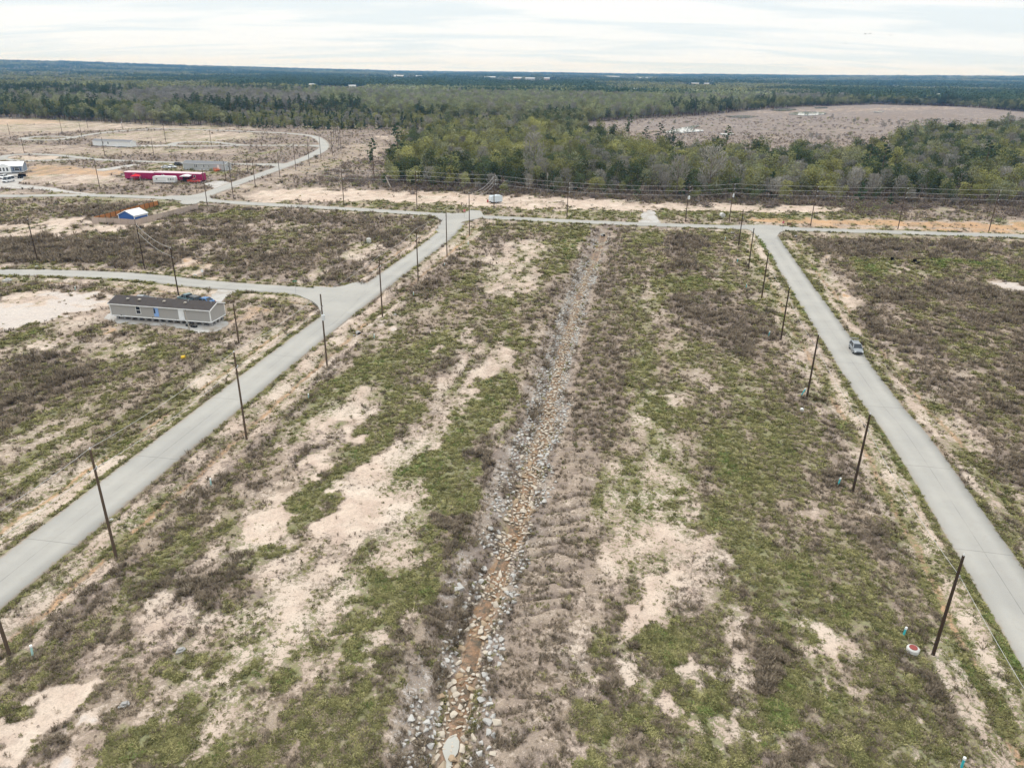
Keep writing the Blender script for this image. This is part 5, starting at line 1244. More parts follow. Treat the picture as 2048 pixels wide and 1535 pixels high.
# --- single trees one can point to
plant('pine_tree', PN[2], *(-60.81, 325.3), .95, .3, 'tall slim pine standing alone in the brush short of the wood', 'tree')
plant('pine_tree', PN[0], *(-57.22, 371.5), 1.25, 1.2, 'tallest dark pine at the corner of the wood by the lone pine', 'tree')
plant('pine_tree', PN[1], *(153.53, 329.7), 1.20, 2.0, 'dark pine beside its twin in the wood, the taller of the pair', 'tree')
plant('pine_tree', PN[0], *(158.75, 327.2), 1.05, 4.0, 'dark pine beside its twin in the wood, the broader of the pair', 'tree')
plant('pine_tree', PN[0], *(208.75, 337.7), 1.15, 5.1, 'lone spreading dark pine rising from the wood far along the cross road', 'tree')
plant('pine_tree', PN[1], *(239.68, 467.6), 1.0, 2.5, 'small dark pine on the marsh edge of the wood behind the pine pair', 'tree')
plant('bare_tree', BT[3], *(7.98, 325.6), 1.55, .5, 'tall thin half bare tree standing above the wood past the white camper', 'tree')
plant('bare_tree', BT[1], *(77.78, 298.27), 1.5, 1.5, 'tall dead grey tree above the wood behind the round white meter', 'tree')
plant('bare_tree', BT[3], *(62.84, 289.61), 1.2, 2.5, 'slim dead grey tree by the fallen trunk at the wood edge', 'tree')
# --- the wood behind the cross road, tree by tree
ZONES = [(790, 'by the lone pine'), (900, 'opposite the road junction'), (1040, 'behind the white camper'), (1140, 'beside the leaning timber frame'), (1270, 'just before the gravel turnout'),
         (1370, 'behind the gravel turnout'), (1480, 'behind the fallen trunk'), (1600, 'facing the stop sign'), (1700, 'short of the twin pines'), (1800, 'round the twin pines'), (1920, 'past the twin pines'), (9999, 'by the lone spreading pine')]
def near_zone(x, y):
    k = 1024 + 1460 * x / (y * .92 + 18)
    for lim, t in ZONES:
        if k < lim:
            return t
A = np.array(WOOD); x0, y0 = A.min(0); x1, y1 = A.max(0)
pts = []
sp = 5.2
rw = random.Random(11)
for ix in range(int((x1 - x0) / sp) + 1):
    for iy in range(int((y1 - y0) / sp) + 1):
        pts.append((x0 + (ix + rw.random() * .95) * sp, y0 + (iy + rw.random() * .95) * sp))
pts = np.array(pts)
sdw = poly_sd(pts[:, 0], pts[:, 1], WOOD)
k = (sdw > 0.5) & (np.abs(pts[:, 0]) < .84 * (pts[:, 1] + 10))
pts, sdw = pts[k], sdw[k]
kz = fbm(pts[:, 0], pts[:, 1], 28.0, 91, 3); tz = fbm(pts[:, 0], pts[:, 1], 22.0, 92, 3)
deep = sstep(-20, 40, -(pts[:, 0] - (-2.53, 394.1)[0])) * sstep(.35, .5, kz)
wood_list = []
for i, (x, y) in enumerate(pts):
    r_ = rw.random(); e = sdw[i]
    front = (y - 290 - .05 * abs(x)) < 14
    if r_ < .03 + .12 * float(deep[i]) * (kz[i] > .5):
        kind, ms, lab, cat = 'pine', rw.choice(PY), 'dark pine', 'tree'
        sc = rw.uniform(.8, 1.2)
    elif r_ < .19 + (.16 if front else 0) + (.2 if x > 190 else 0) * (kz[i] > .55):
        kind, ms, lab, cat = 'bare', rw.choice(BT), 'bare grey tree', 'tree'
        sc = rw.uniform(.55, .95)
    else:
        q = tz[i] + rw.gauss(0, .10)
        tone = 'deep' if q < .38 else 'olive' if q < .50 else 'greygreen' if q < .585 else 'yellowgreen'
        kind, ms, lab, cat = 'leaf', rw.choice(BL[tone]), {'deep': 'dark green tree', 'olive': 'olive tree', 'greygreen': 'pale grey-green tree', 'yellowgreen': 'yellow-green tree'}[tone], 'tree'
        sc = rw.uniform(.62, 1.12)
    if e < 5:
        sc *= rw.uniform(.55, .9)
    if not front and e < 26 and x > 20:
        sc *= .62 + .38 * e / 26
    wood_list.append((y + .15 * abs(x), x, y, kind, ms, lab, sc, e))
wood_list.sort(key=lambda t: t[0])
quota = {'pine': 60, 'bare': 130, 'leaf': 288}
rest = []
for _, x, y, kind, ms, lab, sc, e in wood_list:
    if quota[kind] > 0:
        quota[kind] -= 1
        zn = near_zone(x, y)
        row = 'in the front row of the wood' if e < 5 else 'a few rows inside the wood' if e < 13 else 'deep in the wood'
        lab = ('tall ' if sc > .95 else 'small ' if sc < .66 else '') + lab
        nm = {'pine': 'pine_tree', 'bare': 'bare_tree', 'leaf': 'broadleaf_tree'}[kind]
        plant(nm, ms, x, y, sc, rw.uniform(0, 6.28), '%s %s %s' % (lab, row, zn), 'tree', 'trees %s %s' % (row, zn))
    else:
        rest.append((x, y, kind, ms, sc))
print('wood', len(wood_list), 'rest', len(rest))
# --- everything farther: a mass of the same trees
def joined(pair):
    bm = bmesh.new()
    bm.from_mesh(pair[0]); n0 = len(bm.faces); bm.from_mesh(pair[1])
    bm.faces.ensure_lookup_table()
    for f in bm.faces[n0:]:
        f.material_index = 1
    me = bpy.data.meshes.new('tree'); bm.to_mesh(me); bm.free()
    me.materials.append(pair[0].materials[0]); me.materials.append(pair[1].materials[0])
    return me
ALLT = [p for t in TONES for p in BL[t]] + BT + PN + PY
LIB = {id(p[0]): i for i, p in enumerate(ALLT)}
VAR = [joined(p) for p in ALLT]
nBL, nBT, nPN, nPY = 25, len(BT), len(PN), len(PY)
def grove(seed, kind):
    """a stand of trees seen from kilometres away"""
    rr = np.random.default_rng(seed)
    V, F, I = [], [], []
    o = 0
    for j in range(11):
        x, y = rr.uniform(-17, 17, 2); H = rr.uniform(9, 15) * (1.25 if kind == 'pine' else 1)
        n = 26
        d = rr.normal(size=(n, 3)); d /= np.linalg.norm(d, axis=1)[:, None]
        c = d * np.array([3.4, 3.4, H * .36]) * rr.uniform(.5, 1.1, n)[:, None] + np.array([x, y, H * .58])
        v, f = cards(c, 2.3, rr, .8)
        V.append(v); F.append(f + o); o += len(v)
    tone = {'pine': 'pine', 'leaf': 'pale', 'dark': 'deep', 'bare': 'bare', 'olive': 'olive'}[kind]
    return np_mesh('grove', np.concatenate(V), np.concatenate(F), LEAF[tone])
GK = ['pine', 'leaf', 'dark', 'bare', 'olive']
GROVES = [grove(700 + 5 * i + j, kd) for i, kd in enumerate(GK) for j in range(3)]
px_, py_, ps_, pi_ = [], [], [], []
for x, y, kind, ms, sc in rest:
    px_.append(x); py_.append(y); ps_.append(sc); pi_.append(LIB[id(ms[0])])
PINEBAND = [(-768.0,2191.5),(-821.3,2745.5),(-655.4,3117.1),(-278.62,3336.0),(144.64,3353.2),(290.01,3089.9),(219.88,2336.4),(-40.98,2034.3),(-320.4,1854.2),(-541.7,1805.0),(-681.2,1749.7)]
YOUNG = [(-296.37,726.9),(-265.50,775.0),(-193.17,765.6),(-111.94,750.8),(-14.46,725.8),(24.39,633.2),(-50.57,620.2),(-130.22,606.4),(-211.36,613.4)]
PALE = [(-333.8,1105.7),(-386.4,1726.0),(-147.55,1761.2),(87.88,2024.0),(351.4,1916.2),(507.0,1504.4),(328.7,1094.5),(170.11,884.5),(76.02,790.7),(-16.06,804.8),(-141.88,812.4),(-250.32,824.8)]
GREYW = [(-605.5,1211.5),(-472.2,1340.9),(-281.43,1123.0),(-201.33,798.6),(-283.44,797.8),(-406.0,806.4)]
FARM = [(*(708.4, 5780.1), 330), (*(858.7, 5308.0), 330), (*(-136.52, 4155.0), 300), (*(66.81, 3759.0), 420), (*(-565.3, 4119.5), 380), (*(717.3, 3075.1), 260), (*(-397.6, 1913.8), 170), (*(300.5, 1983.3), 150), (*(1545.0, 3217.4), 200), (*(972.4, 1796.8), 130), (*(-507.0, 1960.7), 150)]
def far_trees(n, r0, r1, seed, step_out):
    r_ = np.random.default_rng(seed)
    rad = np.sqrt(r_.uniform(r0 ** 2, r1 ** 2, n)); az = r_.uniform(-.70, .70, n)
    x, y = rad * np.sin(az), rad * np.cos(az)
    ok = (poly_sd(x, y, CLEARED) < 0) & (poly_sd(x, y, MARSH) < 2) & (poly_sd(x, y, WOOD) < 0)
    for fx, fy, fr_ in FARM:                 # openings round the far sheds and the town
        L = math.hypot(fx, fy); ux, uy = fx / L, fy / L
        t = (x - fx) * ux + (y - fy) * uy; q = np.abs((x - fx) * uy - (y - fy) * ux)
        ok &= ~((t > -fr_ * 2.2) & (t < fr_ * .5) & (q < fr_ * (.35 + .1 * np.sin(t / 40))))
    return x[ok], y[ok]
x, y = far_trees(52000, 330, 1500, 21, 0)
u = rng.uniform(0, 1, len(x)); kz = fbm(x, y, 90.0, 93, 3) + rng.normal(0, .05, len(x)); tz = fbm(x, y, 120.0, 94, 4) + rng.normal(0, .06, len(x))
yg = poly_sd(x, y, YOUNG) > 0; pale = poly_sd(x, y, PALE) > 0; gw = poly_sd(x, y, GREYW) > 0
for i in range(len(x)):
    if yg[i]:
        if u[i] < .30: id_ = nBL + nBT + nPN + int(u[i] * 1000) % nPY; s = 1.0
        elif u[i] < .82: id_ = int(u[i] * 9999) % 5 + (0 if tz[i] < .5 else 10); s = .62
        else: id_ = nBL + int(u[i] * 9999) % nBT; s = .6
    elif gw[i] and u[i] < .7:
        id_ = nBL + int(u[i] * 9999) % nBT; s = .95
    elif pale[i]:
        id_ = 20 + int(u[i] * 9999) % 5 if u[i] < .80 else (nBL + int(u[i] * 9999) % nBT if u[i] < .88 else int(u[i] * 9999) % 5); s = .95
    elif kz[i] < .36 and u[i] < .7:
        id_ = nBL + nBT + int(u[i] * 9999) % nPN; s = .95
    elif tz[i] < .46: id_ = 15 + int(u[i] * 9999) % 5 if u[i] < .45 else int(u[i] * 9999) % 5; s = 1.0
    elif tz[i] < .56: id_ = 5 + int(u[i] * 9999) % 5; s = 1.05
    else: id_ = nBL + int(u[i] * 9999) % nBT if u[i] < .35 else 20 + int(u[i] * 9999) % 5; s = 1.05
    px_.append(x[i]); py_.append(y[i]); ps_.append(s * (.75 + .5 * ((u[i] * 77) % 1))); pi_.append(id_)
# thin brush and scrub trees in the marsh and along its edge
mk = rng.uniform(0, 1, (260, 2))
mx, my = (38.10, 658.1)[0] + mk[:, 0] * 700, 380 + mk[:, 1] * 500
sdm = poly_sd(mx, my, MARSH); lumps = fbm(mx, my, 60.0, 95, 3)
for i in range(len(mx)):
    if sdm[i] > 0 and (lumps[i] > .6 or sdm[i] < 10):
        px_.append(mx[i]); py_.append(my[i]); ps_.append(.45); pi_.append(nBL + i % nBT if i % 3 else i % 5)
nv = len(VAR)
for n, r0, r1, sd_, sc_ in ((15000, 1500, 3200, 22, 1.0), (17000, 3200, 7000, 23, 1.5), (9000, 7000, 11500, 24, 2.2)):
    x, y = far_trees(n, r0, r1, sd_, 0)
    kz = fbm(x, y, 420.0, 96, 3) + rng.normal(0, .05, len(x)); u = rng.integers(0, 3, len(x)); w = rng.uniform(0, 1, len(x))
    pb = poly_sd(x, y, PINEBAND) > 0; pale = poly_sd(x, y, PALE) > 0
    gap = fbm(x, y, 700.0, 97, 3)
    for i in range(len(x)):
        if r0 >= 3200 and gap[i] > .62 and w[i] < .7:
            continue
        k = 0 if pb[i] or (kz[i] < .42 and w[i] < .85) else 1 if pale[i] else 2 if kz[i] < .5 else 3 if kz[i] < .58 and w[i] < .7 else 1 if w[i] < .4 else 4
        px_.append(x[i]); py_.append(y[i]); ps_.append(sc_ ** .6 * (.8 + .4 * w[i])); pi_.append(nv + 3 * k + u[i])
px_, py_ = np.array(px_), np.array(py_)
pz_ = height(px_, py_)
pts = np.stack([px_, py_, pz_ - .1], 1)
scatter('forest', VAR + GROVES, pts, np.array(ps_), rng.uniform(0, 6.28, len(px_)), np.array(pi_))
print('forest', len(px_))
# brush along the foot of the wood
def brush(seed, m, n=60):
    rr = np.random.default_rng(seed)
    c = rr.normal(size=(n, 3)) * np.array([.9, .9, .45]) + np.array([0, 0, .7])
    v, f = cards(c, .42, rr)
    return np_mesh('brush', v, f, m)
M_BRUSH = leaf_mat('brush_brown', (0.130, 0.102, 0.088), (0.260, 0.208, 0.175), pscale=.3)
BR = [brush(800 + i, M_BRUSH) for i in range(3)] + [brush(810 + i, LEAF['olive']) for i in range(2)]
bxy = []
fr = smooth_line([(-74.69,330.3),(-60.04,310.6),(-47.13,307.5),(-26.25,303.8),(-0.99,296.77),(33.41,290.85),(70.96,284.34),(95.76,280.57),(134.51,276.92),(190.01,276.80),(216.70,274.55)], 2.0)
for x, y in fr:
    for _ in range(4):
        bxy.append((x + rw.gauss(0, 2), y + rw.gauss(0, 2.6) - 1))
for i in range(2600):
    x, y = rw.uniform(-90, 0), rw.uniform(285, 520)
    bxy.append((x, y))
for i in range(900):
    x, y = rw.uniform(120, 280), rw.uniform(232, 290)
    bxy.append((x, y))
for i in range(5200):
    bxy.append((rw.uniform(40, 620), rw.uniform(330, 900)))
bxy = np.array(bxy)
cb = cover(bxy[:, 0], bxy[:, 1])
k = (cb[2] > .5) & (cb[0] > .6) & off_road(bxy[:, 0], bxy[:, 1], 2.0) & (fbm(bxy[:, 0], bxy[:, 1] * 2.0, 22.0, 98) > .46)
bxy = bxy[k]
inm = poly_sd(bxy[:, 0], bxy[:, 1], MARSH) > 0
for p_ in POOLS:
    inm &= poly_sd(bxy[:, 0], bxy[:, 1], p_) < 1
scatter('undergrowth', BR, np.stack([bxy[:, 0], bxy[:, 1], height(bxy[:, 0], bxy[:, 1])], 1), rng.uniform(.5, 1.2, len(bxy)) * np.where(bxy[:, 1] > 330, .8, 1), rng.uniform(0, 6.28, len(bxy)), np.where(rng.uniform(0, 1, len(bxy)) < .85, rng.integers(0, 3, len(bxy)), rng.integers(3, 5, len(bxy))))

# ================================================================ POLES AND CABLES
M_POLE = mat('creosote_wood', (0.060, 0.042, 0.030), .9, .1, var=.35, scale=1.2)
M_POLE2 = mat('weathered_wood', (0.110, 0.080, 0.058), .9, .1, var=.35, scale=1.2)
M_PALEWOOD = mat('pale_wood', (0.42, 0.38, 0.33), .9, .1, var=.25, scale=1.2)
M_STEEL = mat('galvanised', (0.42, 0.43, 0.44), .45, .5, .6)
M_PORC = mat('porcelain', (0.70, 0.71, 0.72), .3, .5)
M_CAN = mat('transformer_grey', (0.62, 0.64, 0.65), .45, .4)
M_CABLE = mat('cable', (0.50, 0.49, 0.48), .6, .3)
M_WHITE = mat('white_paint', (0.78, 0.79, 0.79), .55, .3, var=.06)
M_BLACK = mat('black_rubber', (0.018, 0.018, 0.019), .8, .2)
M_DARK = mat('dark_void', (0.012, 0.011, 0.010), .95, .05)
M_CONC = mat('raw_concrete', (0.50, 0.49, 0.47), .9, .15, var=.2, scale=2)
def pole(p, label, group, m=M_POLE, pins=1, cans=0, arms=0, h=None, guy=None, clamp=True):
    x, y = p[0], p[1]
    H_ = p[2] if h is None else h
    z = z1(x, y)
    t = thing('utility_pole', label, 'utility pole', (x, y, z), 0, group)
    MB().tube((0, 0, -.6), (0, 0, H_ - z), .155, .105, 10).build('shaft', m, t)
    top = H_ - z
    for i in range(pins):
        s = MB().tube((0, 0, 0), (0, 0, .12), .05, .07, 8).tube((0, 0, .12), (0, 0, .24), .06, .03, 8)
        s.build('insulator', M_PORC, t, (.0 if i == 0 else .22, 0, top if i == 0 else top - 1.9))
    if clamp:
        MB().box((.15, 0, top - 2.0), (.14, .10, .24)).build('cable_clamp', M_STEEL, t)
    for i in range(arms):
        a = MB().tube((0, 0, 0), (.38, 0, .10), .03, .03, 6).tube((.38, 0, .02), (.38, 0, .30), .07, .07, 8)
        a.build('insulator', M_PORC, t, (.1, 0, top - .35 - 1.45 * i))
    for i in range(cans):
        a = (-1 + i) * 1.1 + 1.6
        c = MB().tube((0, 0, 0), (0, 0, .85), .27, .27, 12).tube((0, 0, .85), (0, 0, .98), .22, .10, 12).tube((.1, 0, .95), (.1, 0, 1.2), .04, .05, 6)
        c.build('transformer', M_CAN, t, (.45 * math.sin(a), -.45 * math.cos(a), top - 4.2))
    if guy:
        MB().tube((0, 0, top - .4), (guy[0], guy[1], 0), .03, .03, 5).build('guy_wire', M_CABLE, t)
    return t
def cable(pts, label, group, r=.03, sag=.02):
    mb = MB()
    for (a, b) in zip(pts[:-1], pts[1:]):
        a, b = Vector(a), Vector(b)
        L = (b - a).length; k = 8; prev = a
        for i in range(1, k + 1):
            f = i / k
            q = a.lerp(b, f); q.z -= 4 * f * (1 - f) * L * sag
            mb.tube(prev, q, r, r, 4, False); prev = q
    return tag(mb.build('power_cable', M_CABLE), label, 'power cable', group)
EAST = [((35.97, 48.02, 10.13), 'dark pole beside the concrete manhole with the red lid'), ((40.18, 74.06, 10.13), 'dark pole beside the cyan pipe standing in black brush'),
        ((44.54, 100.76, 10.26), 'dark pole by the tilted cyan pipe across from the parked silver car'), ((49.54, 127.44, 9.87), 'dark pole on the bare verge, one short of the parked silver car'),
        ((54.16, 153.91, 10.17), 'dark pole on the bank beyond the dead brush thicket'), ((58.95, 180.19, 10.25), 'dark pole two short of the stop sign junction'), ((64.02, 207.03, 10.11), 'dark pole at the corner culvert by the stop sign junction')]
GE = 'poles along the road with the parked car'
for p, l in EAST:
    pole(p, l, GE)
xa, ya, _ = EAST[0][0]; xb, yb, _ = EAST[1][0]
line_e = [(2 * xa - xb, 2 * ya - yb)] + [(p[0], p[1]) for p, l in EAST]
cable([(x + .2, y, 8.15) for x, y in line_e], 'single pale cable strung along the poles of the road with the parked car', None, .017)
WEST = [((-41.58, 46.84) + (12.05,), 'brown pole by the pale cyan pipe at the picture edge', 1, 0), ((-39.32, 60.04, 11.89), 'tall brown pole on the verge over the widest stretch of empty road', 2, 0),
        ((-35.04, 85.81, 11.88), 'tall brown pole between the road and the grassy bank with the white pipe', 2, 0), ((-30.64, 112.10, 12.14), 'tall brown pole with a transformer opposite the side street mouth', 2, 1),
        ((-25.85, 138.16, 12.04), 'tall brown pole just past the white gravel culvert crossing', 2, 0), ((-22.01, 164.56, 11.84), 'tall brown pole beside the pipe in dark weeds, halfway to the crossroads', 2, 0),
        ((-17.66, 191.04, 12.02), 'tall brown pole one short of the crossroads', 1, 0), ((-13.31, 218.42, 12.44), 'tall brown pole at the crossroads corner opposite the white camper', 1, 0)]
for p, l, pins, cans in WEST:
    pole(p, l, 'poles along the road past the grey home', M_POLE2, pins, cans, h=12.05)
wl_ = [(p[0], p[1]) for p, l, a, b in WEST]
wl_ = [(2 * wl_[0][0] - wl_[1][0], 2 * wl_[0][1] - wl_[1][1])] + wl_
cable([(x, y, 12.2) for x, y in wl_], 'top cable along the poles of the road past the grey home', 'cables along the road past the grey home', .018)
cable([(x + .15, y, 10.1) for x, y in wl_], 'lower cable along the poles of the road past the grey home', 'cables along the road past the grey home', .018)
FIELD = [((-118.05, 177.86, 10.44), 'dark pole by the side street near the fenced blue shed'), ((-89.73, 173.84, 10.29), 'dark pole standing in the brown weeds below the blue shed'), ((-71.81, 151.15, 10.11), 'dark pole on the verge behind the grey home and its cars')]
for p, l in FIELD:
    pole(p, l, 'poles along the side street', M_POLE, 1)
f1, f2 = FIELD[1][0], FIELD[2][0]
for dz in (0.1, -1.7):
    cable([(f1[0], f1[1], f1[2] + dz), (f2[0], f2[1], f2[2] + dz)], 'slack cable between two side street poles, %s one' % ('upper' if dz > 0 else 'lower'), 'cables over the side street', .03, .03)
p = (-48.50, 121.55, 7.34)
pole(p, 'slim bare pole at the gravel corner of the grey home lot', None, M_POLE2, 0, clamp=False)
p = (-59.78, 127.87, 3.85)
t = thing('service_pole', 'short grey service pole with a braced foot in front of the grey home', 'utility pole', (p[0], p[1], z1(*p[:2])))
MB().tube((0, 0, -.3), (-.35, 0, p[2]), .09, .07, 8).build('shaft', M_PALEWOOD, t)
MB().tube((.35, 0, -.1), (-.05, 0, 1.5), .05, .04, 6).tube((-.35, -.1, -.1), (-.08, 0, 1.4), .05, .04, 6).build('brace', M_PALEWOOD, t)
MB().box((-.2, -.12, 1.7), (.3, .16, .5)).build('meter_box', M_STEEL, t)
LOOPP = [((-161.62, 290.76, 12.55), 'pole in the weedy strip below the magenta homes'), ((-108.05, 260.43, 12.76), 'tall pole at the fence end by the road fork'), ((-105.25, 278.28, 12.79), 'pole on the gravel corner of the road fork'),
         ((-105.79, 305.1, 10.80), 'first pole on the weed bank of the rising loop road'), ((-125.32, 325.5, 7.92), 'short pole behind the far end of the grey home with the orange deck'), ((-124.40, 351.1, 7.38), 'pole on the yellow lawn beside the loop road'),
         ((-270.09, 418.1, 9.15), 'pole beside the lower turning lane at the picture edge'), ((-222.14, 411.1, 9.52), 'pole just below the long white home'), ((-191.38, 402.4, 10.09), 'pole in the weeds between two lanes past the white home'), ((-224.75, 492.0, 11.53), 'pole by the turning head of the middle lane'),
         ((-189.44, 476.3, 9.14), 'pole along the middle lane, past its turning head'), ((-350.4, 531.5, 7.52), 'pole near the grass turning circle at the picture edge'), ((-331.6, 561.8, 9.28), 'pole on the far sand beside the drain'), ((-293.93, 519.6, 9.27), 'pole beside the mouth of the grass turning circle'),
         ((-331.7, 597.2, 9.12), 'pole on the far sand in front of the dark pines'), ((-307.1, 601.6, 8.10), 'pole with a white transformer in front of the forest'), ((-216.09, 601.8, 12.84), 'tall pale pole before the forest, half way along the top lane'),
         ((-104.87, 335.6, 10.70), 'pole opposite the lower lane mouth on the loop road'), ((-104.65, 360.6, 12.32), 'dark pole second from the lower lane mouth up the loop road'), ((-102.92, 378.8, 12.64), 'thin pole above the yellow track by the loop road'),
         ((-105.47, 412.6, 12.13), 'pole at the outer kerb where the loop road turns'), ((-102.83, 428.3, 13.08), 'pole outside the loop road bend, close to the yellow track'), ((-104.21, 456.3, 12.46), 'last tall pole on the yellow track past the bend'),
         ((-111.55, 483.8, 13.45), 'second pole in the receding row past the bend'), ((-118.48, 507.4, 12.51), 'third pole in the receding row past the bend'), ((-190.49, 606.4, 11.10), 'pole before the forest near the end of the top lane'), ((-126.99, 537.3, 12.22), 'end pole in the receding row past the bend')]
for i, (p, l) in enumerate(LOOPP):
    pole(p, l, 'poles of the far lots', M_POLE2, 1, 1 if 'transformer' in l else 0)
MAIN = [((-61.22, 266.15, 12.33), 'line pole on the bare strip short of the lone pine', 0), ((-34.32, 260.92, 12.80), 'line pole on the bare strip between the pine and the camper', 0), ((-7.24, 263.99, 11.41), 'line pole directly in front of the white camper', 0),
        ((17.74, 247.39, 11.44), 'line pole between the camper and the gravel turnout', 0), ((56.78, 243.88, 11.30), 'line pole carrying a bank of transformers past the turnout', 3), ((70.75, 242.23, 12.49), 'line pole beside the round concrete pipe', 1),
        ((96.35, 238.87, 12.49), 'line pole past the stop sign junction', 0), ((123.69, 236.57, 12.71), 'line pole on the clay bank facing the twin pines', 0), ((150.08, 231.92, 13.05), 'line pole on the clay bank far along the cross road', 0)]
for p, l, c in MAIN:
    pole(p, l, 'line poles along the cross road', M_POLE2, 0, c, 3, clamp=False)
line_p = [(*(-87.56, 277.39), 14.6)] + [(p[0] + .45, p[1], p[2]) for p, l, c in MAIN]
u, v = line_p[-2], line_p[-1]
line_p.append((2 * v[0] - u[0], 2 * v[1] - u[1], v[2]))
for i in range(3):
    cable([(x, y, h - .05 - 1.45 * i) for x, y, h in line_p], '%s wire of the line along the cross road in front of the wood' % ('top', 'middle', 'bottom')[i], 'line wires along the cross road', .04, .008)
m2, wlast = MAIN[2][0], WEST[-1][0]
for i in range(3):
    cable([(m2[0], m2[1], m2[2] - .4 - 1.4 * i), (wlast[0] + .4 * i, wlast[1], 12.1 - .25 * i)], 'slack tie wire from the camper pole to the crossroads pole, number %s down' % ('one', 'two', 'three')[i], 'tie wires at the crossroads', .035, .03)
rows = [LOOPP[i][0] for i in (17, 18, 19, 20, 21, 22)]
for dz in (.2, -1.3):
    cable([(x, y, h + dz) for x, y, h in rows], '%s wire along the loop road poles by the yellow track' % ('upper' if dz > 0 else 'lower'), 'wires by the loop road', .03)
rows = [LOOPP[i][0] for i in (22, 23, 24, 26, 25, 16)]
cable([(x, y, h + .2) for x, y, h in rows], 'thin wire round the far bend in front of the forest', 'wires by the loop road', .035)
for a, b, l in (((-16.13, 304.7), 3.4, 'short pale post at the wood edge short of the camper'), ((127.79, 292.45), 5.5, 'pale leaning pole at the wood edge past the stop sign'), ((166.13, 290.73), 5.0, 'pale tilted pole at the wood edge past the twin pines'), ((186.45, 288.82), 6.0, 'grey pole at the wood edge beyond the clay bank')):
    t = thing('post', l, 'post', (a[0], a[1], z1(*a)), 0, 'posts at the wood edge')
    MB().tube((0, 0, -.3), (b * .07, 0, b), .13, .10, 8).build('shaft', M_PALEWOOD, t)
    MB().tube((b * .07, 0, b), (b * .07, 0, b + .05), .12, .12, 8).build('cap', M_STEEL, t)
a = (13.14, 301.9, 7.83)
t = thing('braced_post', 'pale upright post with a slanting brace at the edge of the wood', 'post', (a[0], a[1], z1(*a[:2])))
MB().tube((0, 0, -.3), (0, 0, a[2]), .16, .13, 8).build('shaft', M_PALEWOOD, t)
MB().tube((.05, 0, a[2] - .2), (2.6, .5, a[2] * .32), .07, .06, 6).build('brace', M_PALEWOOD, t)
a = (-50.58, 307.2)
t = thing('leaning_pole', 'thick pale broken pole leaning out of a brush heap', 'broken pole', (a[0], a[1], z1(*a)))
MB().tube((0, 0, -.3), (-2.1, .4, 4.3), .26, .22, 9).build('shaft', M_PALEWOOD, t)
MB().tube((-2.1, .4, 4.3), (-2.3, .44, 4.75), .2, .05, 7).build('splintered_tip', M_PALEWOOD, t)

# ================================================================ BUILDINGS
M_GLASS = mat('window_glass', (0.018, 0.024, 0.032), .12, .5, var=.02)
M_TRIM = mat('white_trim', (0.80, 0.80, 0.79), .6, .25, var=.05)
M_SHINGLE = mat('dark_shingle', (0.072, 0.063, 0.060), .92, .1, var=.35, scale=1.6)
M_GREYWALL = mat('grey_siding', (0.37, 0.355, 0.335), .75, .2, var=.06)
M_FILM = mat('blue_film', (0.26, 0.42, 0.74), .35, .4)
M_BLOCK = mat('concrete_block', (0.33, 0.32, 0.31), .95, .1)
def frame_of(a, b):
    return math.atan2(b[1] - a[1], b[0] - a[0]), math.hypot(b[0] - a[0], b[1] - a[1])
def window(t, x, y, z, w, h, rows=2, face='y', shutter=None):
    """frame with recessed panes on the front (face y) or the end (face x) of a house"""
    def tr(mb):
        if face == 'x':
            mb.v = [(-q[1], q[0], q[2]) for q in mb.v]
        mb.v = [(q[0] + x, q[1] + y, q[2] + z) for q in mb.v]
        return mb
    fw = .07
    mb = MB()
    for sx in (-1, 1):
        mb.box((sx * w / 2, -.03, 0), (fw, .08, h + fw))
    for k in range(rows + 1):
        mb.box((0, -.035, -h / 2 + h * k / rows), (w - fw, .07, fw))
    f = tr(mb).build('window', M_TRIM, t)
    for k in range(rows):
        p = MB().box((0, -.012, -h / 2 + h * (k + .5) / rows), (w - fw, .03, h / rows - fw))
        tr(p).build('pane', M_GLASS, f)
    if shutter:
        for sx in (-1, 1):
            tr(MB().box((sx * (w / 2 + .32), -.03, 0), (.42, .05, h + .1))).build('shutter', shutter, t)
    return f
def door(t, x, y, z, w, h, m, label=None):
    d = MB().box((x, y - .03, z + h / 2), (w, .07, h)).build('door', m, t)
    if label: d['label'] = label
    MB().tube((x + w * .36, y - .07, z + h * .48), (x + w * .36, y - .13, z + h * .48), .04, .04, 6).build('handle', M_STEEL, d)
    return d
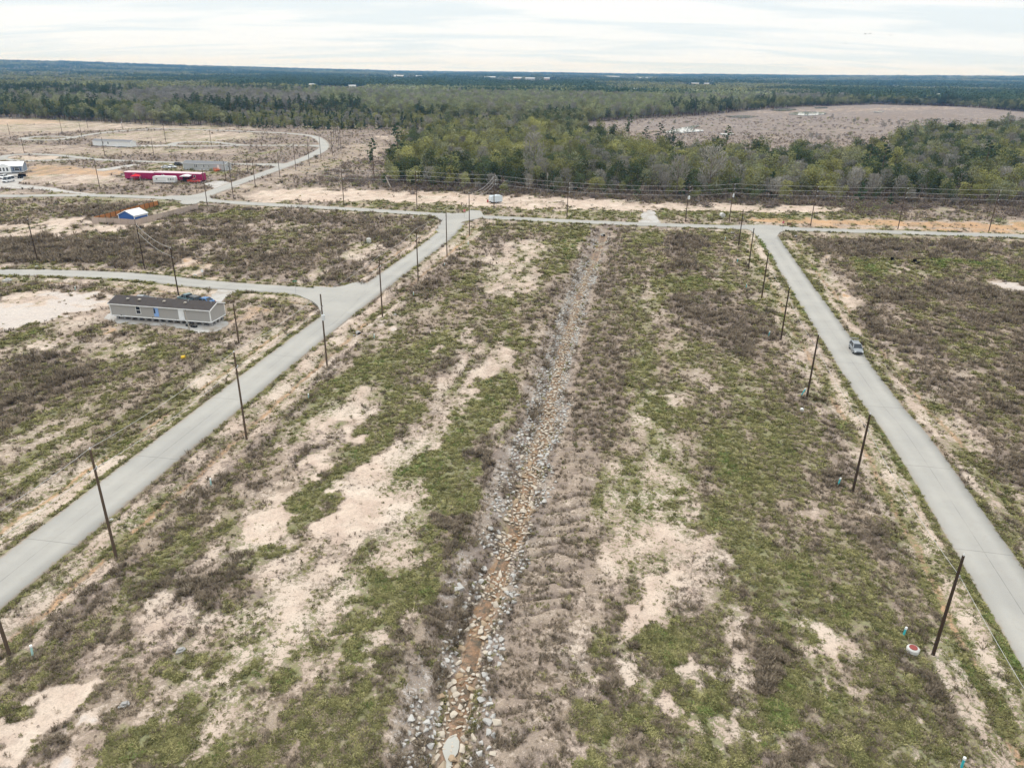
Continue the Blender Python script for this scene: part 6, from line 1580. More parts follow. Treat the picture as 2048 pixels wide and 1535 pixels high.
def gable_house(name, label, cat, a, b, depth, floor, eave, ridge, wallm, roofm, group=None, over=.25, trim=True, z=None):
    """front wall from a to b, ridge along the front; local x along the front, y away from the front"""
    rz, L = frame_of(a, b)
    t = thing(name, label, cat, (a[0], a[1], z1(*a) if z is None else z), rz, group)
    D = depth
    MB().prism([(0, floor), (D, floor), (D, eave), (D / 2, ridge), (0, eave)], 'x', 0, L).build('wall', wallm, t)
    s = (ridge - eave) / (D / 2)
    th = .10
    pr = [(-over, eave - s * over + .02), (D / 2, ridge + .02), (D + over, eave - s * over + .02), (D + over, eave - s * over + .02 + th), (D / 2, ridge + .02 + th), (-over, eave - s * over + .02 + th)]
    rf = MB().prism(pr, 'x', -over, L + over).build('roof', roofm, t)
    if trim:
        mb = MB()
        for x in (-.01, L + .01):
            for y in (-.01, D + .01):
                mb.box((x, y, (floor + eave) / 2), (.14, .14, eave - floor - .03))
        mb.box((L / 2, -.035, floor + .09), (L - .16, .06, .18)).box((L + .035, D / 2, floor + .09), (.06, D - .16, .18)).box((-.035, D / 2, floor + .09), (.06, D - .16, .18))
        mb.build('corner_trim', M_TRIM, t)
        mb = MB()
        for x in (-over - .02, L + over + .02):
            for sg in (0, 1):
                y0, y1 = (-over, D / 2) if sg == 0 else (D / 2, D + over)
                z0, z1_ = (pr[0][1], ridge) if sg == 0 else (ridge, pr[0][1])
                mb.add([(x - .03, y0, z0 - .12), (x + .03, y0, z0 - .12), (x + .03, y1, z1_ - .12), (x - .03, y1, z1_ - .12), (x - .03, y0, z0 + .10), (x + .03, y0, z0 + .10), (x + .03, y1, z1_ + .10), (x - .03, y1, z1_ + .10)],
                       [(0, 3, 2, 1), (4, 5, 6, 7), (0, 1, 5, 4), (1, 2, 6, 5), (2, 3, 7, 6), (3, 0, 4, 7)])
        mb.box((L / 2, -over - .03, eave - s * over - .02), (L + 2 * over, .05, .17))
        mb.build('fascia', M_TRIM, t)
    return t, L, D, rf
# --- the grey home
ga, gb, gc = (-77.27, 134.13), (-56.71, 130.42), (-55.97, 133.47)
t, L, D, rf = gable_house('mobile_home', 'long grey single wide home on block piers with dark shingle roof, on a gravel pad', 'mobile home', ga, gb, 4.9, .75, 3.25, 4.05, M_GREYWALL, M_SHINGLE, z=0.04)
window(t, L * .285, 0, 2.25, .95, 1.45)
d = MB().box((L * .465, -.03, 2.15), (1.0, .06, 1.9)).build('taped_window', M_FILM, t); d['label'] = 'window covered with blue film'
MB().box((L * .465 - .3, -.075, 2.3), (.3, .03, .9)).build('pane', M_GLASS, d)
door(t, L * .715, 0, .78, 1.15, 2.38, M_WHITE, 'plain white door panel')
for i, fx in enumerate((.15, .27, .52, .73)):
    MB().box((L * fx, 1.3, 3.25 + .8 * 1.3 / 2.45 + .28), (.45, .45, .22)).build('roof_vent', M_PALEWOOD, rf)
for fx in (.42, .745, .97):
    MB().tube((L * fx, 1.9, 3.7), (L * fx, 1.9, 4.35), .06, .06, 8).build('vent_pipe', M_STEEL, rf)
for i in range(14):
    MB().box((.7 + (L - 1.4) * i / 13, .75, .36), (.42, .42, .75)).build('pier', M_BLOCK, t)
for i in range(4):
    MB().box((L - .35, .6 + 1.2 * i, .36), (.42, .42, .75)).build('pier', M_BLOCK, t)
MB().box((L / 2, .45, .66), (L - .4, .16, .20)).box((L / 2, D - .45, .66), (L - .4, .16, .20)).build('chassis_beam', M_BLACK, t)
for fx in (.1, .42, .445, .765):
    MB().box((L * fx, -.05, 2.9 if fx > .44 else 1.0), (.14, .1, .14)).build('porch_light', M_BLACK, t)
def tyre(mb, c, r, w, n=14):
    mb.tube((c[0] - w / 2, c[1], c[2]), (c[0] + w / 2, c[1], c[2]), r, r, n)
for i, (fx, dy) in enumerate(((.835, -.8), (.865, -.95), (.78, -.5))):
    q = Vector((L * fx, dy, 0)); q.rotate(Matrix.Rotation(frame_of(ga, gb)[0], 3, 'Z'))
    tt = thing('loose_tyre', ('old black tyre lying by the service pole', 'second black tyre behind the service pole', 'black tyre half under the grey home')[i], 'tyre', (ga[0] + q.x, ga[1] + q.y, .06))
    mb = MB()
    for k in range(12):
        a0, a1 = 2 * math.pi * k / 12, 2 * math.pi * (k + 1) / 12
        mb.tube((.3 * math.cos(a0), .3 * math.sin(a0), .14), (.3 * math.cos(a1), .3 * math.sin(a1), .14), .13, .13, 7, False)
    mb.build('tread', M_BLACK, tt)
    MB().tube((0, 0, .05), (0, 0, .2), .18, .18, 12).build('rim', M_STEEL, tt)
# --- the grey home with the orange deck
M_PALEGREY = mat('pale_grey_siding', (0.44, 0.45, 0.46), .75, .2, var=.05)
M_SLATE = mat('slate_shingle', (0.20, 0.205, 0.215), .9, .1, var=.2)
M_ORANGE = mat('orange_stain', (0.62, 0.15, 0.055), .7, .2, var=.15)
t, L, D, rf = gable_house('mobile_home', 'pale grey home with a bright orange entry deck on a yellow lawn', 'mobile home', (-157.24, 358.0), (-136.27, 354.9), 5.6, .15, 3.1, 4.0, M_PALEGREY, M_SLATE)
for fx in (.285, .325, .50, .62):
    window(t, L * fx, 0, 2.0, .7, 1.15 if fx < .6 else .7)
window(t, L + .0, D * .5, 2.0, .9, 1.1, face='x')
dk = MB().box((L * .84, -1.1, .7), (2.6, 2.2, .12)).build('deck', M_ORANGE, t)
for i in range(5):
    MB().box((L * .84 - 1.3 + .65 * i, -2.15, .7), (.12, .12, 1.9)).build('deck_post', M_ORANGE, dk)
for zz_ in (1.0, 1.3, 1.6):
    MB().box((L * .84, -2.15, zz_), (2.6, .06, .12)).build('deck_rail', M_ORANGE, dk)
for i in range(3):
    MB().box((L * .84, -2.4 - .3 * i, .55 - .18 * i), (1.2, .3, .08)).build('deck_step', M_ORANGE, dk)
door(t, L * .84, 0, .76, 1.0, 2.0, M_TRIM)
for fx, w in ((.03, 1.0), (.22, 1.4), (.69, 1.6)):
    a = Vector((L * fx, -.9, 0)); a.rotate(Matrix.Rotation(t.rotation_euler.z, 3, 'Z'))
    o = thing('shrub', 'dark round shrub against the pale grey home, %s' % {.03: 'at its car end', .22: 'under the paired windows', .69: 'next to the orange deck'}[fx], 'shrub', (t.location.x + a.x, t.location.y + a.y, .0))
    place('foliage', BR[3], o); MB().tube((0, 0, -.1), (0, 0, .6), .06, .04, 6).build('stem', M_BARK, o); o.scale = (w * .7, w * .6, w * .6)
# --- the long white home
t, L, D, rf = gable_house('mobile_home', 'long white home with a grey roof alone on the far sandy lot', 'mobile home', (-256.07, 463.1), (-230.40, 457.1), 5.0, .3, 3.2, 4.0, M_WHITE, M_SLATE)
for fx in (.27, .41):
    window(t, L * fx, 0, 2.2, .9, 1.2)
door(t, L * .64, 0, .3, 1.0, 2.0, M_TRIM)
for i in range(4):
    MB().box((L * .64, -.3 - .3 * i, .30 - .08 * i), (1.3, .3, .1)).build('step', M_CONC, t)
MB().box((L / 2, .1, .1), (L - .3, .1, .5)).build('underfloor_strip', M_DARK, t)  # near-black strip set back below the floor
# --- magenta homes
M_MAG = mat('magenta_panel', (0.33, 0.020, 0.098), .6, .25, var=.12, scale=1.0)
M_PINKROOF = mat('pink_white_roof', (0.66, 0.50, 0.53), .7, .2, var=.15, scale=.6)
def long_box(label, a, b, D, H_, nwin, group):
    rz, L = frame_of(a, b)
    t = thing('long_trailer_home', label, 'trailer home', (a[0], a[1], z1(*a)), rz, group)
    MB().prism([(0, .45), (D, .45), (D, H_), (D - .3, H_ + .18), (.3, H_ + .18), (0, H_)], 'x', 0, L).build('wall', M_MAG, t)
    rf = MB().prism([(-.12, H_ + .05), (.3, H_ + .22), (D - .3, H_ + .22), (D + .12, H_ + .05), (D - .3, H_ + .32), (.3, H_ + .32)], 'x', -.12, L + .12).build('roof', M_PINKROOF, t)
    MB().box((L * .5, D / 2, .25), (L - 1.0, D - .6, .5)).build('chassis', M_DARK, t)
    for fx in nwin:
        window(t, L * fx, 0, 2.2, .85, .8, 1)
    for i in range(int(L / 2.4)):
        MB().box((1.2 + 2.4 * i, -.025, H_ * .55), (.07, .05, H_ * .75)).build('panel_batten', M_MAG, t)
    return t, L
t, L = long_box('magenta trailer home behind the red canopy, the shorter of the pair', (-168.11, 323.8), (-154.93, 322.4), 3.6, 3.0, (.33,), 'magenta trailer homes')
t, L = long_box('magenta trailer home behind the white motorhome, the longer of the pair', (-154.49, 322.1), (-133.29, 319.3), 3.8, 3.2, (.18, .86), 'magenta trailer homes')
door(t, L * .62, 0, .5, .9, 2.1, M_DARK)
# --- the white and blue home at the picture edge
M_BLUEGREY = mat('blue_grey_siding', (0.24, 0.29, 0.36), .7, .2, var=.06)
M_NAVY = mat('navy_paint', (0.025, 0.045, 0.12), .6, .3)
M_ROOFW = mat('white_metal_roof', (0.74, 0.75, 0.76), .45, .4, var=.05)
a, b = (-239.50, 331.5), (-221.20, 338.5)
t, L, D, rf = gable_house('double_wide_home', 'blue and white double wide home with a white roof beside parked white trucks', 'house', a, b, 8.4, .5, 3.3, 4.7, M_BLUEGREY, M_ROOFW, trim=True)
q = L * .50; w = L * .27
MB().prism([(q, .5), (q + w, .5), (q + w, 3.3), (q + w / 2, 4.5), (q, 3.3)], 'y', -.7, 2.6).build('porch_gable', M_WHITE, t)
for i in range(3):
    window(t, q + w * (.25 + .25 * i), -.7, 2.0, .8, 1.5, 2)
window(t, L * .885, 0, 2.0, 1.9, 1.4, 2, shutter=M_NAVY)
MB().box((L / 2, .15, .2), (L - .3, .1, .6)).build('underfloor_strip', M_DARK, t)  # near-black strip paints the dark gap below the floor
# --- blue shed
M_BLUE = mat('blue_panel', (0.045, 0.125, 0.36), .55, .3, var=.06)
a, b, c = (-122.77, 228.13), (-117.15, 226.50), (-116.55, 233.55)
rz, W_ = frame_of(a, b)
t = thing('shed', 'royal blue metal shed with a white gable roof inside the board fence', 'shed', (a[0], a[1], z1(*a)), rz)
Ds = 5.6
MB().prism([(0, 0), (W_, 0), (W_, 2.6), (W_ / 2, 3.9), (0, 2.6)], 'y', 0, Ds).build('wall', M_BLUE, t)
s = 1.3 / (W_ / 2)
rf = MB().prism([(-.3, 2.6 - .3 * s), (W_ / 2, 3.9), (W_ + .3, 2.6 - .3 * s), (W_ + .3, 2.72 - .3 * s), (W_ / 2, 4.02), (-.3, 2.72 - .3 * s)], 'y', -.25, Ds + .25).build('roof', M_ROOFW, t)
for i in range(9):
    y = -.2 + (Ds + .4) * i / 8
    mb = MB()
    mb.tube((-.3, y, 2.74 - .3 * s), (W_ / 2, y, 4.04), .03, .03, 4); mb.tube((W_ / 2, y, 4.04), (W_ + .3, y, 2.74 - .3 * s), .03, .03, 4)
    mb.build('roof_rib', M_ROOFW, rf)
mb = MB()
for x in (-.01, W_ + .01):
    for y in (-.01, Ds + .01):
        mb.box((x, y, 1.25), (.16, .16, 2.46))
mb.tube((-.3, -.27, 2.6 - .3 * s), (W_ / 2, -.27, 3.92), .09, .09, 4).tube((W_ / 2, -.27, 3.92), (W_ + .3, -.27, 2.6 - .3 * s), .09, .09, 4)
mb.build('corner_trim', M_TRIM, t)
MB().box((W_ + .03, Ds / 2, 2.2), (.05, Ds, .25)).build('eave_trim', M_TRIM, t)
# --- board fence round the yard: every panel a part
M_BOARD = mat('grey_board', (0.46, 0.375, 0.32), .9, .1, var=.25, scale=2.5, randv=.12)
M_CEDAR = mat('orange_cedar', (0.46, 0.20, 0.075), .85, .12, var=.22, scale=2.5, randv=.12)
def panel_mesh(m, seed):
    rr = random.Random(seed)
    mb = MB()
    for i in range(15):
        x = .08 + i * .156
        mb.box((x, 0, .93 + rr.uniform(-.015, .015)), (.142, .022, 1.8))
    for zr in (.35, 1.45):
        mb.box((1.17, .035, zr), (2.34, .04, .09))
    return mb.mesh('fence_panel', m)
def fence(label, pts, m):
    a0 = pts[0]
    t = thing('board_fence', label, 'fence', (a0[0], a0[1], z1(*a0)), 0, 'board fences round the shed yard')
    pm = [panel_mesh(m, 40 + i) for i in range(3)]
    post = MB().box((0, .06, .92), (.14, .14, 1.95)).mesh('post', M_POLE2)
    for (ax, ay), (bx, by) in zip(pts[:-1], pts[1:]):
        rz, L = frame_of((ax, ay), (bx, by))
        n = max(1, round(L / 2.4))
        for i in range(n):
            x, y = ax + (bx - ax) * i / n, ay + (by - ay) * i / n
            dz = z1(x, y) - t.location.z
            o = place('fence_panel', pm[i % 3], t, (x - a0[0], y - a0[1], dz + random.uniform(-.05, .05)), rz); o.scale.x = L / n / 2.36
            place('post', post, t, (x - a0[0], y - a0[1], dz), rz)
    return t
FA, FB, FC, FD = (-131.03, 227.57), (-116.26, 224.96), (-108.58, 253.81), (-124.51, 258.65)
fence('weathered grey board fence bent round the front of the blue shed', [FA, FB, FC], M_BOARD)
fence('orange cedar board fence running behind the blue shed', [FD, (FA[0] + .5, FA[1] + .6)], M_CEDAR)
# --- far sheds and town roofs
M_FARW = mat('far_white', (0.52, 0.52, 0.50), .7, .2); M_FART = mat('far_tan', (0.48, 0.38, 0.31), .8, .2); M_FARR = mat('far_roof', (0.50, 0.50, 0.49), .7, .2)
far_spots = [(1226, 158, 150, 40, 17, 0, 'widest white warehouse on the horizon ridge'), (1288, 160, 130, 40, 15, 0, 'lower white warehouse next to the widest one on the ridge'), (980, 160, 90, 30, 17, 0, 'white factory above the dark pine belt'), (1040, 163, 60, 30, 18, 1, 'tan block at the edge of the far town'),
             (1062, 164, 70, 25, 17, 0, 'white block in the middle of the far town'), (1085, 165, 40, 30, 18, 1, 'tan block past the middle of the far town'), (800, 158, 90, 30, 18, 0, 'white shed far beyond the pine belt'), (832, 160, 50, 30, 17, 1, 'tan shed far beyond the pine belt'),
             (1395, 173, 46, 16, 11, 1, 'brown roofed hall past the far pines'), (1420, 174, 30, 14, 11, 1, 'small brown hall past the far pines'), (705, 178, 26, 14, 9, 0, 'white barn in front of the dark pine belt'), (1268, 185, 30, 14, 9, 0, 'low white barn beyond the pale woods'),
             (1790, 177, 26, 14, 11, 0, 'white barn deep in the woods past the marsh'), (1872, 197, 13, 10, 9, 0, 'white house among trees beyond the marsh'), (1896, 197, 13, 10, 8, 0, 'smaller white house among trees beyond the marsh'), (622, 177, 22, 12, 10, 1, 'brown house in the far pines')]
for (ax, ay), l_, w_, d_, h_, k_ in [((P_[0], P_[1]), *r_) for P_, r_ in [(FARM[0], (far_spots[0][6], 150, 40, 17, 0)), (FARM[1], (far_spots[1][6], 130, 40, 15, 0)), (FARM[2], (far_spots[2][6], 90, 30, 17, 0)),
        ((FARM[3][0] - 60, FARM[3][1]), (far_spots[3][6], 60, 30, 18, 1)), (FARM[3], (far_spots[4][6], 70, 25, 17, 0)), ((FARM[3][0] + 80, FARM[3][1]), (far_spots[5][6], 40, 30, 18, 1)), ((FARM[4][0] - 45, FARM[4][1]), (far_spots[6][6], 80, 30, 18, 0)), ((FARM[4][0] + 60, FARM[4][1]), (far_spots[7][6], 50, 30, 17, 1)),
        ((FARM[5][0] - 20, FARM[5][1]), (far_spots[8][6], 46, 16, 11, 1)), ((FARM[5][0] + 25, FARM[5][1]), (far_spots[9][6], 30, 14, 11, 1)), (FARM[6], (far_spots[10][6], 26, 14, 9, 0)), (FARM[7], (far_spots[11][6], 30, 14, 9, 0)), (FARM[8], (far_spots[12][6], 26, 14, 11, 0)),
        ((FARM[9][0] - 8, FARM[9][1]), (far_spots[13][6], 13, 10, 9, 0)), ((FARM[9][0] + 10, FARM[9][1]), (far_spots[14][6], 13, 10, 8, 0)), (FARM[10], (far_spots[15][6], 22, 12, 10, 1))]]:
    rz = -math.atan2(ax, ay); w_ *= .62
    t = thing('far_building', l_, 'building', (ax, ay, z1(ax, ay)), rz, 'buildings out on the plain')
    MB().prism([(0, -1), (d_, -1), (d_, h_ * .8), (0, h_ * .8)], 'x', -w_ / 2, w_ / 2).build('wall', M_FARW if k_ == 0 else M_FART, t)
    MB().prism([(-1, h_ * .8), (d_ + 1, h_ * .8), (d_ / 2, h_)], 'x', -w_ / 2 - 1, w_ / 2 + 1).build('roof', M_FARR, t)
    for i in range(3):
        MB().box((w_ * (-.3 + .3 * i), -.06, h_ * .45), (w_ * .1, .1, h_ * .2)).build('window', M_GLASS, t)

# ================================================================ VEHICLES
def paint(name, c):
    return mat('paint_' + name, c, .28, .5, .15, var=.03)
M_LAMP = mat('lamp_glass', (0.75, 0.76, 0.78), .15, .5); M_TAIL = mat('tail_glass', (0.35, 0.012, 0.012), .2, .5); M_RIM = mat('alloy', (0.45, 0.46, 0.47), .35, .5, .7); M_PLASTIC = mat('black_plastic', (0.022, 0.022, 0.024), .6, .3)
def loft(stations):
    """closed rings of equal length joined end to end"""
    mb = MB(); n = len(stations[0])
    for r in stations:
        mb.v += [tuple(p) for p in r]
    for k in range(len(stations) - 1):
        for i in range(n):
            mb.f.append((k * n + i, k * n + (i + 1) % n, (k + 1) * n + (i + 1) % n, (k + 1) * n + i))
    mb.f.append(tuple(reversed(range(n)))); mb.f.append(tuple(range((len(stations) - 1) * n, len(stations) * n)))
    mb.mi = [0] * len(mb.f)
    return mb
def car(label, cat, x, y, heading, pm, style='suv', z=None, group=None, hatch=False):
    """heading: direction the front points (radians, 0 = +X). Local +x is forward."""
    t = thing({'suv': 'parked_suv', 'sedan': 'parked_car', 'pickup': 'pickup_truck', 'van': 'parked_van'}[style], label, cat, (x, y, (z1(x, y) if z is None else z)), heading, group)
    L, W, H_ = {'suv': (4.6, 1.86, 1.68), 'sedan': (4.7, 1.80, 1.45), 'pickup': (5.5, 1.95, 1.8), 'van': (5.8, 2.05, 2.35)}[style]
    belt = {'suv': 1.0, 'sedan': .90, 'pickup': 1.08, 'van': 1.15}[style]
    hl = L / 2
    def ring(x, w, zb, zt, crown=.06):
        w /= 2
        return [(x, -w * .86, zb), (x, -w, zb + .16), (x, -w, zt - .16), (x, -w * .88, zt), (x, 0, zt + crown), (x, w * .88, zt), (x, w, zt - .16), (x, w, zb + .16), (x, w * .86, zb), (x, 0, zb)]
    hood = belt - .02
    rear = belt if style != 'pickup' else belt - .02
    st = [ring(-hl, W * .84, .42, rear - .12), ring(-hl + .12, W * .95, .30, rear), ring(-hl + .7, W, .24, rear), ring(0, W, .22, belt), ring(hl * .42, W, .22, hood), ring(hl * .72, W * .98, .24, hood - .08), ring(hl - .16, W * .92, .28, hood - .22, .03), ring(hl, W * .78, .40, hood - .34, .0)]
    b = loft(st); b.smooth = False
    b.build('body', pm, t)
    # cabin: glass all round, roof and pillars in body colour
    c0, c1, c2, c3 = {'suv': (-hl + .12, -hl + .42, hl * .10, hl * .48), 'sedan': (-hl + .55, -hl + 1.25, hl * .05, hl * .45), 'pickup': (-hl * .22, -hl * .16, hl * .18, hl * .46), 'van': (-hl + .1, -hl + .2, hl * .45, hl * .78)}[style]
    wb, wt = W * .90, W * .72
    def cab(x, w, z):
        return [(x, -w / 2, z), (x, w / 2, z)]
    zb, zt = belt + .0, H_ - .07
    V = cab(c0, wb, zb) + cab(c1, wt, zt) + cab(c2, wt, zt) + cab(c3, wb, zb)
    MB().add(V, [(0, 1, 3, 2), (2, 3, 5, 4), (4, 5, 7, 6), (0, 2, 4, 6), (1, 7, 5, 3), (0, 6, 7, 1)]).build('cabin_glass', M_GLASS, t)
    ro = MB()
    ro.add([(c1 - .06, -wt / 2 - .02, zt - .01), (c1 - .06, wt / 2 + .02, zt - .01), (c2 + .04, wt / 2 + .02, zt - .01), (c2 + .04, -wt / 2 - .02, zt - .01),
            (c1 + .05, -wt / 2 + .10, zt + .07), (c1 + .05, wt / 2 - .10, zt + .07), (c2 - .12, wt / 2 - .10, zt + .06), (c2 - .12, -wt / 2 + .10, zt + .06)],
           [(0, 3, 2, 1), (4, 5, 6, 7), (0, 1, 5, 4), (1, 2, 6, 5), (2, 3, 7, 6), (3, 0, 4, 7)])
    ro.build('roof', pm, t)
    pl = MB()
    for sg in (-1, 1):
        pl.tube((c3, sg * wb / 2, zb), (c2, sg * wt / 2, zt), .045, .04, 5)
        pl.tube((c0, sg * wb / 2, zb), (c1, sg * wt / 2, zt), .09, .07, 5)
        xm = (c1 + c2) / 2
        pl.tube((xm, sg * (wb / 2 + .005), zb), (xm + .02, sg * (wt / 2 + .005), zt), .04, .035, 5)
    pl.build('pillars', pm, t)
    if style == 'pickup':
        bd = MB()
        bd.box((-hl * .62, 0, belt - .30), (L * .36, W * .78, .03))
        bd.build('bed_floor', M_PLASTIC, t)
        rl = MB()
        for sg in (-1, 1):
            rl.box((-hl * .62, sg * W * .455, belt + .10), (L * .36, .08, .26))
        rl.box((-hl + .06, 0, belt + .10), (.08, W * .9, .26))
        rl.build('bed_rail', pm, t)
    for sx in (hl * .62, -hl * .60):
        for sg in (-1, 1):
            wmb = MB()
            r = .35 if style != 'sedan' else .32
            wmb.tube((sx, sg * (W / 2 - .22), r), (sx, sg * (W / 2 + .015), r), r, r, 16)
            wo = wmb.build('wheel', M_BLACK, t)
            MB().tube((sx, sg * (W / 2 + .01), r), (sx, sg * (W / 2 + .035), r), r * .62, r * .55, 12).build('rim', M_RIM, wo)
    for sg in (-1, 1):
        MB().box((hl - .12, sg * W * .34, hood - .30), (.16, .34, .15), rz=-sg * .25).build('headlight', M_LAMP, t)
        MB().box((-hl + .03, sg * W * .40, belt - .22), (.10, .16, .32)).build('tail_light', M_TAIL, t)
        MB().box((c3 - .12, sg * (W / 2 + .06), belt + .10), (.12, .22, .16)).build('wing_mirror', pm, t)
    MB().box((hl - .02, 0, .58), (.08, W * .56, .20)).build('grille', M_PLASTIC, t)
    MB().box((hl - .04, 0, .34), (.14, W * .76, .18)).build('bumper', M_PLASTIC, t)
    if hatch:
        hz_ = thing_part = MB()
        hz_.box((-.0, 0, 0), (1.15, W * .80, .06))
        o = hz_.build('tailgate', pm, t, (-hl - .38, 0, H_ + .14)); o.rotation_euler = (0, R(-14), 0); o['label'] = 'open tailgate raised level with the roof'
        MB().box((-.12, 0, -.045), (.62, W * .66, .03)).build('rear_glass', M_GLASS, o)
        MB().box((.25, 0, -.05), (.34, W * .74, .05)).build('inner_trim', M_PLASTIC, o)
        MB().box((-hl + .16, 0, .82), (.30, W * .72, .62)).build('cargo_opening', M_DARK, t)  # solid black block, painting the dark inside of the open rear
        for sg in (-1, 1):
            MB().tube((-hl + .25, sg * W * .36, H_ - .35), (-hl - .40, sg * W * .36, H_ + .10), .02, .02, 5).build('gas_strut', M_STEEL, t)
    return t
def head(a, b):
    return math.atan2(b[1] - a[1], b[0] - a[0])
hs = head((59.95, 127.03), (56.68, 108.45))
SILVER = paint('silver', (0.24, 0.26, 0.28)); PW = paint('white', (0.74, 0.75, 0.76)); PB = paint('blue', (0.05, 0.16, 0.36)); PT = paint('teal', (0.10, 0.17, 0.19)); PD = paint('charcoal', (0.035, 0.037, 0.04)); PR = paint('red', (0.45, 0.06, 0.045)); PG = paint('grey', (0.23, 0.235, 0.24))
car('silver car standing on the empty road with its tailgate up', 'car', *(60.85, 121.59), hs, SILVER, 'suv', .09, None, True).scale = (.9, .9, .9)
car('dark pickup with a pale cab parked behind the grey home', 'pickup truck', *(-67.54, 146.00), 2.5, PT, 'pickup', .05, 'cars behind the grey home')
car('black wagon parked close beside the dark pickup', 'car', *(-66.23, 145.34), 2.5, PD, 'suv', .05, 'cars behind the grey home')
car('bright blue car parked on the gravel behind the grey home', 'car', *(-63.82, 144.74), 2.8, PB, 'sedan', .05, 'cars behind the grey home')
car('grey car half hidden behind the dark roof of the grey home', 'car', *(-76.61, 145.59), 0.2, PG, 'sedan', .05, 'cars behind the grey home')
car('white car on the yellow lawn, farther from the pale grey home', 'car', *(-167.10, 361.7), 0.1, PW, 'sedan', None, 'white cars by the pale grey home')
car('white car on the yellow lawn, next to the pale grey home', 'car', *(-165.39, 363.9), 0.15, PW, 'sedan', None, 'white cars by the pale grey home')
car('dark grey wagon tucked behind the white cars', 'car', *(-166.04, 374.0), 0.1, PD, 'suv')
car('faded red pickup beside the end of the magenta home', 'pickup truck', *(-135.48, 316.8), 0.05, PR, 'pickup')
car('white box van facing out beside the blue and white home', 'van', *(-210.47, 311.3), -1.6, PW, 'van', None, 'white trucks at the blue and white home')
car('white wagon parked behind the white box van', 'car', *(-219.17, 321.3), -1.5, PW, 'suv', None, 'white trucks at the blue and white home')
# --- travel trailers
def trailer(label, x, y, rz, L, W, H_, pm, wins, stripe=None, z=None, nose=.5):
    t = thing('travel_trailer', label, 'travel trailer', (x, y, z1(x, y) if z is None else z), rz)
    r = .35
    prof = [(-L / 2, .6), (-L / 2, H_ - r), (-L / 2 + r * .4, H_ - r * .3), (-L / 2 + r, H_), (L / 2 - nose, H_), (L / 2 - nose * .3, H_ - .3), (L / 2, H_ * .55), (L / 2 - .15, .75), (L / 2 - .5, .6)]
    MB().prism(prof, 'y', -W / 2, W / 2).build('body', pm, t)
    MB().box((0, 0, .5), (L * .9, W * .8, .2)).build('chassis', M_BLACK, t)
    for wx, ww, wh, side in wins:
        if side == 'rear':
            f = MB().box((-L / 2 - .02, wx, H_ * .66), (.05, ww, wh)).build('window', M_TRIM, t)
            MB().box((-L / 2 - .05, wx, H_ * .66), (.03, ww - .12, wh - .12)).build('pane', M_GLASS, f)
        else:
            f = MB().box((wx, -W / 2 - .02, H_ * .64), (ww, .05, wh)).build('window', M_TRIM, t)
            MB().box((wx, -W / 2 - .05, H_ * .64), (ww - .1, .03, wh - .1)).build('pane', M_GLASS, f)
    MB().box((L * .12, -W / 2 - .02, 1.55), (.65, .04, 1.7)).build('door', M_TRIM, t)
    for sx in (-.45, .45):
        for sg in (-1, 1):
            w = MB().tube((sx - L * .05, sg * (W / 2 - .25), .33), (sx - L * .05, sg * (W / 2 + .01), .33), .33, .33, 14).build('wheel', M_BLACK, t)
            MB().tube((sx - L * .05, sg * (W / 2 + .01), .33), (sx - L * .05, sg * (W / 2 + .03), .33), .2, .18, 10).build('rim', M_RIM, w)
    MB().tube((L / 2 - .4, .5, .5), (L / 2 + .9, 0, .5), .06, .05, 6).tube((L / 2 - .4, -.5, .5), (L / 2 + .9, 0, .5), .06, .05, 6).build('hitch', M_BLACK, t)
    MB().box((-L * .05, 0, H_ + .14), (.9, .7, .28)).build('roof_unit', M_WHITE, t)
    if stripe:
        MB().box((-L * .02, -W / 2 - .012, 1.15), (L * .9, .03, .16)).build('stripe', stripe, t)
    return t
M_RV = paint('rv_white', (0.72, 0.73, 0.73)); M_RVB = paint('rv_pale_blue', (0.60, 0.68, 0.74))
a, b = (-150.47, 313.5), (-141.68, 313.3)
trailer('long white motorhome trailer in front of the magenta homes', (a[0] + b[0]) / 2, (a[1] + b[1]) / 2, frame_of(a, b)[0], 9.3, 2.4, 3.0, M_RV, [(2.9, .9, .6, 's'), (1.9, .5, .6, 's'), (3.9, .7, .5, 's'), (-3.0, .7, .5, 's')], M_PALEGREY)
c = (-6.98, 274.75)
trailer('small pale blue-white camper alone on the bare strip below the wood', c[0], c[1], R(205), 4.6, 2.3, 2.8, M_RVB, [(.3, .7, .6, 'rear'), (-1.2, .8, .55, 's')], M_WHITE)
q = (-9.91, 276.20)
t = thing('fuel_drum', 'small rusty red drum standing near the pale camper', 'drum', (q[0], q[1], z1(*q)))
mb = MB().tube((0, 0, 0), (0, 0, .9), .32, .32, 12).tube((0, 0, .3), (0, 0, .36), .345, .345, 12).tube((0, 0, .6), (0, 0, .66), .345, .345, 12)
mb.build('barrel', PR, t); MB().tube((0, 0, .9), (0, 0, .94), .3, .28, 12).build('lid', M_DARK, t)
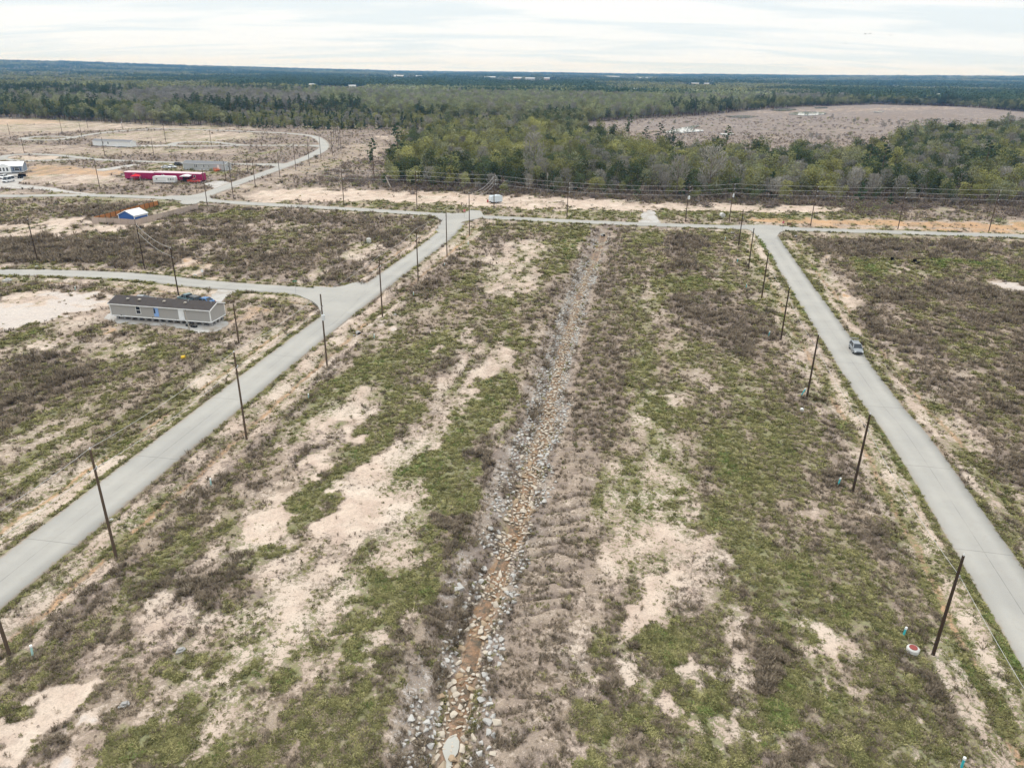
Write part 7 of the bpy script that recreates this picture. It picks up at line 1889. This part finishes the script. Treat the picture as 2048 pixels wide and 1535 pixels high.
# --- open carport, red canopy, dark flat trailer
a = (-139.14, 318.0)
t = thing('carport', 'open carport with a white roof and dark posts by the magenta homes', 'carport', (a[0], a[1], z1(*a)), .1)
for sx in (-1.6, 1.6):
    for sy in (-2.2, 2.2):
        MB().box((sx, sy, 1.3), (.12, .12, 2.6)).build('post', M_DARK, t)
MB().prism([(-1.95, 2.55), (1.95, 2.55), (1.95, 2.68), (0, 3.05), (-1.95, 2.68)], 'y', -2.6, 2.6).build('roof', M_ROOFW, t)
MB().box((-.2, .4, .8), (1.9, 3.2, 1.3)).build('covered_load', M_PLASTIC, t)
a = (-161.77, 320.5)
t = thing('red_canopy', 'bright red shade canopy on poles in front of the magenta homes', 'canopy', (a[0], a[1], z1(*a)), .3)
M_REDC = mat('red_canvas', (0.62, 0.03, 0.05), .8, .1)
MB().add([(-1.8, -1.5, 2.0), (1.8, -1.5, 2.0), (1.8, 1.5, 2.0), (-1.8, 1.5, 2.0), (0, 0, 2.9)], [(0, 1, 4), (1, 2, 4), (2, 3, 4), (3, 0, 4), (0, 3, 2, 1)]).build('canvas', M_REDC, t)
for sx in (-1.7, 1.7):
    for sy in (-1.4, 1.4):
        MB().tube((sx, sy, -.1), (sx, sy, 2.02), .05, .05, 6).build('pole', M_WHITE, t)
MB().box((0, -.2, .75), (1.8, .8, .06)).box((-.7, -.2, .36), (.06, .6, .72)).box((.7, -.2, .36), (.06, .6, .72)).build('table', M_REDC, t)
a = (-212.76, 322.7)
t = thing('flat_trailer', 'black flat utility trailer with its ramp down beside the box van', 'trailer', (a[0], a[1], z1(*a)), .25)
MB().box((0, 0, .75), (5.2, 2.2, .16)).build('deck', M_PLASTIC, t)
for sg in (-1, 1):
    MB().box((0, sg * 1.1, 1.1), (5.2, .06, .08)).box((-2.5, sg * 1.1, .95), (.06, .06, .4)).box((0, sg * 1.1, .95), (.06, .06, .4)).box((2.5, sg * 1.1, .95), (.06, .06, .4)).build('side_rail', M_PLASTIC, t)
    for sx in (-.4, .4):
        MB().tube((sx, sg * .95, .35), (sx, sg * 1.15, .35), .35, .35, 12).build('wheel', M_BLACK, t)
MB().box((-3.5, 0, .38), (2.1, 1.9, .06), ry=-.38).build('ramp', M_PLASTIC, t)
MB().box((.8, 0, 1.3), (2.6, 1.6, .9)).build('load', M_DARK, t)

# ================================================================ SIGNS, PIPES, SMALL THINGS
M_SIGNR = mat('stop_red', (0.50, 0.022, 0.028), .4, .4, var=.04); M_SIGNG = mat('sign_green', (0.015, 0.22, 0.10), .4, .4); M_SIGNW = mat('sign_white', (0.8, 0.8, 0.8), .4, .4)
def stop_sign(label, p, face, h=2.3):
    t = thing('stop_sign', label, 'stop sign', (p[0], p[1], z1(*p)), face, 'stop signs')
    MB().tube((0, 0, -.3), (0, 0, h + .4), .035, .035, 6).build('post', M_STEEL, t)
    def octo(r, y0, y1):
        pts = [(r * math.cos(R(22.5 + 45 * i)), r * math.sin(R(22.5 + 45 * i)) + h) for i in range(8)]
        return MB().prism(pts, 'y', y0, y1)
    bl = octo(.46, -.045, -.06).build('sign_rim', M_SIGNW, t)
    octo(.43, -.06, -.068).build('sign_face', M_SIGNR, bl)
    cu = bpy.data.curves.new('lettering', 'FONT'); cu.body = 'STOP'; cu.align_x = 'CENTER'; cu.align_y = 'CENTER'; cu.size = .36; cu.extrude = .003
    cu.materials.append(M_SIGNW)
    lo = bpy.data.objects.new('lettering', cu); COL.objects.link(lo); lo.parent = bl
    lo.location = (0, -.075, h); lo.rotation_euler = (R(90), 0, 0)
    return t
stop_sign('red stop sign facing down the road with the parked car', (84.11, 229.98), 0.1, 2.6)
stop_sign('red stop sign at the crossroads short of the white camper', (-16.50, 244.51), 0.1, 2.4)
p = (-47.18, 153.26)
t = thing('street_sign', 'green street name blade on a thin post at the side street corner', 'street sign', (p[0], p[1], z1(*p)), .3)
MB().tube((0, 0, -.3), (0, 0, 2.6), .035, .03, 6).build('post', M_STEEL, t)
MB().box((0, 0, 2.75), (.9, .03, .22)).build('blade', M_SIGNG, t)
MB().box((0, 0, 2.98), (.03, .8, .2)).build('blade', M_SIGNG, t)
p = (-71.93, 164.94)
t = thing('notice_sign', 'small white notice on a post at the sandy pull-in by the side street', 'sign', (p[0], p[1], z1(*p)), .2)
MB().box((0, 0, .9), (.09, .09, 2.2)).build('post', M_PALEWOOD, t); MB().box((0, -.06, 1.75), (.5, .03, .65)).build('board', M_SIGNW, t)
p = (89.49, 239.25)
t = thing('board_sign', 'low brown board sign on the clay bank past the stop sign junction', 'sign', (p[0], p[1], z1(*p)), .1)
MB().box((0, 0, .85), (1.5, .06, .8)).build('board', mat('brown_board', (0.16, 0.10, 0.05), .8), t)
for sx in (-.6, .6):
    MB().box((sx, .06, .5), (.1, .08, 1.3)).build('post', M_POLE2, t)
M_CYAN = mat('cyan_pipe', (0.055, 0.46, 0.50), .4, .4, var=.08); M_PALECY = mat('pale_cyan_pipe', (0.42, 0.66, 0.64), .45, .4, var=.08); M_CAP = mat('white_cap', (0.78, 0.79, 0.79), .4, .4)
PIPES = [((32.26, 37.10), 1.05, M_CYAN, 0, 'cyan sewer stub at the foot of the picture'), ((34.51, 50.23), .85, M_CYAN, .1, 'cyan sewer stub beside the manhole with the red lid'), ((38.85, 75.26), 1.15, M_CYAN, .18, 'cyan sewer stub in black brush beside a dark pole'), ((44.20, 102.14), 1.2, M_CYAN, .45, 'steeply tilted cyan sewer stub on the grassy verge'),
         ((47.78, 129.03), 1.0, M_CYAN, .1, 'cyan sewer stub in dead brush near the bare verge'), ((53.07, 162.02), 1.0, M_CYAN, .1, 'cyan sewer stub beyond the dead brush thicket'), ((58.00, 186.91), 1.0, M_CYAN, .1, 'thin cyan sewer stub two poles short of the junction'), ((62.17, 214.62), .9, M_PALECY, .05, 'pale sewer stub in a dark weed clump near the culvert'),
         ((-39.33, 46.42), 1.1, M_PALECY, .1, 'pale cyan sewer stub in dark weeds next to the cut off pole'), ((-35.10, 73.75), .85, M_PALECY, .05, 'white capped sewer stub on the green bank by the widest road stretch'), ((-30.19, 98.66), .7, M_PALECY, .05, 'short white sewer stub on the grassy bank below the culvert crossing'), ((-25.19, 125.09), .8, M_PALECY, .1, 'white sewer stub just beyond the white gravel culvert crossing'),
         ((-21.51, 152.15), .9, M_PALECY, .05, 'white sewer stub in black weeds halfway to the crossroads'), ((-17.21, 178.69), .9, M_PALECY, .05, 'white sewer stub by the second last pole before the crossroads'), ((-12.92, 204.70), .9, M_PALECY, .05, 'white sewer stub by the last pole before the crossroads'), ((-95.14, 153.35), .9, M_PALECY, .1, 'white sewer stub between the side street and the pale sand'), ((-33.16, 241.12), .9, M_PALECY, .05, 'white stub in the corner field by the crossroads'), ((23.91, 230.76), .9, M_PALECY, .05, 'white stub post at the head of the stony ditch')]
for p, L_, m, tl, lab in PIPES:
    t = thing('sewer_stub', lab, 'pipe', (p[0], p[1], z1(*p)), 0, 'capped pipe stubs')
    MB().tube((0, 0, -.2), (tl * L_, 0, L_ * math.cos(tl)), .085, .085, 12).build('pipe', m, t)
    k = 1.0; d_ = Vector((tl, 0, math.cos(tl))).normalized()
    e_ = Vector((tl * L_, 0, L_ * math.cos(tl)))
    MB().tube(e_ - d_ * .14, e_ + d_ * .05, .108, .10, 12).build('cap', M_CAP, t)
def manhole(label, p, r, h, lidm, name='manhole'):
    t = thing(name, label, 'manhole', (p[0], p[1], z1(*p)))
    MB().tube((0, 0, -.5), (0, 0, h), r * 1.05, r, 22).tube((0, 0, h), (0, 0, h + .08), r, r * .82, 22).build('ring', M_CONC if lidm is None else mat('pale_concrete', (0.55, 0.54, 0.51), .85, .2, var=.12, scale=3), t)
    if lidm is not None:
        MB().tube((0, 0, h + .08), (0, 0, h + .13), r * .66, r * .64, 22).build('lid', lidm, t)
    return t
m_ = manhole('round pale concrete manhole with a rusty red lid in the grass', (34.31, 48.25), .50, .42, mat('red_iron', (0.25, 0.055, 0.045), .7, .3, var=.2, scale=6))
MB().box((.5, .2, .1), (.35, .3, .25)).build('pipe_boot', M_WHITE, m_)
manhole('white concrete riser alone on the sandy patch of the weed field', (-40.90, 204.96), .65, 1.2, M_CONC)
manhole('small white capped riser in the verge near the tilted cyan pipe', (42.14, 96.19), .28, .45, M_CAP)
p = (70.87, 250.25)
t = thing('concrete_pipe', 'short fat concrete pipe lying on the verge with its mouth to the road', 'concrete pipe', (p[0], p[1], z1(*p)), .15)
MB().tube((0, 0, .72), (0, 1.6, .72), .78, .78, 22).build('barrel', mat('pale_concrete', (0.66, 0.66, 0.63)), t)
MB().tube((0, -.03, .72), (0, .02, .72), .58, .58, 20).build('mouth_plug', M_CONC, t)
# --- culverts: dark mouths in broken concrete
def culvert(label, p, rz, r, n=1):
    t = thing('culvert', label, 'culvert', (p[0], p[1], z1(*p) - .35), rz)
    for i in range(n):
        x = (i - (n - 1) / 2) * r * 2.6
        c = MB()
        for k in range(14):
            a0, a1 = 2 * math.pi * k / 14, 2 * math.pi * (k + 1) / 14
            c.add([(x + r * math.cos(a0), -.5, r + r * math.sin(a0)), (x + r * math.cos(a1), -.5, r + r * math.sin(a1)), (x + r * math.cos(a1), .5, r + r * math.sin(a1)), (x + r * math.cos(a0), .5, r + r * math.sin(a0)),
                   (x + r * 1.12 * math.cos(a0), -.5, r + r * 1.12 * math.sin(a0)), (x + r * 1.12 * math.cos(a1), -.5, r + r * 1.12 * math.sin(a1)), (x + r * 1.12 * math.cos(a1), .5, r + r * 1.12 * math.sin(a1)), (x + r * 1.12 * math.cos(a0), .5, r + r * 1.12 * math.sin(a0))],
                  [(0, 1, 2, 3), (4, 7, 6, 5), (0, 4, 5, 1)])
        pp_ = c.build('pipe', M_BLOCK, t)
        MB().tube((x, -.3, r), (x, -.2, r), r * .98, r * .98, 14).build('mouth', M_DARK, pp_)  # black disc paints the darkness inside the pipe
    rr = random.Random(int(p[0] * 10))
    for i in range(9):
        o = place('stone', STONES[(0, 2)[i % 2]][i % 8], t, (rr.uniform(-1, 1) * (r * 1.5 * n + .8), -1.1 + rr.uniform(-.7, .9), r * 1.7 + rr.uniform(-.9, .25))); o.scale = (rr.uniform(.4, .7),) * 3; o.rotation_euler = (0, 0, rr.uniform(0, 6))
    return t
culvert('culvert mouth at the head of the stony ditch under the cross road', (27.67, 226.30), .05, .55, 1)
culvert('culvert mouth with broken concrete at the corner pole of the junction', (66.65, 223.52), .1, .42, 1)
culvert('culvert mouth with broken concrete across the road from the corner pole', (85.34, 221.02), -.1, .42, 1)
culvert('dark culvert mouth below the white gravel crossing of the verge', (-28.70, 128.54), .5, .42, 1)
# --- fallen trunks and brush heaps
def log(label, a, b, r, group='fallen trunks at the wood edge', crown=True, m=M_BARK):
    za = z1(*a)
    t = thing('fallen_trunk', label, 'fallen tree', (a[0], a[1], za), 0, group)
    d = Vector((b[0] - a[0], b[1] - a[1], 0))
    MB().tube((0, 0, r + .4), (d.x, d.y, r), r, r * .5, 8).build('trunk', m, t)
    rr = random.Random(int(a[0] * 7) + 3)
    mb = MB()
    for i in range(9):
        f = rr.uniform(.45, 1.0); q = d * f
        mb.tube((q.x, q.y, r), (q.x + rr.gauss(0, 1.3), q.y + rr.gauss(0, 1.0), r + rr.uniform(.2, 1.3)), r * .3, .03, 4, False)
    mb.build('branches', m, t)
    mb = MB()
    for i in range(8):
        an = 2 * math.pi * i / 8
        mb.tube((0, 0, r + .4), (rr.gauss(-.2, .2), math.cos(an) * .9, r + .4 + math.sin(an) * .8), r * .35, .03, 4, False)
    mb.build('roots', m, t)
    return t
log('fallen grey trunk with roots up past the gravel turnout', (68.76, 286.51), (71.16, 271.00), .30)
log('smaller fallen trunk with roots up past the round concrete pipe', (92.28, 280.30), (94.44, 270.65), .24)
log('pale fallen trunk before the gravel turnout', (43.01, 278.68), (49.25, 287.31), .2, m=M_PALEWOOD)
def heap(label, p, s):
    t = thing('brush_heap', label, 'brush heap', (p[0], p[1], z1(*p)), 0, 'brush heaps on the bare strip')
    rr = random.Random(int(s * 100 + p[0]))
    o = place('twigs', BR[0], t); o.scale = (s * 1.5, s, s * .7)
    mb = MB()
    for i in range(12):
        a = rr.uniform(0, 6.28)
        mb.tube((rr.gauss(0, .5) * s, rr.gauss(0, .5) * s, .1), (math.cos(a) * 1.4 * s, math.sin(a) * 1.0 * s, rr.uniform(.4, 1.3) * s), .07, .03, 4, False)
    mb.build('branches', M_BARK, t)
heap('dark brush heap at the foot of the leaning broken pole', (-47.74, 299.30), 1.9); heap('dark brush heap beside the second line pole', (-39.96, 293.48), 1.4)
heap('grey brush heap round the fallen trunk past the turnout', (70.30, 272.01), 1.8); heap('thin brush heap by the smaller fallen trunk', (92.91, 271.60), 1.5)
def stump(label, p, s):
    t = thing('stump', label, 'stump', (p[0], p[1], z1(*p)), random.uniform(0, 6), 'dark stumps in the far field')
    MB().tube((0, 0, -.2), (.1, 0, .75 * s), .42 * s, .34 * s, 9).build('bole', M_DARK, t)
    mb = MB()
    for i in range(6):
        a = i * 1.05
        mb.tube((0, 0, .25 * s), (math.cos(a) * 1.1 * s, math.sin(a) * 1.1 * s, .1), .16 * s, .04, 5, False)
    mb.build('roots', M_DARK, t)
stump('dark stump in the field beyond the parked car, near bright grass', (105.38, 189.48), 1.3); stump('dark stump root beside the bright grass stump', (105.61, 187.87), .9); stump('dark stump at the brush edge in the far field', (100.24, 191.40), 1.2)
# --- rubble and litter
def slab(label, p, s, m, rz, name='concrete_chunk'):
    t = thing(name, label, 'rubble', (p[0], p[1], z1(*p)), rz)
    MB().prism([(-.6 * s, -.3 * s), (.1 * s, -.42 * s), (.62 * s, -.2 * s), (.5 * s, .3 * s), (-.2 * s, .42 * s)], 'z', -.1, .22 * s).build('slab', m, t)
    MB().prism([(-.2 * s, -.1 * s), (.3 * s, -.2 * s), (.4 * s, .2 * s), (-.1 * s, .25 * s)], 'z', .22 * s, .38 * s).build('broken_piece', m, t)
slab('broken pale concrete chunk lying in the sandy grass', (-27.48, 47.26), .7, M_BLOCK, .6); slab('dark grey block lying by the bare sandy track', (-29.40, 41.56), .7, M_BLOCK, .4)
slab('pale concrete lump in the verge below the side street', (-43.02, 66.31), .45, M_CONC, 1.2)
slab('pale concrete lump by a pole on the culvert crossing', (-23.51, 139.07), .6, M_CONC, .2); slab('grey boulder of broken concrete by the side street edge', (-115.23, 161.46), 1.6, M_CONC, .3); slab('broken concrete at the foot of a side street pole', (-116.16, 173.92), 1.1, M_CONC, .9); slab('concrete lump on the sandy pull-in', (-74.82, 167.05), .9, M_CONC, .1)
p = (-55.07, 113.73)
t = thing('bucket', 'small yellow bucket lying in the weeds beyond the grey home', 'bucket', (p[0], p[1], z1(*p) + .25))
MB().tube((-.3, 0, 0), (.3, .1, .05), .28, .34, 12).build('pail', mat('yellow_plastic', (0.75, 0.48, 0.03), .5, .3), t); MB().tube((.3, -.3, .1), (.55, .1, .25), .03, .03, 5).build('handle', M_BLACK, t)
# --- birds above the horizon
def bird(label, x, y, z, s, a):
    t = thing('bird', label, 'bird', (x, y, z), a, 'birds in the sky')
    MB().tube((-.25 * s, 0, 0), (.2 * s, 0, 0), .05 * s, .09 * s, 7).tube((.2 * s, 0, 0), (.42 * s, 0, .02), .08 * s, .02 * s, 6).build('body', M_DARK, t)
    for sg in (-1, 1):
        MB().add([(.15 * s, sg * .05 * s, .02), (-.12 * s, sg * .05 * s, .02), (-.10 * s, sg * .5 * s, .18 * s), (.12 * s, sg * .5 * s, .18 * s), (-.06 * s, sg * .95 * s, .05 * s), (.15 * s, sg * .5 * s, .2 * s)], [(0, 1, 2, 3), (3, 2, 4)]).build('wing', M_DARK, t)
for i, (px, pz_) in enumerate(((0.430, .047), (0.436, .0475), (0.408, .036), (0.410, .028), (0.462, .046))):
    bird(('bird highest in the sky of a close pair over the marsh', 'other bird of the close pair over the marsh', 'lone bird below the close pair', 'lowest bird over the marsh', 'bird flying apart past the close pair')[i], px * 420, 420, 45 + pz_ * 420, 1.3, .4 * i)

# ---------------------------------------------------------------- air
hz = MB().box((0, 6000, 69.0), (30000, 18000, 144.0)).build('haze', bpy.data.materials.new('haze'))
hm = hz.data.materials[0]
hm.use_nodes = True
hm.node_tree.nodes.clear()
ho = hm.node_tree.nodes.new('ShaderNodeOutputMaterial'); hv = hm.node_tree.nodes.new('ShaderNodeVolumePrincipled')
hv.inputs['Color'].default_value = (0.17, 0.47, 1.0, 1)
hv.inputs['Density'].default_value = 0.00008
hv.inputs['Absorption Color'].default_value = (1, 1, 1, 1)
hm.node_tree.links.new(hv.outputs[0], ho.inputs['Volume'])
tag(hz, kind='stuff')
